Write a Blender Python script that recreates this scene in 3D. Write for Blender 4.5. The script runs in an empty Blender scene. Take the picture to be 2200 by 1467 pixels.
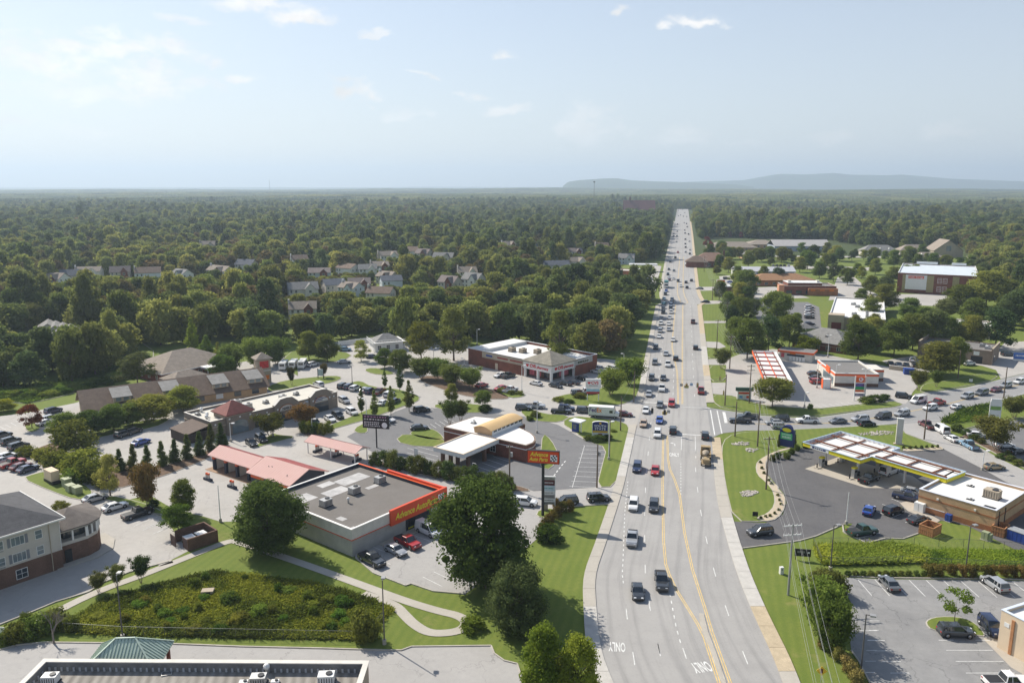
import bpy,math,random
import numpy as np
from mathutils import Vector,Matrix,noise as mnoise
random.seed(7);rng=np.random.default_rng(11)
scene=bpy.context.scene
COL=scene.collection
R=math.radians
# ------------------------------------------------------------------ camera
F=1711.0;CAMH=62.0;HORY=396.0  # focal length in photo pixels, height, horizon row
PITCH=math.atan((733.5-HORY)/F)
cam_d=bpy.data.cameras.new('camera');cam_d.sensor_width=36.0;cam_d.lens=36.0*F/2200.0
cam_d.clip_start=1.0;cam_d.clip_end=60000.0
cam=bpy.data.objects.new('camera',cam_d);COL.objects.link(cam)
cam.location=(0,0,CAMH);cam.rotation_euler=(R(90)-PITCH,0,0)
scene.camera=cam
# ------------------------------------------------------------------ world, sun, exposure
SUN_EL,SUN_AZ=R(41.5),R(-46.5)  # azimuth from +Y, clockwise positive
world=bpy.data.worlds.new('World');scene.world=world;world.use_nodes=True
def build_world():
    nt=world.node_tree;N=nt.nodes;L=nt.links;N.clear()
    out=N.new('ShaderNodeOutputWorld');bg=N.new('ShaderNodeBackground');L.new(bg.outputs[0],out.inputs[0])
    bg.inputs['Strength'].default_value=0.1
    sky=N.new('ShaderNodeTexSky');sky.sky_type='NISHITA';sky.sun_disc=False
    sky.sun_elevation=SUN_EL;sky.sun_rotation=SUN_AZ;sky.altitude=250;sky.air_density=1.0;sky.dust_density=0.9;sky.ozone_density=1.6
    tc=N.new('ShaderNodeTexCoord');sx=N.new('ShaderNodeSeparateXYZ');L.new(tc.outputs['Generated'],sx.inputs[0])
    def M(op,a,b=None,c=None):
        n=N.new('ShaderNodeMath');n.operation=op
        for i,v in enumerate((a,b,c)):
            if v is None:continue
            if isinstance(v,(int,float)):n.inputs[i].default_value=v
            else:L.new(v,n.inputs[i])
        return n.outputs[0]
    az=M('ARCTAN2',sx.outputs[0],sx.outputs[1]);el=M('ARCSINE',sx.outputs[2])
    cv=N.new('ShaderNodeCombineXYZ');L.new(az,cv.inputs[0]);L.new(M('MULTIPLY',el,1.7),cv.inputs[1])
    def noise(scale,det,dist=0.0,seed=0.0):
        n=N.new('ShaderNodeTexNoise');n.noise_dimensions='4D';n.inputs['Scale'].default_value=scale
        n.inputs['Detail'].default_value=det;n.inputs['Roughness'].default_value=0.58;n.inputs['Distortion'].default_value=dist
        n.inputs['W'].default_value=seed;L.new(cv.outputs[0],n.inputs['Vector']);return n.outputs['Fac']
    fine=noise(30,8,0.4,1.3);big=noise(11,6,0.2,4.4);oth=noise(13,7,.2,7.7)
    f1=M('SUBTRACT',fine,0.5);f2=M('SUBTRACT',big,0.5);f3_=M('SUBTRACT',oth,0.5)
    azw=M('ADD',az,M('MULTIPLY',f2,0.11));elw=M('ADD',el,M('MULTIPLY',f3_,0.055))
    def pxdir(x,y):
        u,v=(x-1100)/F,(733.5-y)/F;c,s=math.cos(PITCH),math.sin(PITCH)
        d=Vector((u,c+v*s,-s+v*c)).normalized();return math.atan2(d.x,d.y),math.asin(d.z)
    # cumulus seen in the photograph: centre, half width, half height, softness, brightness
    clouds=[(85,110,95,50,.75),(260,98,200,34,.85),(330,165,95,48,.8),(180,190,110,38,.45),(560,5,90,22,.8),(635,38,58,30,1.0),(400,35,50,10,.5),
              (795,62,42,7,.6),(1075,120,40,18,.9),(525,172,36,18,.85),(755,195,55,30,1.0),(905,167,34,7,.5),(1020,203,38,10,.6),(1090,233,42,14,.6),(1005,15,0.1,0.1,0),
              (1360,33,22,12,.9),(1500,44,52,17,1.0),(1250,265,85,55,.42),(1450,290,60,30,.35),(1590,300,40,14,.3),(1810,290,45,16,.35),(2040,285,40,30,.35),(890,245,50,14,.35),(200,280,60,18,.3),(20,258,60,14,.5)]
    acc=None;base=None
    for(x,y,w,h,br)in clouds:
        if br==0:continue
        a0,e0=pxdir(x,y);rw,rh=w/F,h/F
        dx=M('MULTIPLY',M('SUBTRACT',azw,a0),1/rw);dy=M('MULTIPLY',M('SUBTRACT',elw,e0-rh*.25),1/rh)
        dy2=M('MULTIPLY',dy,M('ADD',1.0,M('MULTIPLY',M('LESS_THAN',dy,0.0),0.8)))  # flat bases
        d=M('SQRT',M('ADD',M('MULTIPLY',dx,dx),M('MULTIPLY',dy2,dy2)))
        d=M('SUBTRACT',d,M('ADD',M('MULTIPLY',f1,3.6),M('MULTIPLY',f3_,1.6)))
        mr=N.new('ShaderNodeMapRange');mr.interpolation_type='SMOOTHSTEP';L.new(d,mr.inputs['Value'])
        mr.inputs['From Min'].default_value=1.25;mr.inputs['From Max'].default_value=0.0;mr.inputs['To Max'].default_value=br
        acc=mr.outputs[0]if acc is None else M('MAXIMUM',acc,mr.outputs[0])
    # the same kind of cloud all round the sky outside the frame
    zc=M('ADD',M('MAXIMUM',sx.outputs[2],0.0),0.12)
    pv=N.new('ShaderNodeCombineXYZ');L.new(M('DIVIDE',sx.outputs[0],zc),pv.inputs[0]);L.new(M('DIVIDE',sx.outputs[1],zc),pv.inputs[1])
    gn=N.new('ShaderNodeTexNoise');gn.inputs['Scale'].default_value=1.5;gn.inputs['Detail'].default_value=4;gn.inputs['Roughness'].default_value=.55;L.new(pv.outputs[0],gn.inputs['Vector'])
    gm=N.new('ShaderNodeMapRange');gm.interpolation_type='SMOOTHSTEP';L.new(gn.outputs['Fac'],gm.inputs['Value']);gm.inputs['From Min'].default_value=.58;gm.inputs['From Max'].default_value=.72
    up=N.new('ShaderNodeMapRange');L.new(sx.outputs[2],up.inputs['Value']);up.inputs['From Min'].default_value=.27;up.inputs['From Max'].default_value=.40
    gacc=M('MULTIPLY',gm.outputs[0],up.outputs[0])
    sh=M('ADD',0.86,M('MULTIPLY',M('SUBTRACT',noise(14,4,0,9.1),0.5),0.7))
    cc=N.new('ShaderNodeMix');cc.data_type='RGBA';cc.blend_type='MULTIPLY';cc.inputs[0].default_value=1.0
    cc.inputs[6].default_value=(9.0,8.75,8.5,1);cmb=N.new('ShaderNodeCombineXYZ')
    for i in range(3):L.new(sh,cmb.inputs[i])
    L.new(cmb.outputs[0],cc.inputs[7])
    # thin high haze that pales the blue
    pale=N.new('ShaderNodeMix');pale.data_type='RGBA';L.new(M('MULTIPLY',M('POWER',M('SUBTRACT',1.0,M('MAXIMUM',sx.outputs[2],0.0)),2.0),0.72),pale.inputs[0])
    L.new(sky.outputs[0],pale.inputs[6]);pale.inputs[7].default_value=(5.55,5.75,6.05,1)
    mx=N.new('ShaderNodeMix');mx.data_type='RGBA';L.new(M('MULTIPLY',acc,0.95),mx.inputs[0]);L.new(pale.outputs[2],mx.inputs[6]);L.new(cc.outputs[2],mx.inputs[7])
    L.new(mx.outputs[2],bg.inputs['Color'])
    mg=N.new('ShaderNodeMix');mg.data_type='RGBA';L.new(M('MULTIPLY',gacc,0.8),mg.inputs[0]);L.new(pale.outputs[2],mg.inputs[6]);mg.inputs[7].default_value=(8.3,8.1,7.9,1)
    bg2=N.new('ShaderNodeBackground');bg2.inputs['Strength'].default_value=0.1;L.new(mg.outputs[2],bg2.inputs['Color'])
    # the detailed clouds sit ahead, low in the sky; elsewhere the sky carries plainer cloud (cheaper to evaluate)
    ahead=M('MULTIPLY',M('LESS_THAN',M('ABSOLUTE',az),0.85),M('LESS_THAN',M('ABSOLUTE',M('SUBTRACT',el,0.13)),0.16))
    ms=N.new('ShaderNodeMixShader');L.new(ahead,ms.inputs[0]);L.new(bg2.outputs[0],ms.inputs[1]);L.new(bg.outputs[0],ms.inputs[2]);L.new(ms.outputs[0],out.inputs[0])
    world.cycles.sampling_method='MANUAL';world.cycles.sample_map_resolution=256
build_world()
sun_d=bpy.data.lights.new('sun','SUN');sun_d.energy=5.0;sun_d.angle=R(0.53);sun_d.color=(1.0,0.93,0.82)
sun=bpy.data.objects.new('sun',sun_d);COL.objects.link(sun)
SUNV=Vector((math.sin(SUN_AZ)*math.cos(SUN_EL),math.cos(SUN_AZ)*math.cos(SUN_EL),math.sin(SUN_EL)))
sun.rotation_euler=(-SUNV).to_track_quat('-Z','Y').to_euler()
vs=scene.view_settings;vs.view_transform='Standard';vs.look='None';vs.exposure=0.45;vs.gamma=1.0
scene.display_settings.display_device='sRGB'
scene.cycles.use_denoising=True;scene.cycles.max_bounces=6;scene.cycles.diffuse_bounces=3;scene.cycles.transmission_bounces=3
scene.cycles.volume_bounces=0;scene.cycles.caustics_reflective=False;scene.cycles.caustics_refractive=False
# ------------------------------------------------------------------ pixel -> place
CP,SP=math.cos(PITCH),math.sin(PITCH)
def P(x,y=None,z=0.0):
    if y is None:x,y=x
    u,v=(x-1100)/F,(733.5-y)/F
    d=(u,CP+v*SP,-SP+v*CP);t=(z-CAMH)/d[2]
    return Vector((d[0]*t,d[1]*t,z))
def PX(p):
    dy=p[1]*CP-(p[2]-CAMH)*SP;dz=p[1]*SP+(p[2]-CAMH)*CP
    return(1100+F*p[0]/dy,733.5-F*dz/dy)
def topz(b,ty):
    v=(733.5-ty)/F
    return CAMH+b[1]*(-SP+v*CP)/(CP+v*SP)
def mpp(b):return(b[1]*CP+CAMH*SP)/F  # metres for one photo pixel at a ground point
def crop(ox,oy,f):return lambda x,y:(ox+x*f,oy+y*f)
ca=crop(0,950,.3524);cb=crop(450,950,.3524);cc=crop(900,950,.3524);cd=crop(1400,950,.3524);ce=crop(1700,1080,.2639)
c1=crop(0,700,.2045);c2=crop(400,700,.2045);c3=crop(800,650,.2045);c4=crop(1150,750,.2045);c5=crop(1500,680,.2045);c6=crop(1750,680,.2045);c7=crop(1650,880,.25)
f1=crop(0,380,.25);f2=crop(500,380,.25);f3=crop(1000,380,.2045);f4=crop(1350,400,.1364);f5=crop(1350,550,.1364);f6=crop(1600,450,.1364);f7=crop(1850,420,.1591);f8=crop(1600,600,.182)
g1=crop(40,1360,.3545);g2=crop(900,870,.1227);g3=crop(430,900,.1773);g4=crop(1940,840,.1182);g5=crop(1650,890,.1159);g6=crop(1120,960,.0954)
h1=crop(550,800,.0955);h2=crop(1380,440,.0818);h3=crop(1380,550,.0818);h4=crop(1380,650,.0954);h5=crop(1340,770,.1295);h6=crop(1480,540,.1023);h7=crop(1240,880,.0614);h8=crop(1840,1080,.1636)
def pl(c,s):  # "x,y x,y" in a crop -> list of photo pixels
    return[c(*map(float,t.split(',')))for t in s.split()]
# ------------------------------------------------------------------ mesh helper
class MB:
    def __init__(s):s.v=[];s.f=[];s.m=[]
    def add(s,vs,fs,mi=0):
        o=len(s.v);s.v+=[tuple(q)for q in vs];s.f+=[tuple(i+o for i in q)for q in fs];s.m+=[mi]*len(fs);return s
    def box(s,x0,x1,y0,y1,z0,z1,mi=0):
        return s.add([(x0,y0,z0),(x1,y0,z0),(x1,y1,z0),(x0,y1,z0),(x0,y0,z1),(x1,y0,z1),(x1,y1,z1),(x0,y1,z1)],
                     [(0,3,2,1),(4,5,6,7),(0,1,5,4),(1,2,6,5),(2,3,7,6),(3,0,4,7)],mi)
    def prism(s,poly,z0,z1,mi=0):  # 2d polygon (counter-clockwise) up to z1
        n=len(poly);a=sum(poly[i][0]*poly[(i+1)%n][1]-poly[(i+1)%n][0]*poly[i][1]for i in range(n))
        if a<0:poly=poly[::-1]
        vs=[(p[0],p[1],z0)for p in poly]+[(p[0],p[1],z1)for p in poly]
        return s.add(vs,[tuple(range(n))[::-1],tuple(range(n,2*n))]+[(i,(i+1)%n,n+(i+1)%n,n+i)for i in range(n)],mi)
    def tube(s,p0,p1,r0,r1=None,n=8,mi=0,cap=True):
        r1=r0 if r1 is None else r1;p0=Vector(p0);p1=Vector(p1);d=(p1-p0)
        if d.length<1e-6:return s
        q=d.to_track_quat('Z','Y');vs=[]
        for p,r in((p0,r0),(p1,r1)):
            for k in range(n):
                a=2*math.pi*k/n;vs.append(p+q @ Vector((r*math.cos(a),r*math.sin(a),0)))
        fs=[(k,(k+1)%n,n+(k+1)%n,n+k)for k in range(n)]
        if cap:fs+=[tuple(range(n))[::-1],tuple(range(n,2*n))]
        return s.add(vs,fs,mi)
    def bar(s,p0,p1,w,h,mi=0):  # rectangular bar
        p0=Vector(p0);p1=Vector(p1);d=(p1-p0).normalized();side=d.cross(Vector((0,0,1)))
        side=side.normalized()if side.length>1e-5 else Vector((1,0,0));up=side.cross(d)
        vs=[p+side*a*w/2+up*b*h/2 for p in(p0,p1)for a,b in((-1,-1),(1,-1),(1,1),(-1,1))]
        return s.add(vs,[(3,2,1,0),(4,5,6,7),(0,1,5,4),(1,2,6,5),(2,3,7,6),(3,0,4,7)],mi)
    def sphere(s,c,r,nu=10,nv=6,sz=1.0,mi=0):
        vs=[(c[0],c[1],c[2]-r*sz)]
        for j in range(1,nv):
            t=-math.pi/2+math.pi*j/nv
            vs+=[(c[0]+r*math.cos(t)*math.cos(2*math.pi*i/nu),c[1]+r*math.cos(t)*math.sin(2*math.pi*i/nu),c[2]+r*sz*math.sin(t))for i in range(nu)]
        vs.append((c[0],c[1],c[2]+r*sz));fs=[(0,1+(i+1)%nu,1+i)for i in range(nu)]
        for j in range(nv-2):
            a=1+j*nu;b=a+nu;fs+=[(a+i,a+(i+1)%nu,b+(i+1)%nu,b+i)for i in range(nu)]
        a=1+(nv-2)*nu;fs+=[(a+i,a+(i+1)%nu,len(vs)-1)for i in range(nu)]
        return s.add(vs,fs,mi)
    def mesh(s,name,mats,smooth=False):
        me=bpy.data.meshes.new(name);me.from_pydata(s.v,[],s.f)
        for m in(mats if isinstance(mats,(list,tuple))else[mats]):me.materials.append(m)
        if any(s.m):me.polygons.foreach_set('material_index',s.m)
        if smooth:me.polygons.foreach_set('use_smooth',[True]*len(me.polygons))
        me.update();return me
def link(o,parent=None,loc=None,rz=None):
    COL.objects.link(o)
    if parent is not None:o.parent=parent
    if loc is not None:o.location=loc
    if rz is not None:o.rotation_euler=(0,0,rz)
    return o
def part(name,mb,mats,parent=None,smooth=False,label=None,loc=None,rz=None):
    me=mb if isinstance(mb,bpy.types.Mesh)else mb.mesh(name,mats,smooth)
    o=link(bpy.data.objects.new(name,me),parent,loc,rz)
    if label:o['label']=label
    return o
def tag(o,label,cat,group=None,kind=None):
    if label:o['label']=label
    if cat:o['category']=cat
    if group:o['group']=group
    if kind:o['kind']=kind
    return o
def thing(name,label,cat,loc,rz=0.0,group=None):
    o=bpy.data.objects.new(name,None);o.empty_display_size=0.2;link(o,None,loc,rz)
    return tag(o,label,cat,group)
def struct(name,mb,mats,label=None,parent=None,smooth=False):
    o=part(name,mb,mats,parent,smooth)
    if parent is None:o['kind']='structure'
    if label:o['label']=label
    return o
# ------------------------------------------------------------------ materials
_M={}
def mat(name,col,rough=.8,var=.12,scale=.6,metal=0.0,bump=0.0,pos=False,col2=None,det=6,spec=.35,coat=0.0,fine=0.0):
    if name in _M:return _M[name]
    m=bpy.data.materials.new(name);m.use_nodes=True;nt=m.node_tree;N=nt.nodes;L=nt.links
    b=N['Principled BSDF'];b.inputs['Roughness'].default_value=rough;b.inputs['Metallic'].default_value=metal;b.inputs['Specular IOR Level'].default_value=spec
    if coat:b.inputs['Coat Weight'].default_value=coat;b.inputs['Coat Roughness'].default_value=.06
    col=tuple(col)+(1,)
    if var or col2:
        if pos:src=N.new('ShaderNodeNewGeometry').outputs['Position']
        else:src=N.new('ShaderNodeTexCoord').outputs['Object']
        n=N.new('ShaderNodeTexNoise');n.inputs['Scale'].default_value=scale;n.inputs['Detail'].default_value=det;n.inputs['Roughness'].default_value=.62
        L.new(src,n.inputs['Vector'])
        r=N.new('ShaderNodeMapRange');r.inputs['From Min'].default_value=.3;r.inputs['From Max'].default_value=.7;L.new(n.outputs['Fac'],r.inputs['Value'])
        mx=N.new('ShaderNodeMix');mx.data_type='RGBA';L.new(r.outputs[0],mx.inputs[0])
        c2=tuple(col2)+(1,)if col2 else col
        mx.inputs[6].default_value=tuple(c*(1-var)for c in col[:3])+(1,);mx.inputs[7].default_value=tuple(c*(1+var)for c in c2[:3])+(1,)
        res=mx.outputs[2]
        if fine:
            n2=N.new('ShaderNodeTexNoise');n2.inputs['Scale'].default_value=scale*14;n2.inputs['Detail'].default_value=4;L.new(src,n2.inputs['Vector'])
            r2=N.new('ShaderNodeMapRange');r2.inputs['From Min'].default_value=.3;r2.inputs['From Max'].default_value=.7;r2.inputs['To Min'].default_value=1-fine;r2.inputs['To Max'].default_value=1+fine
            L.new(n2.outputs['Fac'],r2.inputs['Value']);m2=N.new('ShaderNodeMix');m2.data_type='RGBA';m2.blend_type='MULTIPLY';m2.inputs[0].default_value=1
            L.new(res,m2.inputs[6]);cb_=N.new('ShaderNodeCombineXYZ');[L.new(r2.outputs[0],cb_.inputs[i])for i in range(3)];L.new(cb_.outputs[0],m2.inputs[7]);res=m2.outputs[2]
        L.new(res,b.inputs['Base Color'])
        if bump:
            bp=N.new('ShaderNodeBump');bp.inputs['Strength'].default_value=bump;bp.inputs['Distance'].default_value=.1
            L.new(n.outputs['Fac'],bp.inputs['Height']);L.new(bp.outputs[0],b.inputs['Normal'])
    else:b.inputs['Base Color'].default_value=col
    _M[name]=m;return m
def layered(name,col,dark,light,scales,amts,rough=.85,crack=0.0,mow=0.0):
    """weathered paving: broad blotches, mid stains, fine grain and optional cracks, all in world space"""
    if name in _M:return _M[name]
    m=bpy.data.materials.new(name);m.use_nodes=True;nt=m.node_tree;N=nt.nodes;L=nt.links
    b=N['Principled BSDF'];b.inputs['Roughness'].default_value=rough;b.inputs['Specular IOR Level'].default_value=.25
    src=N.new('ShaderNodeNewGeometry').outputs['Position'];res=None
    for k,(sc,am)in enumerate(zip(scales,amts)):
        n=N.new('ShaderNodeTexNoise');n.inputs['Scale'].default_value=sc;n.inputs['Detail'].default_value=5;n.inputs['Roughness'].default_value=.6;L.new(src,n.inputs['Vector'])
        r=N.new('ShaderNodeMapRange');r.inputs['From Min'].default_value=.32;r.inputs['From Max'].default_value=.68;r.inputs['To Max'].default_value=am;L.new(n.outputs['Fac'],r.inputs['Value'])
        mx=N.new('ShaderNodeMix');mx.data_type='RGBA';L.new(r.outputs[0],mx.inputs[0])
        if res is None:mx.inputs[6].default_value=tuple(col)+(1,)
        else:L.new(res,mx.inputs[6])
        mx.inputs[7].default_value=tuple(dark if k%2==0 else light)+(1,);res=mx.outputs[2]
    if mow:
        mp=N.new('ShaderNodeMapping');mp.inputs['Rotation'].default_value=(0,0,R(14));L.new(src,mp.inputs['Vector'])
        w=N.new('ShaderNodeTexWave');w.inputs['Scale'].default_value=.21;w.inputs['Distortion'].default_value=2.2;w.inputs['Detail'].default_value=3;w.inputs['Detail Scale'].default_value=.4;L.new(mp.outputs[0],w.inputs['Vector'])
        r=N.new('ShaderNodeMapRange');r.inputs['To Max'].default_value=mow;L.new(w.outputs['Fac'],r.inputs['Value']);mx=N.new('ShaderNodeMix');mx.data_type='RGBA';L.new(r.outputs[0],mx.inputs[0]);L.new(res,mx.inputs[6]);mx.inputs[7].default_value=tuple(dark)+(1,);res=mx.outputs[2]
        for sc,lo,hi,cl in((.13,.6,.74,(.27,.23,.09)),(.42,.64,.8,(.25,.19,.1))):  # dry and bare patches
            n=N.new('ShaderNodeTexNoise');n.inputs['Scale'].default_value=sc;n.inputs['Detail'].default_value=8;n.inputs['Roughness'].default_value=.68;L.new(src,n.inputs['Vector']);r=N.new('ShaderNodeMapRange');r.inputs['From Min'].default_value=lo;r.inputs['From Max'].default_value=hi;r.inputs['To Max'].default_value=.7;L.new(n.outputs['Fac'],r.inputs['Value'])
            mx=N.new('ShaderNodeMix');mx.data_type='RGBA';L.new(r.outputs[0],mx.inputs[0]);L.new(res,mx.inputs[6]);mx.inputs[7].default_value=cl+(1,);res=mx.outputs[2]
    if crack:
        n=N.new('ShaderNodeTexNoise');n.inputs['Scale'].default_value=.55;n.inputs['Detail'].default_value=7;n.inputs['Roughness'].default_value=.7;L.new(src,n.inputs['Vector']);r=N.new('ShaderNodeMapRange');r.inputs['From Min'].default_value=.62;r.inputs['From Max'].default_value=.74;r.inputs['To Max'].default_value=.55;L.new(n.outputs['Fac'],r.inputs['Value'])  # oil stains
        mx=N.new('ShaderNodeMix');mx.data_type='RGBA';L.new(r.outputs[0],mx.inputs[0]);L.new(res,mx.inputs[6]);mx.inputs[7].default_value=tuple(c*.6 for c in dark)+(1,);res=mx.outputs[2]
        v=N.new('ShaderNodeTexVoronoi');v.feature='DISTANCE_TO_EDGE';v.inputs['Scale'].default_value=.11
        w=N.new('ShaderNodeTexNoise');w.inputs['Scale'].default_value=.5;w.inputs['Detail'].default_value=5;L.new(src,w.inputs['Vector'])
        vm=N.new('ShaderNodeVectorMath');vm.operation='MULTIPLY_ADD';L.new(w.outputs['Color'],vm.inputs[0]);vm.inputs[1].default_value=(5,5,0);L.new(src,vm.inputs[2]);L.new(vm.outputs[0],v.inputs['Vector'])
        r=N.new('ShaderNodeMapRange');r.inputs['From Min'].default_value=.003;r.inputs['From Max'].default_value=.008;r.inputs['To Min'].default_value=crack;r.inputs['To Max'].default_value=0;L.new(v.outputs['Distance'],r.inputs['Value'])
        mx=N.new('ShaderNodeMix');mx.data_type='RGBA';L.new(r.outputs[0],mx.inputs[0]);L.new(res,mx.inputs[6]);mx.inputs[7].default_value=tuple(c*.45 for c in dark)+(1,);res=mx.outputs[2]
    L.new(res,b.inputs['Base Color']);_M[name]=m;return m
def leafmat(name,dark,light,trans=.28,hue=.03):
    if name in _M:return _M[name]
    m=bpy.data.materials.new(name);m.use_nodes=True;nt=m.node_tree;N=nt.nodes;L=nt.links;N.clear()
    out=N.new('ShaderNodeOutputMaterial');oi=N.new('ShaderNodeObjectInfo');ge=N.new('ShaderNodeNewGeometry')
    mx=N.new('ShaderNodeMix');mx.data_type='RGBA';mx.inputs[6].default_value=tuple(dark)+(1,);mx.inputs[7].default_value=tuple(light)+(1,)
    a=N.new('ShaderNodeMath');a.operation='MULTIPLY_ADD';L.new(ge.outputs['Random Per Island'],a.inputs[0]);a.inputs[1].default_value=.45
    b=N.new('ShaderNodeMath');b.operation='MULTIPLY';L.new(oi.outputs['Random'],b.inputs[0]);b.inputs[1].default_value=.55;L.new(b.outputs[0],a.inputs[2]);L.new(a.outputs[0],mx.inputs[0])
    hs=N.new('ShaderNodeHueSaturation');L.new(mx.outputs[2],hs.inputs['Color'])
    h=N.new('ShaderNodeMapRange');L.new(oi.outputs['Random'],h.inputs['Value']);h.inputs['To Min'].default_value=.5+hue;h.inputs['To Max'].default_value=.5-hue
    L.new(h.outputs[0],hs.inputs['Hue'])
    fr=N.new('ShaderNodeMath');fr.operation='FRACT';ml=N.new('ShaderNodeMath');ml.operation='MULTIPLY';ml.inputs[1].default_value=7.31;L.new(oi.outputs['Random'],ml.inputs[0]);L.new(ml.outputs[0],fr.inputs[0])
    va=N.new('ShaderNodeMapRange');L.new(fr.outputs[0],va.inputs['Value']);va.inputs['To Min'].default_value=.72;va.inputs['To Max'].default_value=1.3;L.new(va.outputs[0],hs.inputs['Value'])
    tint=N.new('ShaderNodeMix');tint.data_type='RGBA';tint.blend_type='MULTIPLY';tint.inputs[0].default_value=1;L.new(hs.outputs[0],tint.inputs[6]);L.new(oi.outputs['Color'],tint.inputs[7])
    d=N.new('ShaderNodeBsdfDiffuse');t=N.new('ShaderNodeBsdfTranslucent');s=N.new('ShaderNodeMixShader');s.inputs[0].default_value=trans
    L.new(tint.outputs[2],d.inputs['Color']);L.new(tint.outputs[2],t.inputs['Color']);L.new(d.outputs[0],s.inputs[1]);L.new(t.outputs[0],s.inputs[2]);L.new(s.outputs[0],out.inputs[0])
    _M[name]=m;return m
# ================================================================== SETTING: ground, roads, lots
G_LAWN=layered('lawn_grass',(.13,.178,.026),(.075,.122,.018),(.195,.215,.045),(.05,.23,1.7,6.0),(.7,.55,.5,.5),rough=.95,mow=.3)
G_FLOOR=layered('forest_floor',(.05,.075,.018),(.03,.05,.012),(.09,.1,.03),(.02,.11,.6),(.7,.6,.5),rough=1.0)
CONC=layered('lot_concrete',(.405,.385,.355),(.285,.272,.255),(.47,.445,.41),(.045,.16,.9,7.0),(.55,.5,.35,.25),crack=.22)
CONC2=layered('drive_concrete',(.365,.352,.335),(.27,.262,.252),(.42,.405,.385),(.06,.2,1.2,8.0),(.5,.45,.35,.25),crack=.28)
ASPH=layered('worn_asphalt',(.165,.165,.17),(.115,.115,.12),(.22,.217,.213),(.05,.2,1.1,9.0),(.6,.5,.4,.35),crack=.28)
ASPD=layered('dark_asphalt',(.112,.109,.112),(.078,.077,.08),(.155,.15,.148),(.05,.18,1.1,9.0),(.6,.5,.4,.3),crack=.22)
PADC=layered('pad_concrete',(.42,.375,.31),(.31,.275,.23),(.48,.44,.37),(.07,.3,1.3,6.0),(.5,.45,.3,.2))
KERB=mat('kerb_concrete',(.41,.38,.33),.9,.18,.5,pos=True,fine=.1)
WALK=layered('path_concrete',(.43,.40,.35),(.34,.315,.27),(.5,.465,.41),(.09,.4,2.2),(.5,.45,.35))
PAINTW=mat('white_road_paint',(.62,.62,.6),.7,.22,1.6,pos=True,fine=.15)
PAINTY=mat('yellow_road_paint',(.66,.47,.17),.7,.22,1.2,pos=True,fine=.15)
MULCH=mat('pine_mulch',(.13,.085,.055),1.0,.35,1.5,pos=True,fine=.3)
ROCKM=mat('river_rock',(.42,.38,.34),.9,.3,.7)
def pw(px):return[tuple(P(x,y).xy)for x,y in px]
def sm(e0,e1,x):
    t=np.clip((x-e0)/(e1-e0),0,1);return t*t*(3-2*t)
def gz(x,y):  # ground height: flat where the town is, rolling farther out
    x=np.asarray(x,float);y=np.asarray(y,float);r=np.hypot(x,y)
    n=np.sin(x/610+1.3)*np.cos(y/540+.4)+.6*np.sin(x/270-y/330+2.1)+.4*np.cos(x/950+y/1300)
    road=np.exp(-((x-.2115*y)/160)**2)*(1-sm(1900,2500,y))
    z=sm(900,2600,r)*(1-road)*(6.0*n-3.0)
    z=z+sm(3800,5200,r)*7*np.sin(y/900+x/2600)
    return z
def build_ground():
    ys=np.concatenate([np.linspace(-300,900,13),np.linspace(980,5000,60),np.geomspace(5200,18500,40)])
    xs=np.concatenate([-np.geomspace(3100,12800,22)[::-1],np.linspace(-3000,3000,76),np.geomspace(3100,12800,22)])
    X,Y=np.meshgrid(xs,ys);Z=gz(X,Y);nx,ny=len(xs),len(ys)
    v=np.stack([X.ravel(),Y.ravel(),Z.ravel()],1)
    mb=MB();mb.v=[tuple(q)for q in v]
    mb.f=[(j*nx+i,j*nx+i+1,(j+1)*nx+i+1,(j+1)*nx+i)for j in range(ny-1)for i in range(nx-1)]
    cy=np.array([v[f[0]][1]for f in mb.f]);mb.m=[1 if q>600 else 0 for q in cy]
    return struct('ground',mb,[G_LAWN,G_FLOOR],'green ground reaching to the wooded horizon')
GROUND=build_ground()
def sheet(name,px,m,z,label=None,parent=None):
    w=pw(px)if not isinstance(px[0],Vector)else[tuple(q.xy)for q in px]
    mb=MB();a=sum(w[i][0]*w[(i+1)%len(w)][1]-w[(i+1)%len(w)][0]*w[i][1]for i in range(len(w)))
    if a<0:w=w[::-1]
    mb.add([(x,y,z)for x,y in w],[tuple(range(len(w)))])
    return struct(name,mb,m,label,parent)
def inset(w,d):
    n=len(w);a=sum(w[i][0]*w[(i+1)%n][1]-w[(i+1)%n][0]*w[i][1]for i in range(n))
    if a<0:w=w[::-1]
    out=[]
    for i in range(n):
        p0,p1,p2=Vector(w[i-1]),Vector(w[i]),Vector(w[(i+1)%n])
        d1=(p1-p0).normalized();d2=(p2-p1).normalized();n1=Vector((-d1.y,d1.x));n2=Vector((-d2.y,d2.x))
        b=n1+n2;k=d/max(.45,(b.length/2)**2*2)*1.0 if b.length>1e-4 else d
        out.append(tuple(p1+b*(k if b.length>1e-4 else 0)))
    return out
def smooth_poly(w,it=1):
    for _ in range(it):
        o=[]
        for i in range(len(w)):
            a=Vector(w[i]);b=Vector(w[(i+1)%len(w)]);o+=[tuple(a*.75+b*.25),tuple(a*.25+b*.75)]
        w=o
    return w
def island(px,label,m=None,top=.16,kw=.17,rnd=1,name='lawn_island',zbase=0.0):
    w=pw(px)
    if rnd:w=smooth_poly(w,rnd)
    o=struct(name,MB().prism(inset(w,kw),zbase,top),m or G_LAWN,label)
    struct('kerb',MB().prism(w,zbase,top-.025),KERB,None,o)
    return o
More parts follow.
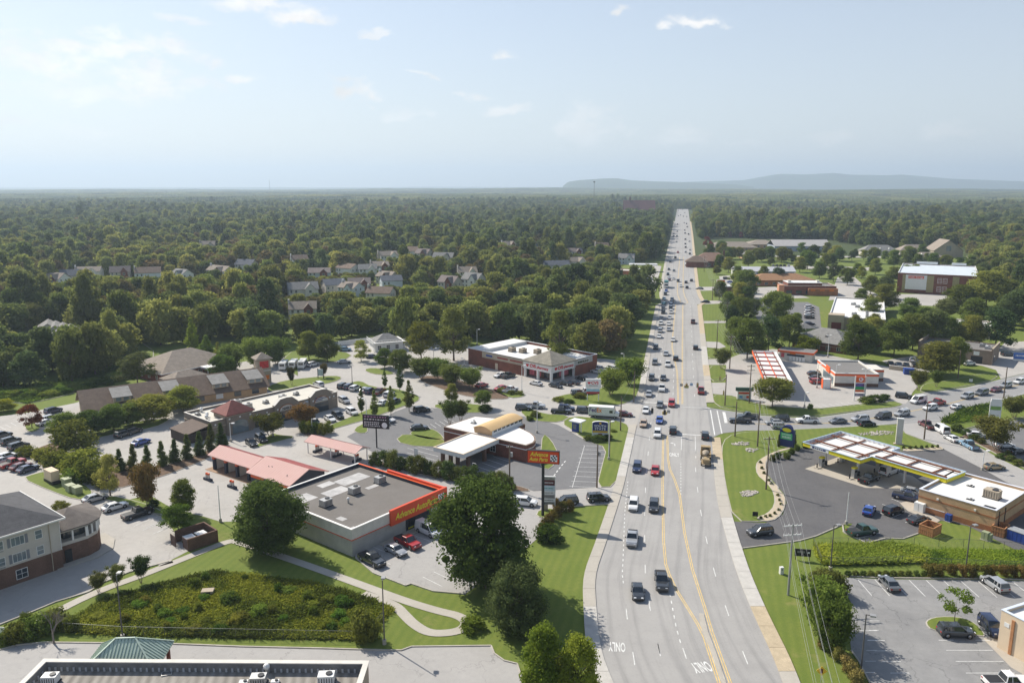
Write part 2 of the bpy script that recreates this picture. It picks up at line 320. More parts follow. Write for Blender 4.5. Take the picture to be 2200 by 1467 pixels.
def ribbon(mb,pts,w,z,dash=None,closed=False):
    """flat strip along 2d points; dash=(on, off, phase)"""
    p=[Vector(q[:2])for q in pts];s=[0.0]
    for a,b in zip(p,p[1:]):s.append(s[-1]+(b-a).length)
    def at(t):
        for i in range(len(p)-1):
            if t<=s[i+1]or i==len(p)-2:
                d=(p[i+1]-p[i]);k=(t-s[i])/max(1e-6,s[i+1]-s[i]);return p[i]+d*k,d.normalized()
    segs=[]
    if dash is None:segs=[(0,s[-1])]
    else:
        t=dash[2]
        while t<s[-1]:segs.append((max(0,t),min(s[-1],t+dash[0])));t+=dash[0]+dash[1]
    for a,b in segs:
        if b-a<.05:continue
        ts=[a]+[q for q in s if a+.05<q<b-.05]+[b];vs=[]
        for t in ts:
            c,d=at(t);n=Vector((-d.y,d.x))*w/2;vs+=[(c.x+n.x,c.y+n.y,z),(c.x-n.x,c.y-n.y,z)]
        mb.add(vs,[(2*i+1,2*i+3,2*i+2,2*i)for i in range(len(ts)-1)])
    return mb
# ---- main road: both kerbs traced, then handled as functions of the distance ahead
EL=[(1318,1467),(1295,1415),(1288,1387),(1281,1302),(1277,1250),(1281,1225),(1298,1179),(1326,1091),(1340,1045),(1358,961),(1367,918),(1381,865),(1397,766),(1408.6,700),(1421,634.6),(1427.7,597.7),(1434,556),(1445,504),(1452,463),(1455.5,446)]
ER=[(1682,1467),(1661,1408),(1643,1373),(1611,1302),(1583,1232),(1562,1161),(1544,1091),(1536,1038),(1530,950),(1523,905),(1518,869),(1508,770),(1501,686),(1496,632),(1491,577),(1488,540),(1485.5,504),(1480.5,463),(1478,446)]
def curve(px):
    w=[P(x,y)for x,y in px];ys=np.array([q.y for q in w]);xs=np.array([q.x for q in w]);o=np.argsort(ys);ys,xs=ys[o],xs[o]
    g=np.unique(np.concatenate([np.arange(ys[0],min(ys[-1],420),2.0),np.arange(420,ys[-1]+20,25.)]));v=np.interp(g,ys,xs)
    for _ in range(4):
        v2=v.copy();v2[1:-1]=.25*v[:-2]+.5*v[1:-1]+.25*v[2:];v=v2
    k0=(v[3]-v[0])/(g[3]-g[0]);k1=(v[-1]-v[-4])/(g[-1]-g[-4])
    def fn(y):
        y=np.asarray(y,float);r=np.interp(y,g,v)
        r=np.where(y<g[0],v[0]+k0*(y-g[0]),r);return np.where(y>g[-1],v[-1]+k1*(y-g[-1]),r)
    return fn
XL,XR=curve(EL),curve(ER)
ROADY=np.unique(np.concatenate([np.arange(40,420,3.0),np.arange(420,1000,15.0),np.arange(1000,2100,40.0)]))
def road_mat():
    m=bpy.data.materials.new('road_asphalt');m.use_nodes=True;nt=m.node_tree;N=nt.nodes;L=nt.links
    b=N['Principled BSDF'];b.inputs['Roughness'].default_value=.8;b.inputs['Specular IOR Level'].default_value=.3
    uv=N.new('ShaderNodeUVMap');sp=N.new('ShaderNodeSeparateXYZ');L.new(uv.outputs[0],sp.inputs[0])
    geo=N.new('ShaderNodeNewGeometry')
    def nz(scale,det=5,vec=None,sc=None):
        n=N.new('ShaderNodeTexNoise');n.inputs['Scale'].default_value=scale;n.inputs['Detail'].default_value=det;n.inputs['Roughness'].default_value=.62
        if sc:
            mp=N.new('ShaderNodeMapping');mp.inputs['Scale'].default_value=sc;L.new(uv.outputs[0],mp.inputs['Vector']);L.new(mp.outputs[0],n.inputs['Vector'])
        else:L.new(geo.outputs['Position'],n.inputs['Vector'])
        return n.outputs['Fac']
    def mix(a,bcol,fac,lo,hi,amt):
        r=N.new('ShaderNodeMapRange');r.inputs['From Min'].default_value=lo;r.inputs['From Max'].default_value=hi;r.inputs['To Max'].default_value=amt;L.new(fac,r.inputs['Value'])
        mx=N.new('ShaderNodeMix');mx.data_type='RGBA';L.new(r.outputs[0],mx.inputs[0])
        if isinstance(a,tuple):mx.inputs[6].default_value=a+(1,)
        else:L.new(a,mx.inputs[6])
        mx.inputs[7].default_value=bcol+(1,);return mx.outputs[2]
    c=mix((.345,.335,.32),(.285,.276,.265),nz(.035),.35,.65,.8)
    c=mix(c,(.385,.373,.355),nz(.22),.4,.7,.5)
    c=mix(c,(.2,.196,.192),nz(1.0,6,sc=(1.6,.035,1)),.52,.75,.55)  # streaks along the lanes
    c=mix(c,(.22,.216,.212),nz(3.0,4),.5,.8,.35)
    w=N.new('ShaderNodeMath');w.operation='PINGPONG';L.new(sp.outputs[0],w.inputs[0]);w.inputs[1].default_value=1.0  # lane centre = 1 (oil line)
    c=mix(c,(.19,.186,.182),w.outputs[0],.72,1.0,.28)
    L.new(c,b.inputs['Base Color']);return m
def build_road():
    mb=MB();uvs=[]
    cols=np.linspace(0,1,7)
    for y in ROADY:
        a,b_=float(XL(y)),float(XR(y))
        for t in cols:mb.v.append((a+(b_-a)*t,y,.06));uvs.append(((b_-a)*t/3.7*2,y))
    k=len(cols)
    mb.f=[(j*k+i,j*k+i+1,(j+1)*k+i+1,(j+1)*k+i)for j in range(len(ROADY)-1)for i in range(k-1)];mb.m=[0]*len(mb.f)
    o=struct('road',mb,road_mat(),'wide grey multi-lane road running to the horizon');me=o.data
    ul=me.uv_layers.new(name='UVMap');ul.data.foreach_set('uv',[c for l in me.loops for c in uvs[l.vertex_index]])
    return o
ROAD=build_road()
def between(f,y):return float(XL(y))*(1-f)+float(XR(y))*f
LW,LY=MB(),MB();ZM=.075
def trace(px):return[P(x,y)for x,y in px]
# yellow double lines south of the crossing
YLp=[(1544.5,1467),(1513,1369),(1499,1341),(1453,1267),(1438,1235),(1430,1211),(1425.5,1161),(1423.5,1056),(1423.5,1000),(1425,936)]
YRp=[(1569,1467),(1530,1359),(1513,1302),(1488,1225),(1470.5,1144),(1460,1062),(1449,1030),(1439,1008),(1435,985),(1434,954),(1433,936)]
for px in(YLp,YRp):
    w=trace(px);w=[w[0]+(w[0]-w[1]).normalized()*30]+w
    for off in(-.15,.15):
        q=[p+Vector((off,0,0))for p in w];ribbon(LY,q,.12,ZM)
def fline(f,y0,y1,st=10):return[(between(f,y),y)for y in np.arange(y0,y1,st)]
YN0=P(1450,868).y
for f in(.555,.625):
    pass
yel_l=curve([(1457,868),(1455,800),(1443.5,745),(1448,690),(1455,620),(1458.5,577),(1465,500),(1467,450)])
yel_r=curve([(1466,868),(1466,800),(1466,750),(1467,659),(1467.5,600),(1469,540),(1470,500),(1470.5,450)])
for fn,off in((yel_l,0),(yel_r,0)):
    for o_ in(-.15,.15):
        ribbon(LY,[(float(fn(y))+o_,y)for y in np.arange(YN0,700,8)],.12,ZM)
# white lane dashes
def dashes(px,on=3.0,off=9.0,ph=0.,w=.13,mb=LW):ribbon(mb,trace(px),w,ZM,(on,off,ph))
dashes(pl(cc,'1320,1400 1313,1335 1270,1075 1247,860'),3,8.2,1.5);dashes(pl(cc,'1247,860 1240,810 1245,700 1255,430 1275,230'),.8,1.1,0,.16)
dashes(pl(cc,'1478,1330 1463,1260 1408,1010 1380,800 1375,480 1383,235 1400,40')+[(1398,905)],3,8.6,1.0)
dashes(pl(cd,'215,1360 195,1290 150,1130 112,930'),.9,1.2,5.2,.16);ribbon(LW,trace(pl(cd,'212,1320 190,1255')),.14,ZM);ribbon(LW,trace(pl(cd,'52,1290 37,1225')),.14,ZM)
dashes(pl(cd,'640,1467 585,1350 485,1100 408,880 355,690 320,530 293,390 278,270 268,170 265,30')+[(1495,985)],3,9.0,4.0)
dashes(pl(cd,'178,320 178,120'),.8,1.0,0,.16);ribbon(LW,trace(pl(c4,'1533,1060 1536,915')),.14,ZM);ribbon(LW,trace(pl(c4,'1683,1110 1680,915')),.14,ZM)
for f,y1 in((.21,900),(.82,900)):ribbon(LW,fline(f,YN0+6,y1,12),.13,ZM,(3.0,9.0,2.0))
ribbon(LW,fline(.47,YN0+2,YN0+55,5),.13,ZM,(3.,5.,0))
# stop lines, crosswalks
for a,b,w in(((1436,931),(1528,937),.55),((1383,864.5),(1437,866.8),.5),((1457,873.5),(1526,877),.3),((1526.3,881),(1535.5,935),.3),((1540.6,882),(1551,932),.3),((1555,885),(1560,909),.8)):
    ribbon(LW,trace((a,b)),w,ZM)
road_lines_w=struct('white_lines',LW,PAINTW,None,ROAD);road_lines_y=struct('yellow_lines',LY,PAINTY,None,ROAD)
def text_mesh(s,size=1.0,extrude=0.0,bold=0.0,shear=0.0,align='CENTER',space=1.0):
    cu=bpy.data.curves.new('text','FONT');cu.body=s;cu.size=size;cu.extrude=extrude;cu.offset=bold;cu.shear=shear;cu.align_x=align;cu.align_y='CENTER';cu.space_character=space;cu.resolution_u=3
    ob=bpy.data.objects.new('text',cu);COL.objects.link(ob);bpy.context.view_layer.update()
    me=bpy.data.meshes.new_from_object(ob.evaluated_get(bpy.context.evaluated_depsgraph_get()));bpy.data.objects.remove(ob);bpy.data.curves.remove(cu);return me
def road_word(s,px,ang,w,h):
    me=text_mesh(s,1.0,0,.02);xs=[v.co.x for v in me.vertices];ys=[v.co.y for v in me.vertices];W=max(xs)-min(xs);H=max(ys)-min(ys)
    for v in me.vertices:v.co.x*=w/W;v.co.y*=h/H
    me.materials.clear();me.materials.append(PAINTW);c=P(*px)
    return part('road_word',me,None,ROAD,loc=(c.x,c.y,ZM),rz=ang)
RDIR=math.atan2(1,.2115)
road_word('ONLY',cc(1208,1245),R(180-6),2.3,2.3);road_word('ONLY',cd(303,1368),R(180+12),2.5,2.3);road_word('ONLY',c4(1460,1112),R(-8),2.3,2.6)
def arrow(px,ang):
    mb=MB();mb.prism([(-.1,-1.3),(.1,-1.3),(.1,.3),(-.5,.95),(-.5,1.3),(-1.1,.8),(-.5,.3),(-.5,.6),(-.1,.2)],0,.004);c=P(*px)
    return part('turn_arrow',mb,PAINTW,ROAD,loc=(c.x,c.y,ZM),rz=ang)
arrow(c4(1465,1000),R(-8))
# ---- median nose
w=[P(*cd(x,y))for x,y in((290,1046),(318,1050),(345,1160),(395,1290),(455,1467),(425,1467),(345,1240),(318,1185),(300,1130))]
w2=[tuple(q.xy)for q in w];e=Vector((w[4].x-w[3].x,w[4].y-w[3].y))*3;w2[4]=tuple(Vector(w2[4])+e);w2[5]=tuple(Vector(w2[5])+e)
md=struct('median_island',MB().prism(inset(w2,.2),.05,.2),WALK,'narrow tan concrete median nose between the yellow lines');struct('kerb',MB().prism(w2,.05,.185),KERB,None,md)
# ---- sidewalks: separate slabs near the camera, one strip farther on
def sidewalk(fn,side,width,gaps,label):
    root=struct('sidewalk',MB().box(-.01,.01,-.01,.01,-.2,-.18),KERB,label);far=MB();k=0
    mats=[WALK,mat('walk_slab_pale',(.47,.45,.415),.9,.1,.8,pos=True,fine=.1),mat('walk_slab_tan',(.45,.37,.255),.9,.14,.6,pos=True,fine=.12)]
    y=66.0
    while y<1300:
        ln=5.4 if y<330 else(30 if y<700 else 80);y2=y+ln;gap=any(a<(y+y2)/2<b for a,b in gaps)
        if not gap:
            n=3 if y<330 else 4;mb=far if y>=330 else MB();g=.03 if y<330 else 0
            yy=np.linspace(y+g,y2-g,n)
            for a,b in zip(yy,yy[1:]):
                def q(yv,o):return(float(fn(yv))+side*o,yv)
                for o0,o1,zt in((.0,.18,.17),(.18,.18+width,.175)):
                    pa,pb,pc,pd=q(a,o0),q(a,o1),q(b,o1),q(b,o0);poly=[pa,pb,pc,pd]
                    mb.prism(poly,.0,zt,0)
            if y<330:
                m=mats[(int((y+(3 if side>0 else 11))//16)*7%5)%3]if side>0 else mats[0 if int(y//27)%3 else 1]
                part('slab',mb,m,root)
        y=y2
    part('far_slabs',far,mats[2]if side>0 else mats[0],root);return root
jw=(P(1367,918).y,P(1381,864).y);je=(P(1530,940).y,P(1518,868).y)
sidewalk(XL,-1,1.75,[jw,(P(1421,634).y-6,P(1421,634).y+10)],'tan concrete sidewalk along the left side of the main road')
sidewalk(XR,1,2.0,[je],'pale and tan slab sidewalk along the right side of the main road')
# ---- paving on the left of the road
BIG=[(1352,1048),(1228,1052),(1147,1057),(1108,1047),(1006,1035),(900,1013),(838,1003),(740,1040),(600,1120),(513,1119),(476,1121),(437,1109),(370,1092),(320,1062),(250,1080),(345,1109),(372,1140),(405,1183),(363,1205),(278,1228),(225,1249),(190,1271),(120,1292),(70,1313),(0,1341),(-80,1362),(-80,905),(60,886),(160,866),(330,815),(560,770),(620,765),(720,735),(800,728),(1000,740),(1110,790),(1290,770),(1335,775),(1350,800),(1393,862),(1380,918)]
sheet('parking_lot',BIG,CONC,.02,'pale concrete paving of the shops left of the main road')
sheet('parking_lot',[(1340,1083),(1309,1082),(1235,1087),(1192,1103),(1161,1151),(1080,1220),(1000,1275),(931,1269),(883,1253),(871,1257),(802,1230),(764,1197),(700,1120),(640,1060),(700,1010),(800,992),(838,1003),(900,1013),(1006,1035),(1108,1047),(1147,1057),(1228,1052),(1350,1048)],CONC2,.03,'grey parking lot round the red-fronted car parts shop')
sheet('parking_lot',[(1281,1047),(1228,1050),(1147,1055),(1108,1043),(1006,1028),(900,1004),(838,994),(745,938),(800,908),(850,884),(885,871),(960,880),(1060,888),(1140,896),(1200,913),(1258,946),(1303,960)],ASPH,.04,'grey asphalt parking lot round the white-roofed bank')
sheet('driveway',[(-60,1415),(0,1397),(35,1387),(95,1381),(365,1384),(520,1390),(700,1394),(835,1398),(862,1398),(884,1390),(1055,1388),(1062,1405),(1083,1420),(1111,1427),(1125,1467),(1140,1700),(-400,1700)],CONC2,.035,'pale concrete driveway behind the flat-roofed building')
# kerb along the near driveway
def kerbline(px,label,w=.2,h=.16,rnd=0):
    mb=MB();pts=trace(px)
    for a,b in zip(pts,pts[1:]):mb.bar(Vector((a.x,a.y,h/2)),Vector((b.x,b.y,h/2)),w,h)
    return struct('kerb',mb,KERB,label)
kerbline([(-60,1413),(0,1396),(35,1386),(95,1380),(365,1383),(520,1389),(700,1393),(835,1397),(862,1397),(884,1389),(1055,1387),(1062,1404),(1083,1419),(1111,1426),(1124,1467)],'kerb between the near driveway and the lawn')
kerbline([(764,1198),(802,1231),(871,1258),(883,1254),(931,1270),(1000,1276)],'kerb on the lawn side of the car parts shop lot')
kerbline([(1161,1151),(1189,1105),(1235,1088),(1312,1083)],'kerb beside the clipped brown hedge by the road')
kerbline([(250,1080),(345,1110),(372,1141)],'kerb at the parking bays facing the car wash trees')
kerbline([(363,1206),(278,1229),(225,1250),(190,1272),(120,1293),(70,1314),(0,1342),(-60,1360)],'kerb on the outer side of the shaded drive')
# walking path
def path(px,w,label,m=None,z0=.03,z1=.07):
    pts=trace(px)
    for _ in range(2):
        q=[pts[0]]
        for a,b in zip(pts,pts[1:]):q+=[a*.75+b*.25,a*.25+b*.75]
        pts=q+[pts[-1]]
    mb=ribbon(MB(),pts,w,z1);o=struct('footpath',mb,m or WALK,label);return o
path([(60,1352),(134,1306),(225,1264),(292,1241),(370,1210),(440,1182),(492,1162),(510,1163),(598,1193),(668,1217),(767,1253),(873,1292),(943,1313),(985,1322),(1004,1336),(995,1352),(963,1360),(921,1360),(890,1342),(869,1321),(852,1302),(820,1288),(780,1275)],1.7,'winding pale concrete footpath round the lawn')
path([(340,1213),(370,1205)],1.6,'short concrete link from the footpath to the hotel drive')
# ---- west street patch and markings, lawn islands
ISL=[
 ([(1205,909),(1228,894),(1285,899),(1334,906),(1352,915),(1349,936),(1340,988),(1322,1046),(1281,1047),(1292,1003),(1303,962),(1268,951),(1250,940),(1230,925)],'long lawn verge between the bank lot and the main road'),
 ([(1189,856),(1205,850),(1232,845),(1270,845),(1300,830),(1330,812),(1352,800),(1383,800),(1370,850),(1360,860),(1335,870),(1290,873),(1245,872),(1215,868)],'lawn corner under the pharmacy sign'),
 ([(1115,882),(1130,873),(1162,889),(1228,893),(1205,908),(1160,906),(1135,902)],'lawn wedge beside the street and bank lane'),
 ([(1160,985),(1165,930),(1185,945),(1200,975),(1185,1010),(1160,1005)],'curved lawn at the round end of the bank'),
 ([(872,929),(925,920),(945,930),(958,947),(905,943)],'lawn beside the bank brick wall'),
 ([(925,872),(960,866),(1020,868),(1050,875),(1055,885),(1010,888),(960,884)],'lawn strip with crape myrtles behind the bank'),
 ([(894,815),(925,805),(1000,820),(1060,838),(1095,852),(1090,858),(1050,858),(990,850),(935,832)],'mulched lawn island with four round trees by the pharmacy',),
 ([(1055,840),(1075,836),(1110,845),(1130,846),(1125,853),(1095,856)],'planted tip of the pharmacy island'),
 ([(800,832),(850,835),(885,845),(902,852),(900,862),(870,872),(835,885),(795,900),(740,915),(690,930),(680,926),(760,893),(810,872),(860,860),(840,850),(795,842),(760,838),(720,832),(755,822),(775,818)],'long lawn strip with columnar trees round the mall parking'),
 ([(575,830),(610,818),(660,812),(720,807),(738,812),(715,822),(680,828),(640,836),(600,838),(575,842)],'lawn behind the strip mall with the small sign'),
 ([(780,795),(800,790),(830,795),(850,803),(830,806),(800,804)],'small lawn by the white porch house'),
 ([(757,923),(790,905),(812,900),(790,918),(790,930),(770,932)],'small lawn wedge under the black sign'),
 ([(846,948),(870,930),(958,946),(1000,955),(900,962)],'lawn between the bank drive lanes'),
 ([(640,922),(655,915),(700,918),(695,932),(668,940),(650,935)],'mulched island with round hedge by the car wash'),
 ([(640,820),(600,758),(700,752),(760,760),(740,775),(690,780),(640,775)],'shaded lawn behind the minibuses'),
 ([(46,1028),(75,1018),(105,1012),(150,1025),(200,1052),(195,1068),(165,1076),(100,1052)],'lawn strip with the generator and green boxes'),
 ([(195,1070),(235,1064),(300,1078),(352,1098),(345,1108),(300,1093),(240,1076)],'narrow planted strip with three trees between lots'),
 ([(55,975),(100,955),(140,945),(150,960),(120,985),(200,990),(330,1010),(445,970),(480,952),(490,962),(450,985),(340,1028),(235,1055),(150,1025),(90,1005)],'hedge bed below the left parking lot'),
 ([(52,910),(80,908),(90,920),(70,930),(55,925)],'round island under the red tree'),
 ([(150,940),(210,920),(300,905),(345,900),(370,900),(330,920),(230,935),(190,950)],'tree-shaded lawn strip along the mall parking'),
 ([(560,950),(585,930),(600,935),(640,938),(600,948),(540,965)],'grass patch under the left orange-green tree'),
 ([(380,1150),(395,1138),(412,1150),(395,1163),(375,1160)],'round bed under the bright green tree'),
 ([(838,1000),(900,1008),(1006,1030),(1108,1042),(1147,1055),(1110,1057),(1006,1040),(900,1018),(838,1007),(800,1000),(790,990),(815,990)],'hedge bed between the car parts shop and the bank'),
 ([(1157,1095),(1190,1092),(1196,1104),(1182,1115),(1150,1110)],'planted island at the foot of the red pole sign'),
 ([(200,700),(0,700),(0,862),(60,868),(150,848),(240,815),(330,800),(330,740)],'dark overgrown kudzu slope left of the mall'),
]
for it in ISL:island(it[0],it[1],m=MULCH if 'mulched' in it[1]or 'hedge bed' in it[1]else None)
# parking bays
def stalls(mb,a,b,c,n,w=.11,z=.052,skip=()):
    """n+1 stripes from a..b, each running to the same offset as a->c (photo pixels)"""
    A,B,Cc=P(*a),P(*b),P(*c);off=Cc-A
    for i in range(n+1):
        if i in skip:continue
        p=A.lerp(B,i/n);ribbon(mb,[p,p+off],w,z)
PK=MB()
stalls(PK,cc(1145,25),cc(1085,275),cc(1000,20),9);ribbon(PK,trace(pl(cc,'1010,20 935,275')),.11,.052)
stalls(PK,cb(905,660),cb(1290,480),cb(1105,745),6);stalls(PK,cb(1300,820),cb(1500,730),cb(1420,880),3)
stalls(PK,ca(620,420),ca(960,550),ca(740,370),5);stalls(PK,ca(700,470),ca(930,560),ca(880,400),4)
stalls(PK,c2(1230,1050),c2(1800,830),c2(1330,1075),8);stalls(PK,c2(1580,660),c2(2150,760),c2(1700,600),8);stalls(PK,c2(1610,830),c2(2100,700),c2(1660,860),6)
stalls(PK,c3(560,1290),c3(800,1220),c3(620,1330),5);stalls(PK,c3(400,1130),c3(560,1080),c3(480,1180),3)
stalls(PK,g2(900,1130),g2(1300,900),g2(1230,1250),4);stalls(PK,g2(-200,680),g2(-200,1000),g2(330,820),4)
stalls(PK,c3(1200,760),c3(1560,820),c3(1330,720),6);stalls(PK,c3(1120,860),c3(1560,940),c3(1230,840),6)
stalls(PK,c1(0,1060),c1(220,980),c1(60,1090),4)
struct('painted_bays',PK,PAINTW,'white painted bay lines on the left lots')
for px,a in((g2(1755,1040),30),(g2(1550,1140),30),(cc(890,115),40)):pass
DR=MB();ribbon(DR,trace([(1190,1022),(1205,1002),(1215,990)]),.25,.053,(1.2,1.0,0));struct('painted_arrows',DR,PAINTW,'broken white lane line in the bank lot')
# ---- paving on the right of the road
sheet('side_road',[(1505,868),(1524,876),(1578,884.5),(1640,893),(1704,897),(1760,896),(1842,884.5),(1900,876),(1946,867),(1966,846),(2020,840),(2077,832),(2149,815),(2200,803),(2420,752),(2420,790),(2200,847),(2138,864),(2057,888.6),(2022,905),(1924,911),(1852,916),(1750,923),(1602,925),(1551,931),(1520,945)],layered('side_road_asphalt',(.27,.268,.265),(.2,.2,.2),(.33,.325,.315),(.05,.2,1.1,8.0),(.6,.5,.35,.3)),.055,'grey side road curving away to the right of the crossing')
sheet('side_road',[(1924,908),(1946,931),(1985,946),(2016,958),(2030,966),(2111,1007),(2160,1035),(2330,1110),(2330,1060),(2200,1010),(2153,988),(2105,961),(2064,939),(2038,930),(2019,904)],CONC2,.05,'pale access road leading down past the yellow canopy')
GAS=[(1545,1119),(1600,1121),(1643,1123),(1660,1118),(1682,1105),(1690,1080),(1685,1062),(1671,1045),(1650,1020),(1643,1005),(1647,987),(1700,970),(1737,961),(1820,958),(1940,969),(2030,966),(2111,1007),(2190,1045),(2330,1110),(2330,1290),(2200,1190),(2080,1130),(2022,1118),(1973,1147),(1940,1157),(1924,1155),(1864,1167),(1813,1143),(1832,1124),(1813,1125),(1753,1151),(1717,1161),(1560,1180)]
sheet('parking_lot',GAS,ASPD,.04,'dark asphalt forecourt of the yellow canopy filling station')
sheet('concrete_pad',[(1729,1007),(1803,981),(1960,1022),(2000,1050),(1860,1048)],PADC,.05,'pale concrete pad under the fuel pumps')
sheet('concrete_pad',pl(c7,'1130,800 1330,760 1320,860 1480,950 1440,975 1200,870'),PADC,.052,'pale concrete apron beside the tan brick store')
kerbline(pl(c7,'640,985 650,1055 850,1148 1010,1105 1160,1110 1290,1065'),'pale kerb round the green pickup bay',.22)
kerbline([(1587,1179),(1717,1162),(1753,1152),(1813,1126)],'kerb on the near side of the filling station entrance')
NR=[(1816,1240),(1885,1244),(2112,1246),(2330,1251),(2330,1700),(1990,1700),(1900,1540),(1869,1467),(1845,1420),(1829,1397),(1822,1340),(1832,1300),(1815,1270)]
sheet('parking_lot',NR,layered('patched_lot',(.245,.243,.24),(.15,.15,.152),(.33,.325,.315),(.06,.22,1.0,8.0),(.7,.55,.35,.3),crack=.35),.04,'patched grey parking lot in the near right corner')
kerbline([(1812,1237),(1885,1241.5),(2112,1243.5),(2330,1248)],'tan kerb along the back of the near right lot')
kerbline([(1869,1467),(1845,1420),(1829,1397)],'kerb beside the golden bushes')
sheet('concrete_pad',pl(ce,'1560,1105 1640,1080 1760,1150 1895,1200 1895,1467 1880,1390 1790,1340'),PADC,.05,'tan concrete walk beside the cream building')
CK=[(1512,772),(1566,770),(1600,757),(1660,750),(1775,762),(1920,790),(1955,805),(1972,831),(1962,841),(1946,870),(1921,862),(1848,868),(1766,877),(1735,877),(1657,873),(1622,865),(1572,850),(1519,845),(1516,822),(1560,822),(1560,784),(1510,784)]
sheet('parking_lot',CK,CONC,.045,'pale concrete forecourt of the red canopy filling station')
for px,lb in(([(1498,647),(1563,645),(1600,648),(1600,654),(1563,652),(1498,654)],'narrow drive crossing the right verge'),([(1500,690),(1555,689.5),(1600,692),(1600,697),(1555,694),(1500,695)],'second narrow drive crossing the right verge'),
    ([(1493,617),(1545,616),(1545,624),(1493,625)],'drive to the red sign'),([(1505,733),(1545,735),(1560,745),(1545,749),(1505,745)],'short drive by the big tree'),([(1487,559),(1512,559),(1512,565),(1487,566)],'drive by the parked silver car'),
    ([(1545,594),(1590,590),(1640,590),(1606,644),(1555,642)],'small lot behind the red sign'),([(1614,618),(1664,616),(1700,628),(1740,640),(1608,644)],'pale lot beside the brick restaurants'),
    ([(1606,648),(1735,649),(1760,660),(1765,706),(1700,706),(1632,694)],'parking lot left of the white-roofed store'),([(1800,594),(1834,594),(1870,625),(1900,640),(1780,645)],'pale drive right of the restaurants'),
    ([(1930,632),(2030,632),(2060,660),(1950,655),(1900,660),(1880,645)],'lot in front of the storage building'),([(1895,775),(2000,758),(2050,768),(2000,800),(1920,791)],'raised lot behind the red and white store'),
    ([(2055,778),(2110,786),(2140,795),(2150,814),(2200,802),(2420,752),(2420,725),(2160,735),(2130,765)],'drive beside the brown brick office'),([(2064,925),(2110,915),(2160,905),(2420,870),(2420,1040),(2240,1005),(2160,975),(2100,940)],'parking lot at the right edge'),
    ([(1325,602),(1364,584),(1395,568),(1421,572),(1412,606),(1409,625),(1330,618)],'lot of the small branch bank up the road'),([(1118,541),(1150,541),(1160,568),(1140,572),(1130,556)],'residential street seen between trees'),([(1640,549),(1900,551),(1900,554),(1640,552)],'path across the school field'),([(1690,570),(1880,575),(1880,582),(1690,577)],'grey school drive')):
    sheet('driveway' if 'drive' in lb else 'parking_lot',px,CONC if 'lot left' not in lb and 'right edge' not in lb else ASPH,.04,lb)
ISR=[
 ([(1740,922),(1852,916),(1922,912),(1944,932),(1983,947),(2014,959),(2026,965),(1940,969),(1820,957),(1737,960),(1700,969),(1650,984),(1640,1005),(1648,1022),(1669,1046),(1683,1063),(1688,1080),(1680,1104),(1660,1116),(1643,1121),(1576,1120),(1558,1045),(1548,965),(1560,938),(1602,927)],'broad lawn round the yellow canopy forecourt'),
 ([(1527,848),(1572,853),(1622,867),(1657,876),(1735,880),(1766,880),(1848,871),(1921,865),(1944,873),(1842,883),(1760,894),(1704,895),(1640,891),(1578,883),(1538,872)],'lawn bank below the red canopy forecourt'),
 ([(1521,786),(1558,786),(1562,818),(1524,820)],'square lawn with the crape myrtle by the road'),
 ([(1514,752),(1556,752),(1558,768),(1516,770)],'small lawn above the crape myrtle'),
 ([(1975,845),(1980,828),(2000,822),(2040,818),(2100,805),(2130,800),(2148,813),(2077,830),(2020,838)],'lawn mound beside the far right road'),
 ([(2022,903),(2057,891),(2138,867),(2200,850),(2420,795),(2420,865),(2160,902),(2110,912),(2066,924),(2038,926)],'lawn with ditch beyond the access road'),
 ([(1985,1374),(1990,1342),(2010,1330),(2060,1328),(2100,1345),(2105,1362),(2060,1372)],'round lawn island with a small tree'),
]
ISR[-1]=(pl(ce,'1088,985 1110,950 1200,928 1350,930 1460,960 1540,1020 1590,1095 1500,1080 1300,1060 1140,1040'),'round lawn island with a small tree')
for it in ISR:island(it[0],it[1])
island(pl(cd,'640,470 690,488 770,470 815,400 815,330 770,290 775,270 720,240 695,170 700,110 760,65 860,40 855,28 745,60 660,105 632,140 640,200 700,250 745,310 748,390 700,440 650,455'),'tan gravel bed with small shrubs round the forecourt lawn',m=layered('tan_gravel',(.50,.42,.30),(.38,.31,.22),(.6,.52,.4),(.1,.6,3.),(.5,.4,.5)),top=.2)
island(pl(g4,'0,1040 120,1060 300,1050 560,1030 680,1010 745,1055 700,1075 300,1095 0,1105'),'gravel bed with clipped shrubs right of the canopy',m=_M['tan_gravel'],top=.2)
island(pl(g4,'1020,850 1060,835 1150,880 1420,1000 1760,1180 2200,1400 2400,1500 2400,1400 2000,1180 1740,1060 1500,950 1300,900 1150,800'),'brown mulch bed with bushes beside the access road',m=MULCH,top=.2)
PK=MB()
stalls(PK,ce(540,622),ce(1800,640),ce(655,755),9);stalls(PK,ce(640,960),ce(590,1380),ce(720,960),5);stalls(PK,ce(700,1040),ce(960,1385),ce(560,1040),4)
stalls(PK,ce(1640,1200),ce(1820,1385),ce(1260,1200),2);stalls(PK,ce(1200,1118),ce(1500,1118),ce(1320,1118),1)
stalls(PK,c7(1060,930),c7(1180,970),c7(1180,880),1);stalls(PK,c7(1060,765),c7(900,860),c7(1150,800),2);stalls(PK,c7(780,1105),c7(640,1045),c7(960,1060),1)
stalls(PK,c5(1230,925),c5(1640,900),c5(1300,955),6);stalls(PK,g4(1880,630),g4(2200,600),g4(2150,600),1)
struct('painted_bays',PK,PAINTW,'white painted bay lines on the right lots')
LE=MB();LEW=MB()
for off in(-.15,.15):
    ribbon(LE,[P(x,y)+Vector((0,off,0))for x,y in((1570,908),(1650,911.5),(1750,911),(1830,905),(1900,895),(1960,883),(2040,867),(2110,848),(2200,824),(2330,790))],.12,ZM)
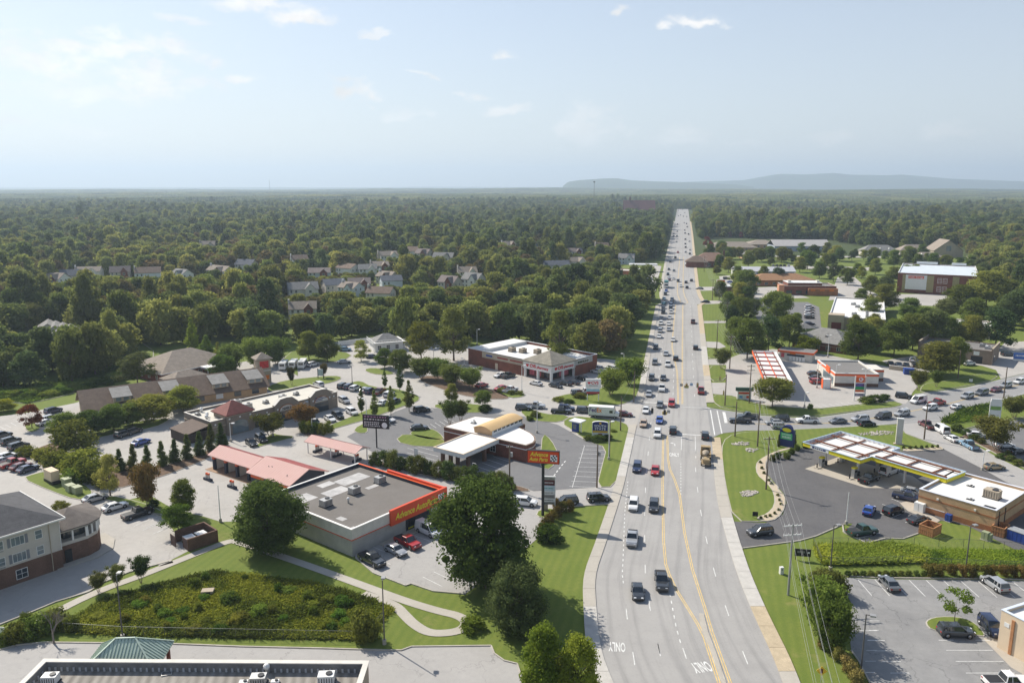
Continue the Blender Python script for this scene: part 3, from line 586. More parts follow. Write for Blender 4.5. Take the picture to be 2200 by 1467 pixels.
ribbon(LE,trace(((1700,897),(1760,897.5))),.01,ZM)
ribbon(LEW,trace(((1600,924),(1704,923.5),(1750,921.5),(1852,914.5),(1920,908.5),(2020,902),(2057,887),(2138,862),(2200,845))),.13,ZM)
ribbon(LEW,trace(((1600,889.5),(1640,895),(1704,899),(1760,898),(1842,886.5),(1900,878))),.13,ZM);ribbon(LEW,trace(((1966,849),(2020,842),(2077,834.5),(2149,817.5),(2200,806))),.13,ZM)
ribbon(LEW,trace(((1960,868),(1985,863))),1.0,ZM);ribbon(LEW,trace(((1935,879),(1950,876))),.8,ZM)
struct('side_road_yellow_lines',LE,PAINTY,'yellow double line on the right side road');struct('side_road_white_lines',LEW,PAINTW,'white edge lines on the right side road')
# river-rock patches on the lawns
def rocks(px,n,label):
    w=pw(px);xs=[q[0]for q in w];ys=[q[1]for q in w];mb=MB();k=0
    def ins(x,y):
        c=False;j=len(w)-1
        for i in range(len(w)):
            if(w[i][1]>y)!=(w[j][1]>y)and x<(w[j][0]-w[i][0])*(y-w[i][1])/(w[j][1]-w[i][1])+w[i][0]:c=not c
            j=i
        return c
    while k<n:
        x,y=random.uniform(min(xs),max(xs)),random.uniform(min(ys),max(ys))
        if ins(x,y):mb.sphere((x,y,.2),random.uniform(.1,.3),6,4,.6);k+=1
    o=struct('rock_bed',mb,ROCKM,label);o['kind']='stuff';tag(o,label,'rocks');return o
rocks(pl(cd,'535,310 560,300 640,300 660,310 600,335 550,335'),130,'pale river rocks in the verge near the entrance');rocks(pl(cd,'485,10 540,0 600,8 590,22 530,25 490,18'),90,'pale river rocks on the corner lawn');rocks(pl(cd,'570,45 610,38 650,45 620,65 580,62'),70,'brown rocks beside the filling station sign')
rocks(pl(c6,'450,1230 700,1205 840,1215 830,1240 650,1255 480,1250'),150,'long bed of river rocks behind the yellow canopy')
# far road beyond the bend
# ================================================================== BUILDINGS
WHITE=mat('white_paint',(.74,.73,.70),.6,.06,1.0);OFFW=mat('off_white',(.62,.59,.53),.75,.1,.7);GREYW=mat('grey_block',(.40,.385,.36),.85,.12,.5,fine=.1)
REDB=mat('red_brick',(.20,.075,.05),.9,.25,.5,fine=.25);BRNB=mat('brown_brick',(.15,.085,.06),.9,.25,.5,fine=.25);TANB=mat('tan_brick',(.50,.33,.185),.85,.12,.6,fine=.15);ORB=mat('orange_brick',(.35,.15,.065),.85,.2,.6,fine=.15)
REDP=mat('signal_red',(.68,.075,.02),.45,.05,.7);ORG=mat('orange_red',(.72,.12,.03),.5,.08,.8);YEL=mat('bright_yellow',(.75,.66,.03),.5,.05,.8);BLK=mat('black_metal',(.022,.023,.026),.5,.2,1.0);DKBL=mat('dark_navy_wall',(.035,.04,.06),.7,.15,.6)
ROOFW=layered('white_membrane',(.70,.695,.67),(.55,.54,.52),(.78,.77,.75),(.12,.5,2.),(.45,.4,.3));ROOFT=layered('cream_membrane',(.60,.57,.50),(.46,.44,.38),(.68,.65,.58),(.12,.5,2.),(.5,.4,.3))
ROOFB=layered('brown_tar_roof',(.17,.155,.14),(.125,.115,.105),(.22,.205,.19),(.1,.4,2.),(.6,.4,.35));ROOFG=layered('grey_tar_roof',(.2,.19,.18),(.15,.145,.14),(.25,.24,.23),(.1,.4,2.),(.6,.4,.35))
SHING=mat('brown_shingle',(.17,.125,.095),.95,.2,.8,fine=.25);SHGD=mat('charcoal_shingle',(.085,.085,.09),.95,.2,.8,fine=.25);SHGG=mat('grey_shingle',(.22,.215,.205),.95,.18,.8,fine=.25);SHTN=mat('taupe_shingle',(.26,.22,.18),.95,.18,.8,fine=.25)
GLASS=mat('window_glass',(.03,.04,.05),.08,.3,.4,spec=.8);GLASSG=mat('pale_glass',(.16,.2,.22),.1,.3,.4,spec=.8);STEEL=mat('galvanised',(.45,.45,.44),.45,.15,2.0,metal=.5);METW=mat('white_metal',(.72,.72,.70),.4,.06,1.2);BROWNST=mat('brown_steel',(.17,.065,.035),.6,.2,1.0);PINK=layered('faded_red_metal',(.66,.43,.385),(.58,.36,.31),(.70,.49,.45),(.2,.8,3.),(.4,.35,.25));REDR=mat('deep_red_metal',(.40,.055,.045),.5,.12,.5);SAGE=mat('sage_green_metal',(.42,.51,.43),.5,.12,.6);STONE=mat('tan_stucco',(.40,.335,.25),.85,.12,.5,fine=.1);TAUPE=mat('taupe_stucco',(.25,.205,.165),.85,.12,.5,fine=.1);SIDING=mat('beige_siding',(.52,.48,.42),.8,.08,.7);BLUE=mat('deep_blue',(.02,.055,.25),.5,.08,.8);WOOD=mat('warm_wood',(.40,.19,.085),.75,.2,2.0);GREENBX=mat('utility_green',(.3,.33,.2),.6,.12,1.);CREAM=mat('cream_stucco',(.66,.53,.38),.85,.07,.6)
RED=mat('letter_red',(.62,.02,.03),.5,0);YELL=mat('letter_yellow',(.80,.72,.05),.5,0);WHL=mat('letter_white',(.8,.8,.8),.5,0);BLKL=mat('letter_black',(.02,.02,.02),.5,0);NAVY=mat('letter_navy',(.02,.03,.14),.5,0);ORL=mat('letter_orange',(.8,.2,.01),.5,0);PURP=mat('letter_purple',(.085,.03,.2),.5,0);GRNL=mat('screen_green',(.1,.5,.2),.4,0);GOLD=mat('gold',(.72,.45,.04),.5,0)
FACES={'front':(lambda L,D:lambda u,v,n:(u,-n,v)),'right':(lambda L,D:lambda u,v,n:(L+n,u,v)),'back':(lambda L,D:lambda u,v,n:(L-u,D+n,v)),'left':(lambda L,D:lambda u,v,n:(-n,D-u,v))}
FROT={'front':(R(90),0,0),'right':(R(90),0,R(90)),'back':(R(90),0,R(180)),'left':(R(90),0,R(-90))}
def fbox(mb,face,L,D,u0,u1,v0,v1,n0,n1,mi=0):
    f=FACES[face](L,D);p=[f(u0,v0,n0),f(u1,v1,n1)]
    return mb.box(min(p[0][0],p[1][0]),max(p[0][0],p[1][0]),min(p[0][1],p[1][1]),max(p[0][1],p[1][1]),min(p[0][2],p[1][2]),max(p[0][2],p[1][2]),mi)
def fpart(name,T,face,L,D,u0,u1,v0,v1,n0,n1,m,label=None):return part(name,fbox(MB(),face,L,D,u0,u1,v0,v1,n0,n1),m,T,label=label)
def window(T,face,L,D,u,v,w,h,fm=None,pm=None,nx=2,ny=2,n0=.0,name='window',b=.07):
    fm=fm or WHITE;mb=MB();fr=lambda*a:fbox(mb,face,L,D,*a)
    for(a,c,e,g)in((u,u+w,v,v+b),(u,u+w,v+h-b,v+h),(u,u+b,v+b,v+h-b),(u+w-b,u+w,v+b,v+h-b)):fr(a,c,e,g,n0+.002,n0+.09)
    for i in range(1,nx):fr(u+w*i/nx-b*.3,u+w*i/nx+b*.3,v+b,v+h-b,n0+.03,n0+.08)
    for j in range(1,ny):fr(u+b,u+w-b,v+h*j/ny-b*.3,v+h*j/ny+b*.3,n0+.03,n0+.075)
    o=part(name,mb,fm,T);part('pane',fbox(MB(),face,L,D,u+b,u+w-b,v+b,v+h-b,n0+.002,n0+.025),pm or GLASS,o);return o
def letters(T,face,L,D,s,u,v,h,m,n=.06,ext=.04,bold=.0,shear=0.,wid=None,align='CENTER',name='lettering'):
    me=text_mesh(s,h/.69,ext,bold,shear,align)
    if wid:
        xs=[q.co.x for q in me.vertices];k=wid/(max(xs)-min(xs))
        for q in me.vertices:q.co.x*=k
    me.materials.clear();me.materials.append(m);o=part(name,me,None,T);o.location=FACES[face](L,D)(u,v,n);o.rotation_euler=FROT[face];return o
def wall4(T,L,D,h,m,t=.3,z0=0.,name='wall'):
    for b in((0,L,0,t),(0,L,D-t,D),(0,t,t,D-t),(L-t,L,t,D-t)):part(name,MB().box(*b,z0,h),m,T)
def flat(T,L,D,h,m,rm,cope=None,par=.55,t=.3,ov=.06):
    wall4(T,L,D,h,m,t);part('roof',MB().box(t,L-t,t,D-t,h-par-.2,h-par),rm,T)
    if cope:
        mb=MB()
        for b in((-ov,L+ov,-ov,t+ov),(-ov,L+ov,D-t-ov,D+ov),(-ov,t+ov,t+ov,D-t-ov),(L-t-ov,L+ov,t+ov,D-t-ov)):mb.box(*b,h+.002,h+.1)
        part('coping',mb,cope,T)
def gable(L0,L1,y0,y1,ze,zr,ov=.4,th=.16,ridge=.5):
    ym=y0+(y1-y0)*ridge;k0=(zr-ze)/(ym-y0);k1=(zr-ze)/(y1-ym);a,b=L0-ov,L1+ov
    pr=[(y0-ov,ze-ov*k0),(ym,zr),(y1+ov,ze-ov*k1),(y1+ov,ze-ov*k1-th),(ym,zr-th*1.25),(y0-ov,ze-ov*k0-th)]
    mb=MB();n=6;vs=[(a,y,z)for y,z in pr]+[(b,y,z)for y,z in pr]
    mb.add(vs,[(0,1,7,6)[::-1],(1,2,8,7)[::-1],(2,3,9,8)[::-1],(3,4,10,9)[::-1],(4,5,11,10)[::-1],(5,0,6,11)[::-1],(5,4,1,0),(4,3,2,1),(6,7,10,11),(7,8,9,10)]);return mb
def gable_tri(mb,x,y0,y1,ze,zr,t=.2,ridge=.5):
    ym=y0+(y1-y0)*ridge;vs=[(x+d,y,z)for d in(0,t)for y,z in((y0,ze),(y1,ze),(ym,zr-.12))]
    return mb.add(vs,[(0,2,1),(3,4,5),(0,1,4,3),(1,2,5,4),(2,0,3,5)])
def hip(x0,x1,y0,y1,ze,zr,ov=.5,th=.2):
    x0-=ov;x1+=ov;y0-=ov;y1+=ov;hw=min(x1-x0,y1-y0)/2;mb=MB()
    if x1-x0>=y1-y0:r0,r1=(x0+hw,(y0+y1)/2,zr),(x1-hw,(y0+y1)/2,zr)
    else:r0,r1=((x0+x1)/2,y0+hw,zr),((x0+x1)/2,y1-hw,zr)
    vs=[(x0,y0,ze),(x1,y0,ze),(x1,y1,ze),(x0,y1,ze),r0,r1,(x0,y0,ze-th),(x1,y0,ze-th),(x1,y1,ze-th),(x0,y1,ze-th)]
    fs=[(0,1,5,4),(1,2,5),(2,3,4,5),(3,0,4)]if x1-x0>=y1-y0 else[(0,1,4),(1,2,5,4),(2,3,5),(3,0,4,5)]
    return mb.add(vs,fs+[(0,6,7,1),(1,7,8,2),(2,8,9,3),(3,9,6,0),(9,8,7,6)])
def frame(a,b,za=0.,zb=None):
    A=P(a[0],a[1],za);B=P(b[0],b[1],za if zb is None else zb);d=B-A;return Vector((A.x,A.y,0)),math.atan2(d.y,d.x),math.hypot(d.x,d.y)
def bld(name,label,cat,A,rz,group=None):return thing(name,label,cat,A,rz,group)
def W(A,rz,x,y,z=0.):return Vector((A.x+x*math.cos(rz)-y*math.sin(rz),A.y+x*math.sin(rz)+y*math.cos(rz),z))
def ac_unit(pos,rz,s=(1.8,1.3,1.2),label='',m=None):
    t=thing('rooftop_unit',label,'air conditioner',pos,rz);w,d,h=s
    part('skid',MB().box(-w/2-.1,w/2+.1,-d/2-.1,d/2+.1,0,.14),BLK,t);part('casing',MB().box(-w/2,w/2,-d/2,d/2,.142,h),m or STEEL,t)
    mb=MB();[mb.box(-w/2+.15+k*(w-.4)/5,-w/2+.23+k*(w-.4)/5,-d/2-.03,-d/2-.002,.3,h-.2)for k in range(6)];part('louvre',mb,BLK,t)
    part('fan',MB().tube((w*.18,0,h),(w*.18,0,h+.12),min(w,d)*.3,None,12),BLK,t);return t
def vent(pos,label,r=.25,h=.6):
    t=thing('roof_vent',label,'vent',pos);part('stack',MB().tube((0,0,0),(0,0,h),r*.6,None,8),STEEL,t);part('cap',MB().sphere((0,0,h+r*.5),r,8,5),METW,t);return t
# ------------------------------------------------ car parts shop (red front)
A,rz,_=frame(cb(865,530),cb(1450,265),5.0,5.4);L,D,h=22.6,24.2,4.9;T=bld('parts_shop','grey block car parts shop with a red sign front and brown flat roof','shop',A,rz)
wall4(T,L,D,h,GREYW);part('roof',MB().box(.3,L-.3,.3,D-.3,h-.75,h-.55),ROOFB,T)
part('parapet_lining',MB().box(.302,L-.302,D-.36,D-.302,h-.54,h-.02).box(L-.36,L-.302,.302,D-.37,h-.54,h-.02),DKBL,T)
part('coping',MB().box(-.06,L+.06,-.06,.34,h+.002,h+.1).box(-.06,L+.06,D-.34,D+.06,h+.002,h+.1).box(-.06,.34,.342,D-.342,h+.002,h+.1),WHITE,T);part('coping',MB().box(L-.34,L+.06,.342,D-.342,h+.003,h+.1),ORG,T)
part('fascia',fbox(fbox(MB(),'front',L,D,-.07,8.6,3.1,4.98,.005,.12),'left',L,D,0,D,3.1,4.98,.005,.12),OFFW,T);part('red_stripe',fbox(fbox(MB(),'front',L,D,-.13,8.6,2.95,3.098,.005,.15),'left',L,D,0,D,2.95,3.098,.005,.15),REDP,T)
part('sign_band',fbox(MB(),'front',L,D,8.62,L+.6,2.6,5.5,.01,.5).box(L+.01,L+.5,-.008,15.5,2.9,5.45),REDP,T)
letters(T,'front',L,D,'Advance AutoParts',15.0,3.95,1.15,YELL,.52,.05,.02,.25,10.8)
fl=MB()
for i in range(5):
    for j in range(4):
        if(i+j)%2==0:fbox(fl,'front',L,D,20.75+i*.26+j*.08,21.0+i*.26+j*.08,3.6+j*.26,3.85+j*.26,.505,.53)
part('flag_checks',fl,BLKL,T);part('flag',fbox(MB(),'front',L,D,20.7,22.3,3.57,4.68,.501,.506),WHL,T)
part('shopfront',fbox(MB(),'front',L,D,12.6,19.0,.05,2.58,.01,.06),GLASS,T)
mb=MB();[fbox(mb,'front',L,D,12.6+k*.91,12.68+k*.91,.05,2.58,.065,.12)for k in range(8)];part('mullion',mb,BLK,T);part('door_signs',fbox(fbox(MB(),'front',L,D,13.2,15.5,.35,.65,.07,.09),'front',L,D,16,18.3,.35,.65,.07,.09),YELL,T)
part('canopy_post',MB().tube((22.9,-.25,0),(22.9,-.25,2.6),.12),REDP,T);part('canopy_post',MB().tube((L+.25,15.3,0),(L+.25,15.3,2.9),.1),REDP,T)
part('walkway',MB().box(6.0,L+1.6,-1.9,-.002,0.0,.17).box(L+.002,L+1.6,0,15.5,0,.168),PADC,T)
[part('roof_patch',MB().box(*q,h-.549,h-.54+.003*i),mat('silver_patch',(.42,.41,.40),.7,.2,.8),T)for i,q in enumerate(((2,6.5,17,20.5),(8,13,15.2,18.2),(13.4,20,17.5,21),(2.2,3.4,5,6.8),(.8,2,.6,1.8),(15,19.5,12.4,13.6),(10,13.2,20,22)))]
for i,(x,y)in enumerate(((4.8,12.6),(12.0,13.1),(18.8,13.4))):ac_unit(W(A,rz,x,y,h-.55),rz,(1.9,1.5,1.35),('nearest','middle','farthest')[i]+' grey air unit on the brown shop roof')
vent(W(A,rz,8.2,10.4,h-.55),'bent grey vent between the shop roof air units',.3,.7)
# ------------------------------------------------ self-service car wash
A,rz,_=frame(g3(90,425),g3(610,590),3.5);T=bld('car_wash','car wash with faded pink metal roof and open bays','car wash',A,rz);e=3.5
def metal_gable(T,x0,x1,y0,y1,ze,zr,ov=.5):
    mb=gable(x0,x1,y0,y1,ze,zr,ov,.14);o=part('roof',mb.mesh('roof',[PINK]),None,T)
    ym=(y0+y1)/2;seam=MB();n=int((x1-x0)/.62)
    for k in range(n+1):
        x=x0-ov+(x1-x0+2*ov)*k/n
        for ya,yb in((y0-ov,ym),(y1+ov,ym)):
            ka=(zr-ze)/abs(ym-(y0 if ya<ym else y1));seam.bar((x,ya,ze-ov*ka+.02),(x,yb,zr+.02),.05,.05)
    part('seam',seam,PINK,o);rs=MB();rs.add([(x0-ov,ym+.05,zr+.004),(x1+ov,ym+.05,zr+.004),(x1+ov,y1+ov+.02,ze-ov*(zr-ze)/(y1-ym)+.004),(x0-ov,y1+ov+.02,ze-ov*(zr-ze)/(y1-ym)+.004)],[(0,1,2,3)]);part('far_slope',rs,REDR,o);return o
metal_gable(T,.3,15.6,.6,6.0,e,e+1.2);metal_gable(T,16.2,28.9,-1.2,8.2,e-.1,e+1.75)
for x in(1.3,5.5,9.4,13.4):
    p=part('pier',MB().box(x-.3,x+.3,.4,1.0,0,e-.1),DKBL,T);part('orange_band',MB().box(x-.33,x+.33,.37,1.03,e-1.0,e-.45),ORG,p);part('bay_wall',MB().box(x-.12,x+.12,1.002,5.9,0,e-.1),OFFW,T)
part('back_wall',MB().box(16.3,28.8,7.7,8.0,0,e-.25),DKBL,T);part('front_wall',MB().box(16.3,28.8,-1.0,-.7,0,e-.3),DKBL,T);part('orange_stripe',MB().box(16.3,20.5,-1.03,-1.002,2.1,2.8),ORG,T);part('orange_stripe',MB().box(24.6,28.8,-1.03,-1.002,1.6,2.6),ORG,T)
part('end_wall',gable_tri(MB().box(28.5,28.8,-.698,7.698,0,e-.1),28.55,-1.0,8.0,e-.1,e+1.7),DKBL,T);part('end_wall',gable_tri(MB().box(16.3,16.6,-.698,7.698,0,e-.1),16.3,-1.0,8.0,e-.1,e+1.7),DKBL,T)
part('door',MB().box(21.2,23.6,-1.06,-1.002,0,2.4),STONE,T);part('floor_slab',MB().box(-.5,16.2,-.6,6.6,.03,.09),mat('stained_slab',(.3,.2,.13),.9,.3,.6),T)
for x,y,z in((19.5,1.1,e+.35),(20.3,1.3,e+.4),(26.4,.2,e+.15)):part('roof_hook',MB().tube((x,y,z),(x,y+.1,z+.7),.05).tube((x,y+.1,z+.7),(x+.3,y,z+.55),.05),BLK,T)
def vacuum(pos,rz,label,n=2):
    t=thing('vacuum_station',label,'vacuum',pos,rz,'car wash vacuum islands');part('plinth',MB().box(-1.3,1.3,-.3,.3,0,.55),DKBL,t)
    for k in range(n):
        x=-.35+.7*k if n==2 else 0;d=part('drum',MB().tube((x,0,.552),(x,0,1.35),.26,.26,10),STEEL,t);part('head',MB().tube((x,0,1.352),(x,0,1.7),.3,.22,10),ORG,d)
    return t
vacuum(W(A,rz,5.9,-4.2),rz,'left orange-topped vacuum pair in front of the car wash');vacuum(W(A,rz,13.8,-3.9),rz,'right orange-topped vacuum pair in front of the car wash')
A,rz,_=frame(g3(1265,265),g3(1885,415),3.0);T=bld('vacuum_canopy','open canopy with pink metal roof and white posts behind the car wash','canopy',A,rz);e=3.0
metal_gable(T,.2,15.9,.2,4.6,e,e+.9,.3)
for x in(.6,8.0,15.5):
    for y in(.4,4.4):part('post',MB().box(x-.09,x+.09,y-.09,y+.09,0,e),METW,T)
part('arch',gable_tri(MB(),15.7,.2,4.6,e,e+.88,.15),METW,T)
for i,(x,lb)in enumerate(((1.6,'left'),(8.0,'middle'),(14.2,'right'))):vacuum(W(A,rz,x,2.4),rz+R(90),lb+' orange-topped vacuum pair under the small pink canopy')
# ------------------------------------------------ bank with drive-through
A,rz,_=frame(g2(775,860),g2(1405,590),4.2);h=4.2;T=bld('bank','brick bank with white flat roofs, drive-through canopy and tan curved clerestory','bank',A,rz)
part('canopy_roof',MB().box(0,13.0,0,8.4,h-.75,h-.15),ROOFW,T);part('canopy_fascia',MB().box(-.12,13.0,-.12,-.002,h-.95,h).box(-.12,-.002,0,8.52,h-.95,h).box(0,13.0,8.402,8.52,h-.95,h),METW,T);part('coping',MB().box(-.16,13.05,-.16,.16,h+.002,h+.06).box(-.16,.16,.162,8.3,h+.002,h+.06).box(-.16,13.05,8.302,8.56,h+.002,h+.06),CREAM,T)
for x,y in((2.4,7.9),(2.8,5.9),(3.2,4.2),(2.6,.7),(8.5,.7)):part('canopy_column',MB().box(x-.35,x+.35,y-.35,y+.35,0,h-.76),BRNB,T)
part('teller_wall',MB().box(7.5,12.8,5.2,5.5,0,h-.8),STONE,T);window(T,'left',13.0,4.0,1.6,.9,1.6,1.6,n0=-12.9)
blk=[(13.05,-4.2),(13.4,-7.6),(14.2,-8.0),(16.4,-7.8),(19.0,-6.2),(21.2,-3.4),(22.6,-.4),(23.3,1.4),(26.6,1.6),(26.6,9.4),(24.2,15.8),(13.05,16.8)]
blk=[(13.05,-7.6),(15.6,-7.9),(17.6,-7.2),(19.6,-5.6),(21.3,-3.3),(22.5,-.6),(23.3,1.6),(26.4,1.8),(26.4,9.4),(24.4,15.9),(13.05,16.6)]
part('wall',MB().prism(blk,0,h-.45),REDB,T);part('stone_band',MB().prism(inset(blk,-.05),h-1.2,h-1.02),WHITE,T);part('parapet',MB().prism(inset(blk,-.02),h-.449,h-.05),BRNB,T);part('roof',MB().prism(inset(blk,.25),h-.05,h-.03),ROOFW,T);part('coping',MB().prism(inset(blk,-.06),h-.1,h-.051),CREAM,T)
cl=MB();n=8;x0,x1,y0,y1=13.8,26.3,2.5,7.9;pr=[(y0+(y1-y0)*k/n,h+1.3+.75*math.sin(math.pi*k/n))for k in range(n+1)]
vs=[(x0-.3,y,z)for y,z in pr]+[(x1+.3,y,z)for y,z in pr]+[(x0-.3,y,z-.14)for y,z in pr]+[(x1+.3,y,z-.14)for y,z in pr];m_=n+1
cl.add(vs,[(k,k+m_,k+m_+1,k+1)[::-1]for k in range(n)]+[(2*m_+k,2*m_+k+1,3*m_+k+1,3*m_+k)[::-1]for k in range(n)]+[(k,k+1,2*m_+k+1,2*m_+k)[::-1]for k in range(n)]+[(m_+k,3*m_+k,3*m_+k+1,m_+k+1)[::-1]for k in range(n)]+[(0,2*m_,3*m_,m_)[::-1],(n,m_+n,3*m_+n,2*m_+n)[::-1]])
cr_=part('clerestory_roof',cl,layered('tan_metal_roof',(.58,.40,.2),(.46,.31,.15),(.66,.47,.25),(.2,.8),(.4,.3)),T)
endp=[(y0+.15,h-.02),(y1-.15,h-.02)]+[(y,z-.15)for y,z in pr[::-1]];ew=MB()
for xx in(x0,x1-.15):ew=MB();k=len(endp);part('clerestory_end',ew.add([(xx,y,z)for y,z in endp]+[(xx+.15,y,z)for y,z in endp],[tuple(range(k))[::-1],tuple(range(k,2*k))]+[(i,(i+1)%k,k+(i+1)%k,k+i)for i in range(k)]),TANB,T)
for ya,yb in((y0+.15,y0+.3),(y1-.3,y1-.15)):part('clerestory_wall',MB().box(x0+.16,x1-.16,ya,yb,h-.02,h+1.28),METW,T)
for k in range(7):part('window',MB().box(x0+.8+k*1.7,x0+2.1+k*1.7,y0+.12,y0+.148,h+.65,h+1.15),GLASS,T)
window(T,'front',30,0,14.0,.5,1.3,2.3,GLASSG,GLASS,2,3,n0=7.72);window(T,'left',13.05,0,2.6,.4,1.0,2.4,WHITE,GLASS,1,2);window(T,'left',13.05,16.6,2.2,.9,1.1,1.9,WHITE,METW,1,2)
mb=MB();[mb.box(18.6+k*.0,18.7,0,.1,0,.1)for k in range(1)]
for k,(p0,p1)in enumerate(((blk[2],blk[3]),(blk[3],blk[4]),(blk[4],blk[5]))):
    d=Vector((p1[0]-p0[0],p1[1]-p0[1]));q=Vector(p0)+d*.15;r_=Vector(p0)+d*.85;nn=Vector((d.y,-d.x)).normalized()*.08;part('window',MB().prism([tuple(q),tuple(r_),tuple(r_+nn),tuple(q+nn)],.5,2.9),GLASS,T)
ac_unit(W(A,rz,19.5,12.5,h-.03),rz,(1.0,.8,.6),'small vent box on the white bank roof',METW)
# ------------------------------------------------ bank cash machine kiosk and signs in the verge
A=P(*c4(430,870));T=bld('cash_machine','blue drive-up cash machine kiosk under a white flat canopy','cash machine',A,R(-35));part('cabinet',MB().box(-1.0,.6,-.5,.5,.15,2.7),BLUE,T);part('panel',MB().box(-.7,.3,-.53,-.502,.9,2.2),GLASSG,T);part('canopy',MB().box(-1.4,2.0,-1.5,1.5,2.9,3.2),METW,T);part('post',MB().box(1.3,1.5,-.1,.1,.15,2.9),METW,T);part('plinth',MB().box(-1.5,1.9,-.8,.8,0,.15),KERB,T)
# ------------------------------------------------ pharmacy
A,rz,_=frame(c3(1880,840),c4(600,235));L,D,h=23.6,39.0,5.6;T=bld('pharmacy','brick pharmacy with white flat roof and hipped corner entrance with red lettering','shop',A,rz)
part('wall',MB().box(11.5,L,0,.35,0,h),REDB,T);part('wall',MB().box(.4,.75,12.2,D,0,h),REDB,T);part('wall',MB().box(.752,L,D-.35,D,0,h),REDB,T);part('wall',MB().box(L-.35,L,.352,D-.352,0,h),REDB,T);part('roof',MB().box(.752,L-.352,12.5,D-.352,h-1.0,h-.8).box(11.5,L-.352,.352,12.498,h-1.0,h-.8),ROOFW,T)
part('coping',MB().box(.3,.85,12.2,D+.08,h+.002,h+.14).box(.852,L+.08,D-.4,D+.08,h+.002,h+.14).box(L-.4,L+.08,.4,D-.402,h+.002,h+.14).box(11.5,L+.08,-.06,.398,h+.002,h+.14),METW,T);part('raised_bay',MB().box(.9,L-.4,32.0,D-.4,h-.79,h+.3),ROOFW,T)
part('stucco_band',MB().box(.36,.398,12.2,32.0,3.4,h-.1),STONE,T);part('stucco_band',MB().box(11.5,21,-.04,-.002,3.6,h-.1),mat('grey_stucco',(.4,.4,.4),.85,.1,.6),T)
part('red_letters_band',MB().box(.30,.355,13.0,18.6,4.2,4.65).box(.30,.355,19.6,24.6,4.2,4.65),mat('letter_dark_red',(.28,.03,.03),.6,.3,3.),T);part('sign_panel',MB().box(.30,.355,27.0,30.0,4.1,4.7),BLUE,T)
part('corner_roof',hip(0,12.2,0,12.2,h,h+3.1,.5,.3),mat('weathered_shingle',(.235,.215,.175),.95,.25,.5,fine=.2),T)
part('corner_fascia',MB().box(0,12.2,0,.4,2.9,h-.3).box(0,.4,.402,12.2,2.9,h-.3),WHITE,T)
for x,y in((.35,.35),(6.0,.35),(11.6,.35),(.35,6.0),(.35,11.6)):part('column',MB().box(x-.35,x+.35,y-.35,y+.35,0,2.9),WHITE,T)
part('entrance_wall',MB().box(2.2,11.5,2.2,2.5,0,5.2).box(2.2,2.5,2.502,12.2,0,5.2),BRNB,T)
for k,(x0,x1)in enumerate(((3.0,5.2),(6.4,8.6),(8.8,11.0))):part('shop_window',MB().box(x0,x1,2.14,2.198,.5,2.7),mat('pink_poster',(.68,.16,.2),.5,.4,3.)if k else GLASS,T)
for k,(y0,y1)in enumerate(((3.0,5.0),(6.4,8.6),(9.2,11.4))):part('shop_window',MB().box(2.14,2.198,y0,y1,.5,2.7),mat('pink_poster',(.68,.16,.2),.5,.4,3.)if k else GLASS,T)
def heart(T,face,L,D,u,v,s,n=.05):
    pts=[(0,-.9),(.5,-.45),(.9,.05),(.95,.45),(.7,.75),(.35,.75),(0,.4),(-.35,.75),(-.7,.75),(-.95,.45),(-.9,.05),(-.5,-.45)];f=FACES[face](L,D);k=len(pts)
    mb=MB();mb.add([f(u+a*s,v+b*s,n)for a,b in pts]+[f(u+a*s,v+b*s,n+.06)for a,b in pts],[tuple(range(k)),tuple(range(2*k-1,k-1,-1))]+[(i,(i+1)%k,k+(i+1)%k,k+i)for i in range(k)]);return part('heart_logo',mb,RED,T)
letters(T,'front',L,D,'CVS',4.35,4.1,1.0,RED,.05,.05,.04,0,2.6);letters(T,'front',L,D,'pharmacy',8.5,4.05,.85,RED,.05,.05,.01,0,4.9);heart(T,'front',L,D,2.1,4.1,.6)
letters(T,'left',L,12.2,'CVS',4.2,4.1,1.0,RED,.05,.05,.04,0,2.6);letters(T,'left',L,12.2,'pharmacy',8.4,4.05,.85,RED,.05,.05,.01,0,4.9);heart(T,'left',L,12.2,1.9,4.1,.6)
window(T,'front',L,D,13,3.9,6.0,1.0,METW,GLASS,5,1,n0=.04);part('white_door',MB().box(.33,.398,24.4,25.6,0,2.3),CREAM,T)
for i,(x,y)in enumerate(((8.6,24.5),(9.9,20.6),(12.4,16.0))):ac_unit(W(A,rz,x+1,y+2,h-.8),rz,(2.2,1.8,1.5),('left','middle','right')[i]+' air unit on the white pharmacy roof',STONE)
PH=(A,rz)
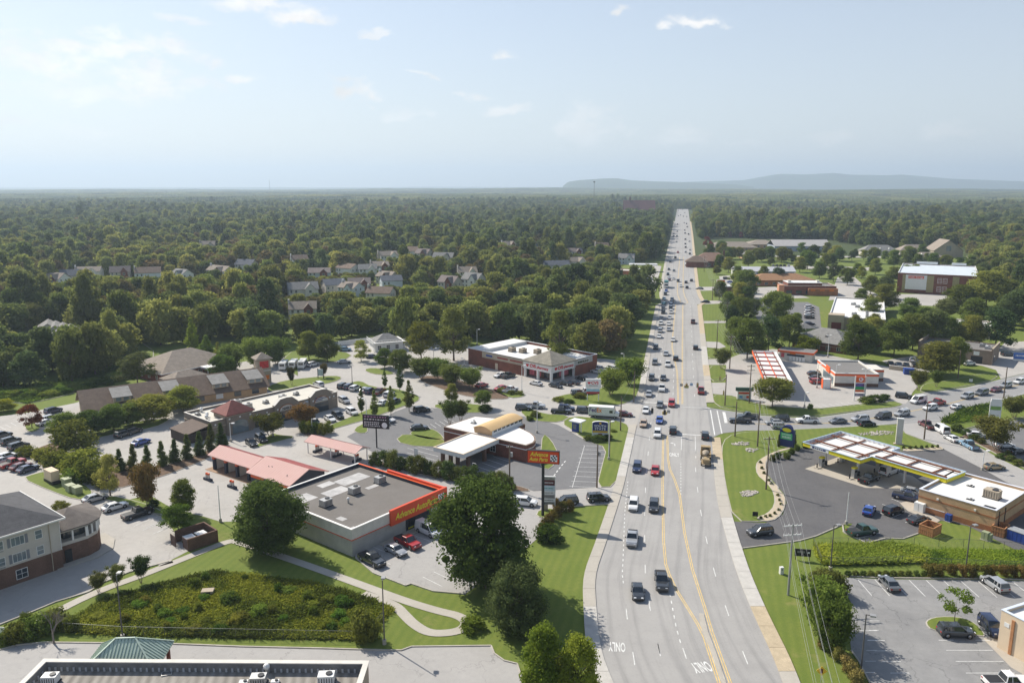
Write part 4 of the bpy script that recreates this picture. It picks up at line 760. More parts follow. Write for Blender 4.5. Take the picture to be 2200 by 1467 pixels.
# ------------------------------------------------ strip mall
A,rz,_=frame(c2(255,1010),h1(1890,420),4.4);L,D,h=38.5,13.2,4.4;T=bld('strip_mall','long taupe stucco strip mall with cream roof, gabled sign fronts and corner tower','shop',A,rz)
flat(T,L,D,h,TAUPE,ROOFT,OFFW,.5);part('cornice',fbox(fbox(MB(),'front',L,D,-.1,L+.1,2.7,2.95,.005,.18),'left',L,D,0,D,2.7,2.95,.005,.18),STONE,T)
def sign_gable(u0,u1,zp,panel,word,wm):
    w=u1-u0;um=(u0+u1)/2;prof=[(u0,0),(u1,0),(u1,h+.3),(u0+w*.75,zp-.15),(um,zp),(u0+w*.25,zp-.15),(u0,h+.3)];k=len(prof);mb=MB()
    mb.add([(x,-.6,z)for x,z in prof]+[(x,.5,z)for x,z in prof],[tuple(range(k)),tuple(range(2*k-1,k-1,-1))]+[((i+1)%k,i,k+i,k+(i+1)%k)for i in range(k)])
    # opening below the sign
    p=part('sign_front',mb,TAUPE,T);cp=MB();tp=prof[2:];[cp.bar((a[0],-.05,a[1]+.06),(b[0],-.05,b[1]+.06),1.3,.12)for a,b in zip(tp,tp[1:])];part('coping',cp,OFFW,p)
    arc=[(um+w*.32*math.cos(math.pi*t/10),3.0+1.5*math.sin(math.pi*t/10))for t in range(11)];k=len(arc);sm_=MB();sm_.add([(x,-.67,z)for x,z in arc]+[(x,-.602,z)for x,z in arc],[tuple(range(k))[::-1],tuple(range(k,2*k))]+[((i+1)%k,i,k+i,k+(i+1)%k)for i in range(k)][:0]);part('sign_panel',sm_,panel,p)
    ar=MB();[ar.bar((a[0],-.64,a[1]),(b[0],-.64,b[1]),.14,.2)for a,b in zip(arc,arc[1:])];part('brick_arch',ar,ORB,p);part('doorway',MB().box(u0+w*.18,u1-w*.18,-.63,-.602,.1,2.6),GLASS,p)
    if word:letters(T,'front',L,D,word,um,3.5,.7,wm,.70,.03,.02)
    for du in(.12,.88):part('wall_lamp',MB().box(u0+w*du-.2,u0+w*du+.2,-.72,-.602,3.4,3.8),WHITE,p)
sign_gable(17.8,25.0,6.3,OFFW,'NAILS',BLKL);sign_gable(29.0,36.2,6.3,OFFW,None,NAVY)
sb=MB();[fbox(sb,'front',L,D,30.4,30.4+4.2*(.6+.4*(k%2)),3.35+.4*k,3.55+.4*k,.672,.69)for k in range(3)];part('sign_print',sb,NAVY,T)
part('blue_sign',fbox(MB(),'front',L,D,26.2,28.6,2.4,3.9,.01,.12),mat('pale_blue_print',(.45,.5,.55),.6,.5,1.6),T)
tw=MB().box(4.0,11.0,-.9,5.6,0,5.4);part('tower',tw,TAUPE,T);part('tower_cornice',MB().box(3.8,11.2,-1.1,5.8,4.9,5.15),STONE,T);part('tower_roof',hip(4.0,11.0,-.9,5.6,5.4,8.1,.55,.2),mat('maroon_tile',(.19,.06,.05),.8,.2,1.),T)
arc=[(7.5+2.2*math.cos(math.pi*t/10),2.0+1.6*math.sin(math.pi*t/10))for t in range(11)]+[(5.3,.2),(9.7,.2)];k=len(arc);am=MB().add([(x,-.96,z)for x,z in arc]+[(x,-.902,z)for x,z in arc],[tuple(range(k))[::-1],tuple(range(k,2*k))]);part('arched_window',am,GLASSG,T)
for u in(4.6,7.5,10.4):part('wall_lamp',MB().box(u-.22,u+.22,-1.0,-.902,4.1,4.5),WHITE,T)
for u in(1.2,12.8,15.8,26.0,37.2):part('wall_lamp',fbox(MB(),'front',L,D,u-.2,u+.2,3.2,3.6,.005,.12),WHITE,T)
for u in(12.2,14.4,25.4,27.2):part('shopfront',fbox(MB(),'front',L,D,u,u+1.7,.1,2.4,.005,.05),GLASS,T)
part('lean_to_roof',MB().add([(-6.2,.3,2.5),(-.002,.3,3.6),(-.002,9.0,3.6),(-6.2,9.0,2.5),(-6.2,.3,2.35),(-.002,.3,3.4),(-.002,9.0,3.4),(-6.2,9.0,2.35)],[(0,1,2,3),(7,6,5,4),(0,4,5,1),(2,6,7,3),(3,7,4,0)]),mat('dark_brown_awning',(.09,.06,.045),.8,.2,.8),T);part('lean_to_wall',MB().box(-6.0,-.002,.6,8.7,0,2.33),mat('dark_patio',(.06,.045,.04),.8,.2,.8),T)
for i,(x,y,s)in enumerate(((13.5,11.0,2.4),(13.8,6.0,2.2),(19.6,6.4,1.4),(25.2,6.9,1.8),(30.0,7.5,1.4),(1.8,9.6,1.2))):ac_unit(W(A,rz,x,y,h-.5),rz,(s,s*.7,s*.6),('largest','second largest','small left','middle','small right','leftmost')[i]+' air unit on the cream strip mall roof')
for i,(x,y)in enumerate(((-.5+2.0,4.6),(2.6,6.4),(4.0,11.8))):vent(W(A,rz,x,y,h-.5),('near','middle','far')[i]+' round vent on the left end of the mall roof',.5,.5)
# ------------------------------------------------ long brown-roofed shops behind the mall
A,rz,_=frame(c1(880,893),c2(850,622),3.0);L,D,e=49.5,15.0,3.1;T=bld('shop_row','long brick shop row with steep brown shingle roof and shed dormers','shop',A,rz)
part('wall',MB().box(.4,L-.4,.8,1.1,0,e),TANB,T);part('wall',MB().box(.4,L-.4,D-1.1,D-.8,0,e),TANB,T);part('gable_wall',gable_tri(MB().box(.4,.7,1.102,D-1.102,0,e),.4,.8,D-.8,e,6.9),STONE,T);part('gable_wall',gable_tri(MB().box(L-.7,L-.4,1.102,D-1.102,0,e),L-.6,.8,D-.8,e,6.9),STONE,T)
rf=part('roof',gable(.4,L-.4,.8,D-.8,e,7.0,.8,.2),SHING,T)
for x in(7.5,20.2,33.6,43.6):
    d=part('dormer',MB().add([(x,1.2,3.9),(x+4.4,1.2,3.9),(x+4.4,1.2,5.4),(x,1.2,5.4),(x,6.6,6.6),(x+4.4,6.6,6.6)],[(0,1,2,3),(0,3,4),(1,5,2)]),STONE,T)
    part('dormer_roof',MB().add([(x-.3,.6,5.3),(x+4.7,.6,5.3),(x+4.7,6.9,6.75),(x-.3,6.9,6.75),(x-.3,.6,5.15),(x+4.7,.6,5.15),(x+4.7,6.9,6.6),(x-.3,6.9,6.6)],[(0,1,2,3),(7,6,5,4),(0,4,5,1),(1,5,6,2),(3,7,4,0)]),SHGG,d)
    for q in(.6,2.5):part('dormer_window',MB().box(x+q,x+q+1.3,1.1,1.198,4.1,5.0),GLASSG,d)
for k in range(9):part('window',MB().box(3+k*5.2,5+k*5.2,.73,.798,.8,2.2),GLASS if k%3 else METW,T)
TW=W(A,rz,52.5,15.5);T2=bld('sign_tower','stucco sign tower with pyramid roof and red panels behind the shop row','tower',TW,rz);part('shaft',MB().box(-2,2,-2,2,0,8.2),STONE,T2);part('pyramid_roof',hip(-2,2,-2,2,8.2,10.0,.7,.25),SHTN,T2);part('red_panel',MB().box(-1.4,1.4,-2.06,-2.002,5.2,7.4),mat('red_print',(.5,.03,.03),.5,.5,2.),T2);part('orange_panel',MB().box(-1.4,1.4,-2.06,-2.002,1.5,2.8),ORL,T2);part('ledge',MB().box(-2.2,2.2,-2.2,2.2,4.2,4.5),OFFW,T2)
# ------------------------------------------------ brown hipped school
A,rz,_=frame(c1(1710,500),c2(200,410),3.4);T=bld('school','red brick school with broad taupe hip roof at the wood edge','school',A,rz);L,D,e=26.0,19.5,3.4
wall4(T,L,D,e-.02,REDB);part('roof',hip(0,L,0,D,e,8.0,.8,.3),SHTN,T);part('eave_trim',MB().box(-.85,L+.85,-.87,-.82,e-.32,e+.04).box(-.87,-.82,-.8,D+.8,e-.32,e+.04),WHITE,T)
for k in range(6):window(T,'front',L,D,1.5+k*3.6,.9,1.4,1.5)
for k in range(4):window(T,'left',L,D,2+k*4.4,.9,1.2,1.5)
part('entry_canopy',MB().box(12.5,17.0,-5.0,-.9,3.0,3.5),WHITE,T);[part('canopy_post',MB().tube((x,y,0),(x,y,3.0),.12),WHITE,T)for x in(12.9,16.6)for y in(-4.6,)]
part('low_roof',hip(-2.0,9.5,-9.5,-2.2,2.6,4.6,.5,.2),SHTN,T);part('low_wall',MB().box(-1.8,9.3,-9.3,-2.3,0,2.4),REDB,T)
# ------------------------------------------------ hotel in the lower left corner
A,rz,_=frame(ca(-200,1010),ca(390,800));L0=14.0;A=W(A,rz,-26,2.2);L,D,h=40.6,17.0,8.7;T=bld('hotel','three-storey hotel with brick base, beige siding and charcoal hip roof','hotel',A,rz)
wall4(T,L,D,3.2,BRNB,.35);wall4(T,L,D,h,SIDING,.3,3.202,'upper_wall');part('roof',hip(0,L,0,D,h+.02,12.6,.7,.25),SHGD,T);part('gutter',MB().box(-.75,L+.75,-.86,-.74,h-.16,h+.1).box(L+.74,L+.86,-.7,D+.7,h-.16,h+.1),WHITE,T);part('corner_board',MB().box(L-.02,L+.06,-.06,.25,3.2,h-.2),WHITE,T)
SHUT=mat('grey_shutter',(.2,.21,.23),.7,.1,1.)
for k in range(7):
    u=L-7.2-k*5.6
    for v in(6.3,3.6):
        window(T,'front',L,D,u,v,2.0,1.5,WHITE,GLASSG,3,1);[fpart('shutter',T,'front',L,D,u+s,u+s+.42,v,v+1.5,.005,.06,SHUT)for s in(-.48,2.06)];fpart('wall_unit',T,'front',L,D,u-2.0,u-1.1,v-.3,v+.3,.005,.08,mat('grille_grey',(.3,.29,.27),.7,.2,3.))
        window(T,'front',L,D,u+3.5,v,1.1,1.5,WHITE,GLASSG,1,2)
    window(T,'front',L,D,u+.2,.7,1.7,1.6,WHITE,GLASS,2,2)
for u in(L-1.6,L-10.5,L-19):part('downpipe',MB().tube((u,-.1,0),(u,-.1,h-.2),.07),STONE,T)
# round-ended wing
wg=[(L+.02,1.2),(L+4.6,1.0),(L+6.6,1.9),(L+7.9,4.0),(L+8.2,7.0),(L+8.2,9.5),(L+.02,9.5)];part('wing_wall',MB().prism(wg,0,3.2),BRNB,T);part('wing_porch_back',MB().prism(inset(wg,1.4),3.2,5.9),GLASS,T)
part('wing_rail',MB().prism(wg,3.202,3.75),SIDING,T);part('wing_head',MB().prism(wg,5.45,6.0),SIDING,T)
for p0,p1 in zip(wg,wg[1:6]):
    for t in(0.03,.5,.97):
        q=Vector(p0).lerp(Vector(p1),t);part('porch_post',MB().box(q.x-.13,q.x+.13,q.y-.13,q.y+.13,3.75,5.45),WHITE,T)
wo=inset(wg,-.6);cxy=(L+3.6,5.3);k=len(wo);part('wing_roof',MB().add([(x,y,6.05)for x,y in wo]+[(x,y,5.85)for x,y in wo]+[(cxy[0],cxy[1],8.0)],[(i,(i+1)%k,2*k)for i in range(k)]+[(k+i,k+(i+1)%k,(i+1)%k,i)for i in range(k)]+[tuple(range(2*k-1,k-1,-1))]),mat('brown_grey_shingle',(.15,.13,.115),.95,.2,.8,fine=.25),T)
part('wing_door',MB().box(L+.8,L+1.9,1.0,1.1,0,2.4),BLK,T);part('walk',MB().prism([(L-1,-.3),(L+5,-.9),(L+8.4,.6),(L+10.3,4),(L+10.4,8),(L+8.3,8),(L+8.0,4),(L+6.6,1.8),(L+4.6,.95),(L-1,1.1)],.03,.17),WALK,T)
# brick rubbish enclosure beside the hotel drive
A,rz,_=frame(ca(1150,665),ca(1345,600));T=bld('bin_enclosure','brown brick bin enclosure with a black pickup-size opening by the footpath','enclosure',A,rz);L,D=5.4,5.2
for b in((0,L,0,.25),(L-.25,L,.252,D),(0,L-.252,D-.25,D)):part('wall',MB().box(*b,0,2.2),BRNB,T)
part('gate',MB().box(.0,.1,.3,2.2,.1,2.0),mat('gate_brown',(.1,.06,.05),.8,.2,1.),T);part('gate',MB().box(-.9,-.8,3.0,5.0,.1,2.0),mat('gate_brown',(.1,.06,.05),.8,.2,1.),T)
for i,x in enumerate((.9,3.0)):d=thing('dumpster',('left','right')[i]+' white-lidded dumpster inside the brown brick enclosure','dumpster',W(A,rz,x+.6,2.9),rz);part('bin',MB().box(-.85,.85,-.8,.8,.1,1.3),BLK,d);part('lid',MB().box(-.87,.87,-.82,.82,1.302,1.4),METW,d)
# ------------------------------------------------ flat-roofed building under the camera
hN=5.0;A,rz,_=frame(g1(155,160),g1(2120,172),hN);L=39.7;D=26.0;A=W(A,rz,0,-D);T=bld('flat_roof_building','near tan building with white parapet and streaked grey flat roof','building',A,rz)
wall4(T,L,D,hN,STONE,.5);rm=bpy.data.materials.new('streaked_roof');rm.use_nodes=True
def _streak(m):
    nt=m.node_tree;N=nt.nodes;Lk=nt.links;b=N['Principled BSDF'];b.inputs['Roughness'].default_value=.9;tc=N.new('ShaderNodeTexCoord');mp=N.new('ShaderNodeMapping');mp.inputs['Scale'].default_value=(.9,.06,1);mp.inputs['Rotation'].default_value=(0,0,R(-14));Lk.new(tc.outputs['Object'],mp.inputs['Vector'])
    n=N.new('ShaderNodeTexNoise');n.inputs['Scale'].default_value=1.2;n.inputs['Detail'].default_value=7;Lk.new(mp.outputs[0],n.inputs['Vector']);w=N.new('ShaderNodeTexWave');w.inputs['Scale'].default_value=.28;w.inputs['Distortion'].default_value=1.5;w.inputs['Detail'].default_value=2;mp2=N.new('ShaderNodeMapping');mp2.inputs['Rotation'].default_value=(0,0,R(-14));Lk.new(tc.outputs['Object'],mp2.inputs['Vector']);Lk.new(mp2.outputs[0],w.inputs['Vector'])
    mx=N.new('ShaderNodeMix');mx.data_type='RGBA';mx.inputs[6].default_value=(.15,.135,.118,1);mx.inputs[7].default_value=(.34,.315,.28,1);a=N.new('ShaderNodeMath');a.operation='MULTIPLY_ADD';a.inputs[1].default_value=.45;Lk.new(w.outputs['Fac'],a.inputs[0]);r=N.new('ShaderNodeMapRange');r.inputs['From Min'].default_value=.3;r.inputs['From Max'].default_value=.75;r.inputs['To Max'].default_value=.6;Lk.new(n.outputs['Fac'],r.inputs['Value']);Lk.new(r.outputs[0],a.inputs[2]);Lk.new(a.outputs[0],mx.inputs[0]);Lk.new(mx.outputs[2],b.inputs['Base Color'])
_streak(rm);part('roof',MB().box(.5,L-.5,.5,D-.5,hN-1.3,hN-1.1),rm,T)
part('coping',MB().box(-.12,L+.12,D-.55,D+.12,hN+.002,hN+.12).box(-.12,.55,.0,D-.552,hN+.002,hN+.12).box(L-.55,L+.12,0,D-.552,hN+.002,hN+.12),OFFW,T);part('parapet_lining',MB().box(.502,L-.502,D-.54,D-.502,hN-1.09,hN-.02).box(.502,.54,.5,D-.542,hN-1.09,hN-.02).box(L-.54,L-.502,.5,D-.542,hN-1.09,hN-.02),mat('membrane_upstand',(.16,.16,.16),.7,.25,1.),T)
BR=MB().box(-.11,.11,-.1,0,0,.5).mesh('bracket',mat('bracket_grey',(.42,.43,.45),.6,.1,1.))
for k in range(52):o=part('bracket',BR,None,T);o.location=(.9+k*.745,D-.545,hN-1.09)
for k in range(14):o=part('bracket',BR,None,T);o.location=(.55,D-1.5-k*.9,hN-1.09);o.rotation_euler=(0,0,R(-90+180))
for i,(zx,zy,s,lb)in enumerate(((205,262,1.7,'left corner'),(1460,270,1.8,'centre'),(1870,262,1.9,'right'),(1560,275,.9,'small centre'),(1370,282,1.0,'low white'))):q=P(*g1(zx,zy),hN-.6);ac_unit(Vector((q.x,q.y-.4,hN-1.1)),R(4),(s,s*.7,s*.62),lb+' air unit on the near streaked roof',METW if i !=1 else STEEL)
q=P(*g1(1503,215),hN-.5);vent(Vector((q.x,q.y,hN-1.1)),'white domed vent behind the near roof air unit',.42,.7);q=P(*g1(898,243),hN-1.1);hb=thing('roof_hatch','small square hatch frame on the near streaked roof','hatch',Vector((q.x,q.y,hN-1.1)),R(20));part('rim',MB().box(-.6,.6,-.5,-.4,0,.12).box(-.6,.6,.4,.5,0,.12).box(-.6,-.5,-.4,.4,0,.12).box(.5,.6,-.4,.4,0,.12),STEEL,hb);part('lid',MB().box(-.5,.5,-.4,.4,0,.04),ROOFG,hb)
# green metal-roofed shelter
A=P(*ca(840,1330));A=Vector((-48.6,91.0,0));T=bld('shelter','small shelter with sage green standing-seam hip roof behind the near roof','shelter',A,R(4));rw_,rd_,ze,zr=4.6,3.4,3.4,6.1
rf=part('roof',hip(-rw_,rw_,-rd_,rd_,ze,zr,.0,.16),SAGE,T);sd=MB()
for k in range(1,22):
    x=-rw_+2*rw_*k/22;t=min(1,(rw_-abs(x))/rd_)
    for sgn in(-1,1):sd.bar((x,sgn*rd_,ze+.03),(x,sgn*rd_*(1-t),ze+(zr-ze)*t+.03),.05,.06)
for k in range(1,14):
    y=-rd_+2*rd_*k/14;t=(rd_-abs(y))/rd_
    for sgn in(-1,1):sd.bar((sgn*rw_,y,ze+.03),(sgn*(rw_-rd_*t),y,ze+(zr-ze)*t+.03),.05,.06)
part('seam',sd,mat('dark_seam',(.16,.25,.2),.5,.1,1.),rf);part('ridge_cap',MB().bar((-rw_,-rd_,ze+.05),(-(rw_-rd_),0,zr+.05),.2,.08).bar((rw_,-rd_,ze+.05),(rw_-rd_,0,zr+.05),.2,.08).bar((-rw_,rd_,ze+.05),(-(rw_-rd_),0,zr+.05),.2,.08).bar((rw_,rd_,ze+.05),(rw_-rd_,0,zr+.05),.2,.08).bar((-(rw_-rd_),0,zr+.05),(rw_-rd_,0,zr+.05),.2,.08),SAGE,rf);part('fascia_beam',MB().box(-4.2,4.2,-2.9,-2.7,2.9,3.25).box(-4.2,4.2,2.7,2.9,2.9,3.25).box(4.0,4.2,-2.698,2.698,2.9,3.25).box(-4.2,-4.0,-2.698,2.698,2.9,3.25),REDB,T)
for x in(-4,4):
    for y in(-2.7,2.7):part('post',MB().box(x-.2,x+.2,y-.2,y+.2,0,2.9),REDB,T)
# ------------------------------------------------ yellow canopy filling station
A,rz,_=frame(c7(300,275),c7(790,425),5.0);h=5.0;T=bld('filling_canopy','L-shaped filling station canopy with yellow fascia and exposed brown roof beams','canopy',A,rz)
LSH=[(0,0),(14.3,0),(14.3,3.9),(30.3,3.9),(30.3,11.2),(14.6,11.2),(14.6,14.2),(0,14.2)]
part('deck',MB().prism(inset(LSH,.2),h-.75,h-.6),ROOFW,T)
fa=MB();fw=MB();ribp=MB()
for i in range(8):
    a=Vector(LSH[i]);b=Vector(LSH[(i+1)%8]);d=(b-a).normalized();nrm=Vector((d.y,-d.x));yb=i in(0,1,2,3)
    fa.prism([tuple(a),tuple(b),tuple(b-nrm*.12),tuple(a-nrm*.12)],h-.95,h-.12)if yb else fw.prism([tuple(a),tuple(b),tuple(b-nrm*.12),tuple(a-nrm*.12)],h-.95,h-.12)
    n=int((b-a).length/1.2)
    for k in range(1,n):q=a.lerp(b,k/n)-nrm*.2;ribp.box(q.x-.05,q.x+.05,q.y-.05,q.y+.05,h-.6,h-.13)
part('yellow_fascia',fa,YEL,T);part('white_fascia',fw,METW,T);part('fascia_rib',ribp,mat('lilac_panel',(.5,.5,.6),.5,.1,1.),T)
tr_=MB();[tr_.bar((LSH[i][0],LSH[i][1],h-.06),(LSH[(i+1)%8][0],LSH[(i+1)%8][1],h-.06),.22,.12)for i in range(8)];part('blue_trim',tr_,mat('pale_blue_trim',(.4,.52,.66),.5,.08,1.),T)
part('white_panel',MB().box(2.0,6.6,-.04,-.002,h-.9,h-.15),METW,T);part('blue_print',MB().box(2.5,3.0,-.055,-.042,h-.75,h-.3).box(3.15,3.5,-.055,-.042,h-.7,h-.45).box(3.65,4.0,-.055,-.042,h-.7,h-.45).box(4.15,4.5,-.055,-.042,h-.7,h-.42).box(4.65,5.0,-.055,-.042,h-.7,h-.45).box(5.15,5.9,-.055,-.042,h-.7,h-.35),NAVY,T)
for(p0,p1)in(((0.6,3.6),(14.0,3.6)),((.6,10.0),(29.8,10.0)),((14.6,4.9),(29.8,4.9))):part('beam',MB().bar((p0[0],p0[1],h-.12),(p1[0],p1[1],h-.12),.34,.3),BROWNST,T)
for x in(1.2,6.6,12.4):part('cross_beam',MB().bar((x,.3,h-.38),(x,13.8,h-.38),.26,.22),BROWNST,T)
for x in(15.6,21.0,26.4):part('cross_beam',MB().bar((x,4.1,h-.38),(x,11.0,h-.38),.26,.22),BROWNST,T)
for x,y in((3.6,3.6),(11.6,3.6),(3.6,10.0),(12.4,10.0),(20,7.4),(27,7.4)):part('column',MB().box(x-.2,x+.2,y-.2,y+.2,0,h-.76),METW,T)
def pump(pos,rz,label,col,group='fuel pumps'):
    t=thing('fuel_pump',label,'fuel pump',pos,rz,group);part('island',MB().box(-2.0,2.0,-.5,.5,0,.18),PADC,t);b=part('cabinet',MB().box(-.55,.55,-.38,.38,.182,2.1),STEEL,t);part('topper',MB().box(-.6,.6,-.42,.42,2.102,2.4),col,b);part('screen',MB().box(-.4,.4,-.42,-.382,1.3,1.8),BLK,b);part('screen',MB().box(-.4,.4,.382,.42,1.3,1.8),BLK,b);part('bollard',MB().tube((-1.6,0,.18),(-1.6,0,1.15),.14),BLK,t);part('bin',MB().box(1.3,1.8,-.25,.25,.182,1.15),BLK,t);return t
for i,(x,y)in enumerate(((4.2,1.4),(12.2,1.4),(4.8,8.2),(13.2,8.9))):pump(W(A,rz,x,y),rz+R(90),('front left','front right','rear left','rear right')[i]+' yellow-topped fuel pump under the brown-beamed canopy',YEL)
A,rz,_=frame(c7(1300,680),c7(1915,855),4.3);L,D,h=13.6,16.0,4.3;T=bld('station_store','tan brick filling station store with white flat roof and orange stripes','shop',A,rz)
flat(T,L,D,h,TANB,ROOFW,mat('white_cope',(.66,.68,.74),.5,.05,1.),.45);part('orange_base',fbox(fbox(MB(),'front',L,D,-.03,L+.03,0,1.1,.005,.05),'right',L,D,0,D,0,1.1,.005,.05),ORB,T);part('brown_stripe',fbox(fbox(MB(),'front',L,D,-.03,L+.03,2.7,3.0,.005,.05),'right',L,D,0,D,2.7,3.0,.005,.05),ORB,T);part('pale_stripe',fbox(MB(),'front',L,D,0,5,1.102,1.25,.005,.06),WHITE,T)
for u in(3.4,10.0):part('wall_lamp',fbox(MB(),'front',L,D,u,u+.35,3.2,3.5,.005,.25),METW,T)
for u in(1.6,4.4):part('pipe',fbox(MB(),'right',L,D,u,u+.12,0,3.8,.005,.12),BLK,T)
ac_unit(W(A,rz,10.2,7.4,h-.45),rz,(2.6,1.9,1.6),'large tan air unit on the station store roof',STONE);ac_unit(W(A,rz,9.0,11.8,h-.45),rz,(1.8,1.4,.35),'low round vent frame behind the station air unit',STEEL);ac_unit(W(A,rz,12.0,1.6,h-.45),rz,(2.0,1.2,.2),'black mesh vent near the roof corner',BLK);ac_unit(W(A,rz,5.2,10.5,h-.45),rz,(1.0,.7,.2),'pale roof hatch in the canopy shadow',METW);ac_unit(W(A,rz,8.0,3.2,h-.45),rz,(1.0,.7,.18),'pale skylight on the front of the store roof',METW)
def wood_pen(a,b,d,label,gate=False):
    A,rz,L=frame(a,b);T=bld('bin_pen',label,'enclosure',A,rz)
    for(x0,x1,y0,y1)in((0,L,0,.12),(L-.12,L,.122,d),(0,.12,.122,d),(.122,L-.122,d-.12,d)):
        part('rail',MB().box(x0-.03,x1+.03,y0-.03,y1+.03,1.72,1.85).box(x0-.02,x1+.02,y0-.02,y1+.02,.95,1.05),WOOD,T);along=x1-x0>y1-y0;n=int(max(x1-x0,y1-y0)/.36)
        for k in range(n):
            t0=k/n;t1=(k+.8)/n;part('board',MB().box(x0+(x1-x0)*t0,x0+(x1-x0)*t1,y0,y1,.1,1.7)if along else MB().box(x0,x1,y0+(y1-y0)*t0,y0+(y1-y0)*t1,.1,1.7),WOOD,T)
wood_pen(h8(810,400),h8(1000,465),3.2,'square wooden board pen on the lawn beside the store');wood_pen(h8(1760,420),h8(1935,470),3.0,'wooden board pen behind the store corner')
d=thing('dumpster','deep blue dumpster at the right edge behind the store','dumpster',P(*h8(2130,500)),R(-58));part('bin',MB().box(-1.6,1.6,-1.0,1.0,.1,1.9),BLUE,d);part('rim',MB().box(-1.65,1.65,-1.05,1.05,1.902,2.0),STEEL,d);[part('rib',MB().box(-1.64,-1.602,-.8+.5*k,-.7+.5*k,.1,1.9).box(-1.5+.7*k,-1.4+.7*k,-1.04,-1.002,.1,1.9),BLUE,d)for k in range(4)]
for i,(px,lb,m,s)in enumerate((((h8(1690,480)),'pale green utility box on the lawn behind the store',GREENBX,(.55,.5,1.5)),(h8(1730,490),'second pale green utility cabinet beside the wooden pen',GREENBX,(.5,.45,1.3)),(h8(1205,240),'blue bin against the tan brick store wall',BLUE,(.5,.45,1.4)),(h8(830,110),'white ice freezer beside the store',METW,(.9,.6,1.8)))):
    b=thing('utility_box',lb,'box',P(*px),R(-55));part('cabinet',MB().box(-s[0],s[0],-s[1],s[1],.1,s[2]),m,b);part('plinth',MB().box(-s[0]-.1,s[0]+.1,-s[1]-.1,s[1]+.1,0,.1),KERB,b);part('door_seam',MB().box(-.02,.02,-s[1]-.01,-s[1]-.001,.2,s[2]-.1),BLK,b)
# ------------------------------------------------ red canopy filling station
A,rz,_=frame(c5(695,665),c5(960,670),5.2);h=5.2;rz2=math.atan2((P(*c5(565,350),5.2)-P(*c5(695,665),5.2)).y,(P(*c5(565,350),5.2)-P(*c5(695,665),5.2)).x)-R(90);L,D=8.0,44.0;T=bld('filling_canopy','long narrow filling station canopy with orange-red fascia and open beamed top','canopy',A,rz2)
part('deck',MB().box(.3,L-.3,.3,D-.3,h-.6,h-.45),ROOFW,T);part('red_fascia',MB().box(0,L,0,.12,h-1.0,h).box(0,.12,.122,D,h-1.0,h),ORG,T);part('white_fascia',MB().box(L-.12,L,.122,D,h-1.0,h).box(.122,L-.122,D-.12,D,h-1.0,h),METW,T);part('white_lining',MB().box(L-.9,L-.122,.13,D-.13,h-.44,h-.2),METW,T)
for k in range(7):part('cross_beam',MB().bar((.3,1.6+k*6.6,h-.25),(L-.9,1.6+k*6.6,h-.25),.35,.3),REDR,T)
for x in(1.0,4.0,6.8):part('long_beam',MB().bar((x,.3,h-.33),(x,D-.3,h-.33),.22,.18),ORG if x==4.0 else BROWNST,T)
for y in(4,13,22,31,40):part('column',MB().box(3.8,4.2,y-.2,y+.2,0,h-.61),METW,T)
letters(T,'front',L,D,'CIRCLE',3.9,h-.5,.62,WHL,.03,.02,.03);part('round_badge',MB().tube((6.9,-.01,h-.5),(6.9,-.06,h-.5),.46,None,16),WHL,T);letters(T,'front',L,D,'K',6.9,h-.5,.5,RED,.08,.02,.03)
for i,y in enumerate((4,13,22,31)):pump(W(A,rz2,4.0,y+1.8),rz2+R(90),('nearest','second','third','farthest')[i]+' red-topped fuel pump under the orange-red canopy',ORG)
A,rz,_=frame(c5(1440,595),c5(1915,605),4.2);L,D,h=13.2,19.4,4.2;T=bld('station_store','white and red striped station store with brown base and grey tar roof','shop',A,rz)
flat(T,L,D,h,OFFW,ROOFG,METW,.45);part('red_band',fbox(fbox(MB(),'front',L,D,-.05,L+.05,3.4,4.0,.005,.08),'left',L,D,0,D,3.4,4.0,.005,.08),ORG,T);part('brown_base',fbox(fbox(MB(),'front',L,D,-.03,L+.03,0,1.1,.005,.05),'left',L,D,0,4,0,1.1,.005,.05),BRNB,T);part('side_wing',MB().box(L+.01,L+4.2,7.8,15.0,0,3.9),OFFW,T);part('wing_band',MB().box(L+.0,L+4.27,7.73,7.798,3.1,3.7).box(L+4.202,L+4.27,7.8,15.0,3.1,3.7),ORG,T);part('wing_base',MB().box(L+.05,L+4.25,7.74,7.798,0,1.1),BRNB,T);part('shopfront',fbox(MB(),'left',L,D,7.0,18.0,.3,2.6,.005,.06),GLASSG,T);part('corner_sign',fbox(MB(),'left',L,D,10.5,14.5,3.0,5.0,.09,.3),ORG,T)
b=thing('ice_box','tall red-framed ice machine standing in front of the station store','ice machine',P(*c5(1340,752)),rz);part('cabinet',MB().box(-1.1,1.1,-.8,.8,.1,3.0),METW,b);part('frame',MB().box(-1.2,-1.102,-.85,.85,.1,3.05).box(1.102,1.2,-.85,.85,.1,3.05),ORG,b);part('plinth',MB().box(-1.4,3.2,-1.0,1.0,0,.1),PADC,b)
A,rz,_=frame(c5(850,450),c5(1180,485));L,D,h=11.2,6.2,3.6;T=bld('kiosk','low white kiosk with orange-red fascia and flat grey roof behind the pumps','kiosk',A,rz);wall4(T,L,D,h-.4,OFFW);part('roof',MB().box(-.5,L+.5,-.5,D+.5,h-.39,h-.05),ROOFG,T);part('fascia',MB().box(-.6,L+.6,-.62,-.502,h-.7,h).box(L+.502,L+.62,-.5,D+.5,h-.7,h).box(-.62,-.502,-.5,D+.5,h-.7,h),ORG,T);part('red_poster',fbox(MB(),'front',L,D,.6,1.7,1.0,2.6,.01,.06),mat('poster_red',(.6,.12,.14),.5,.4,2.),T)
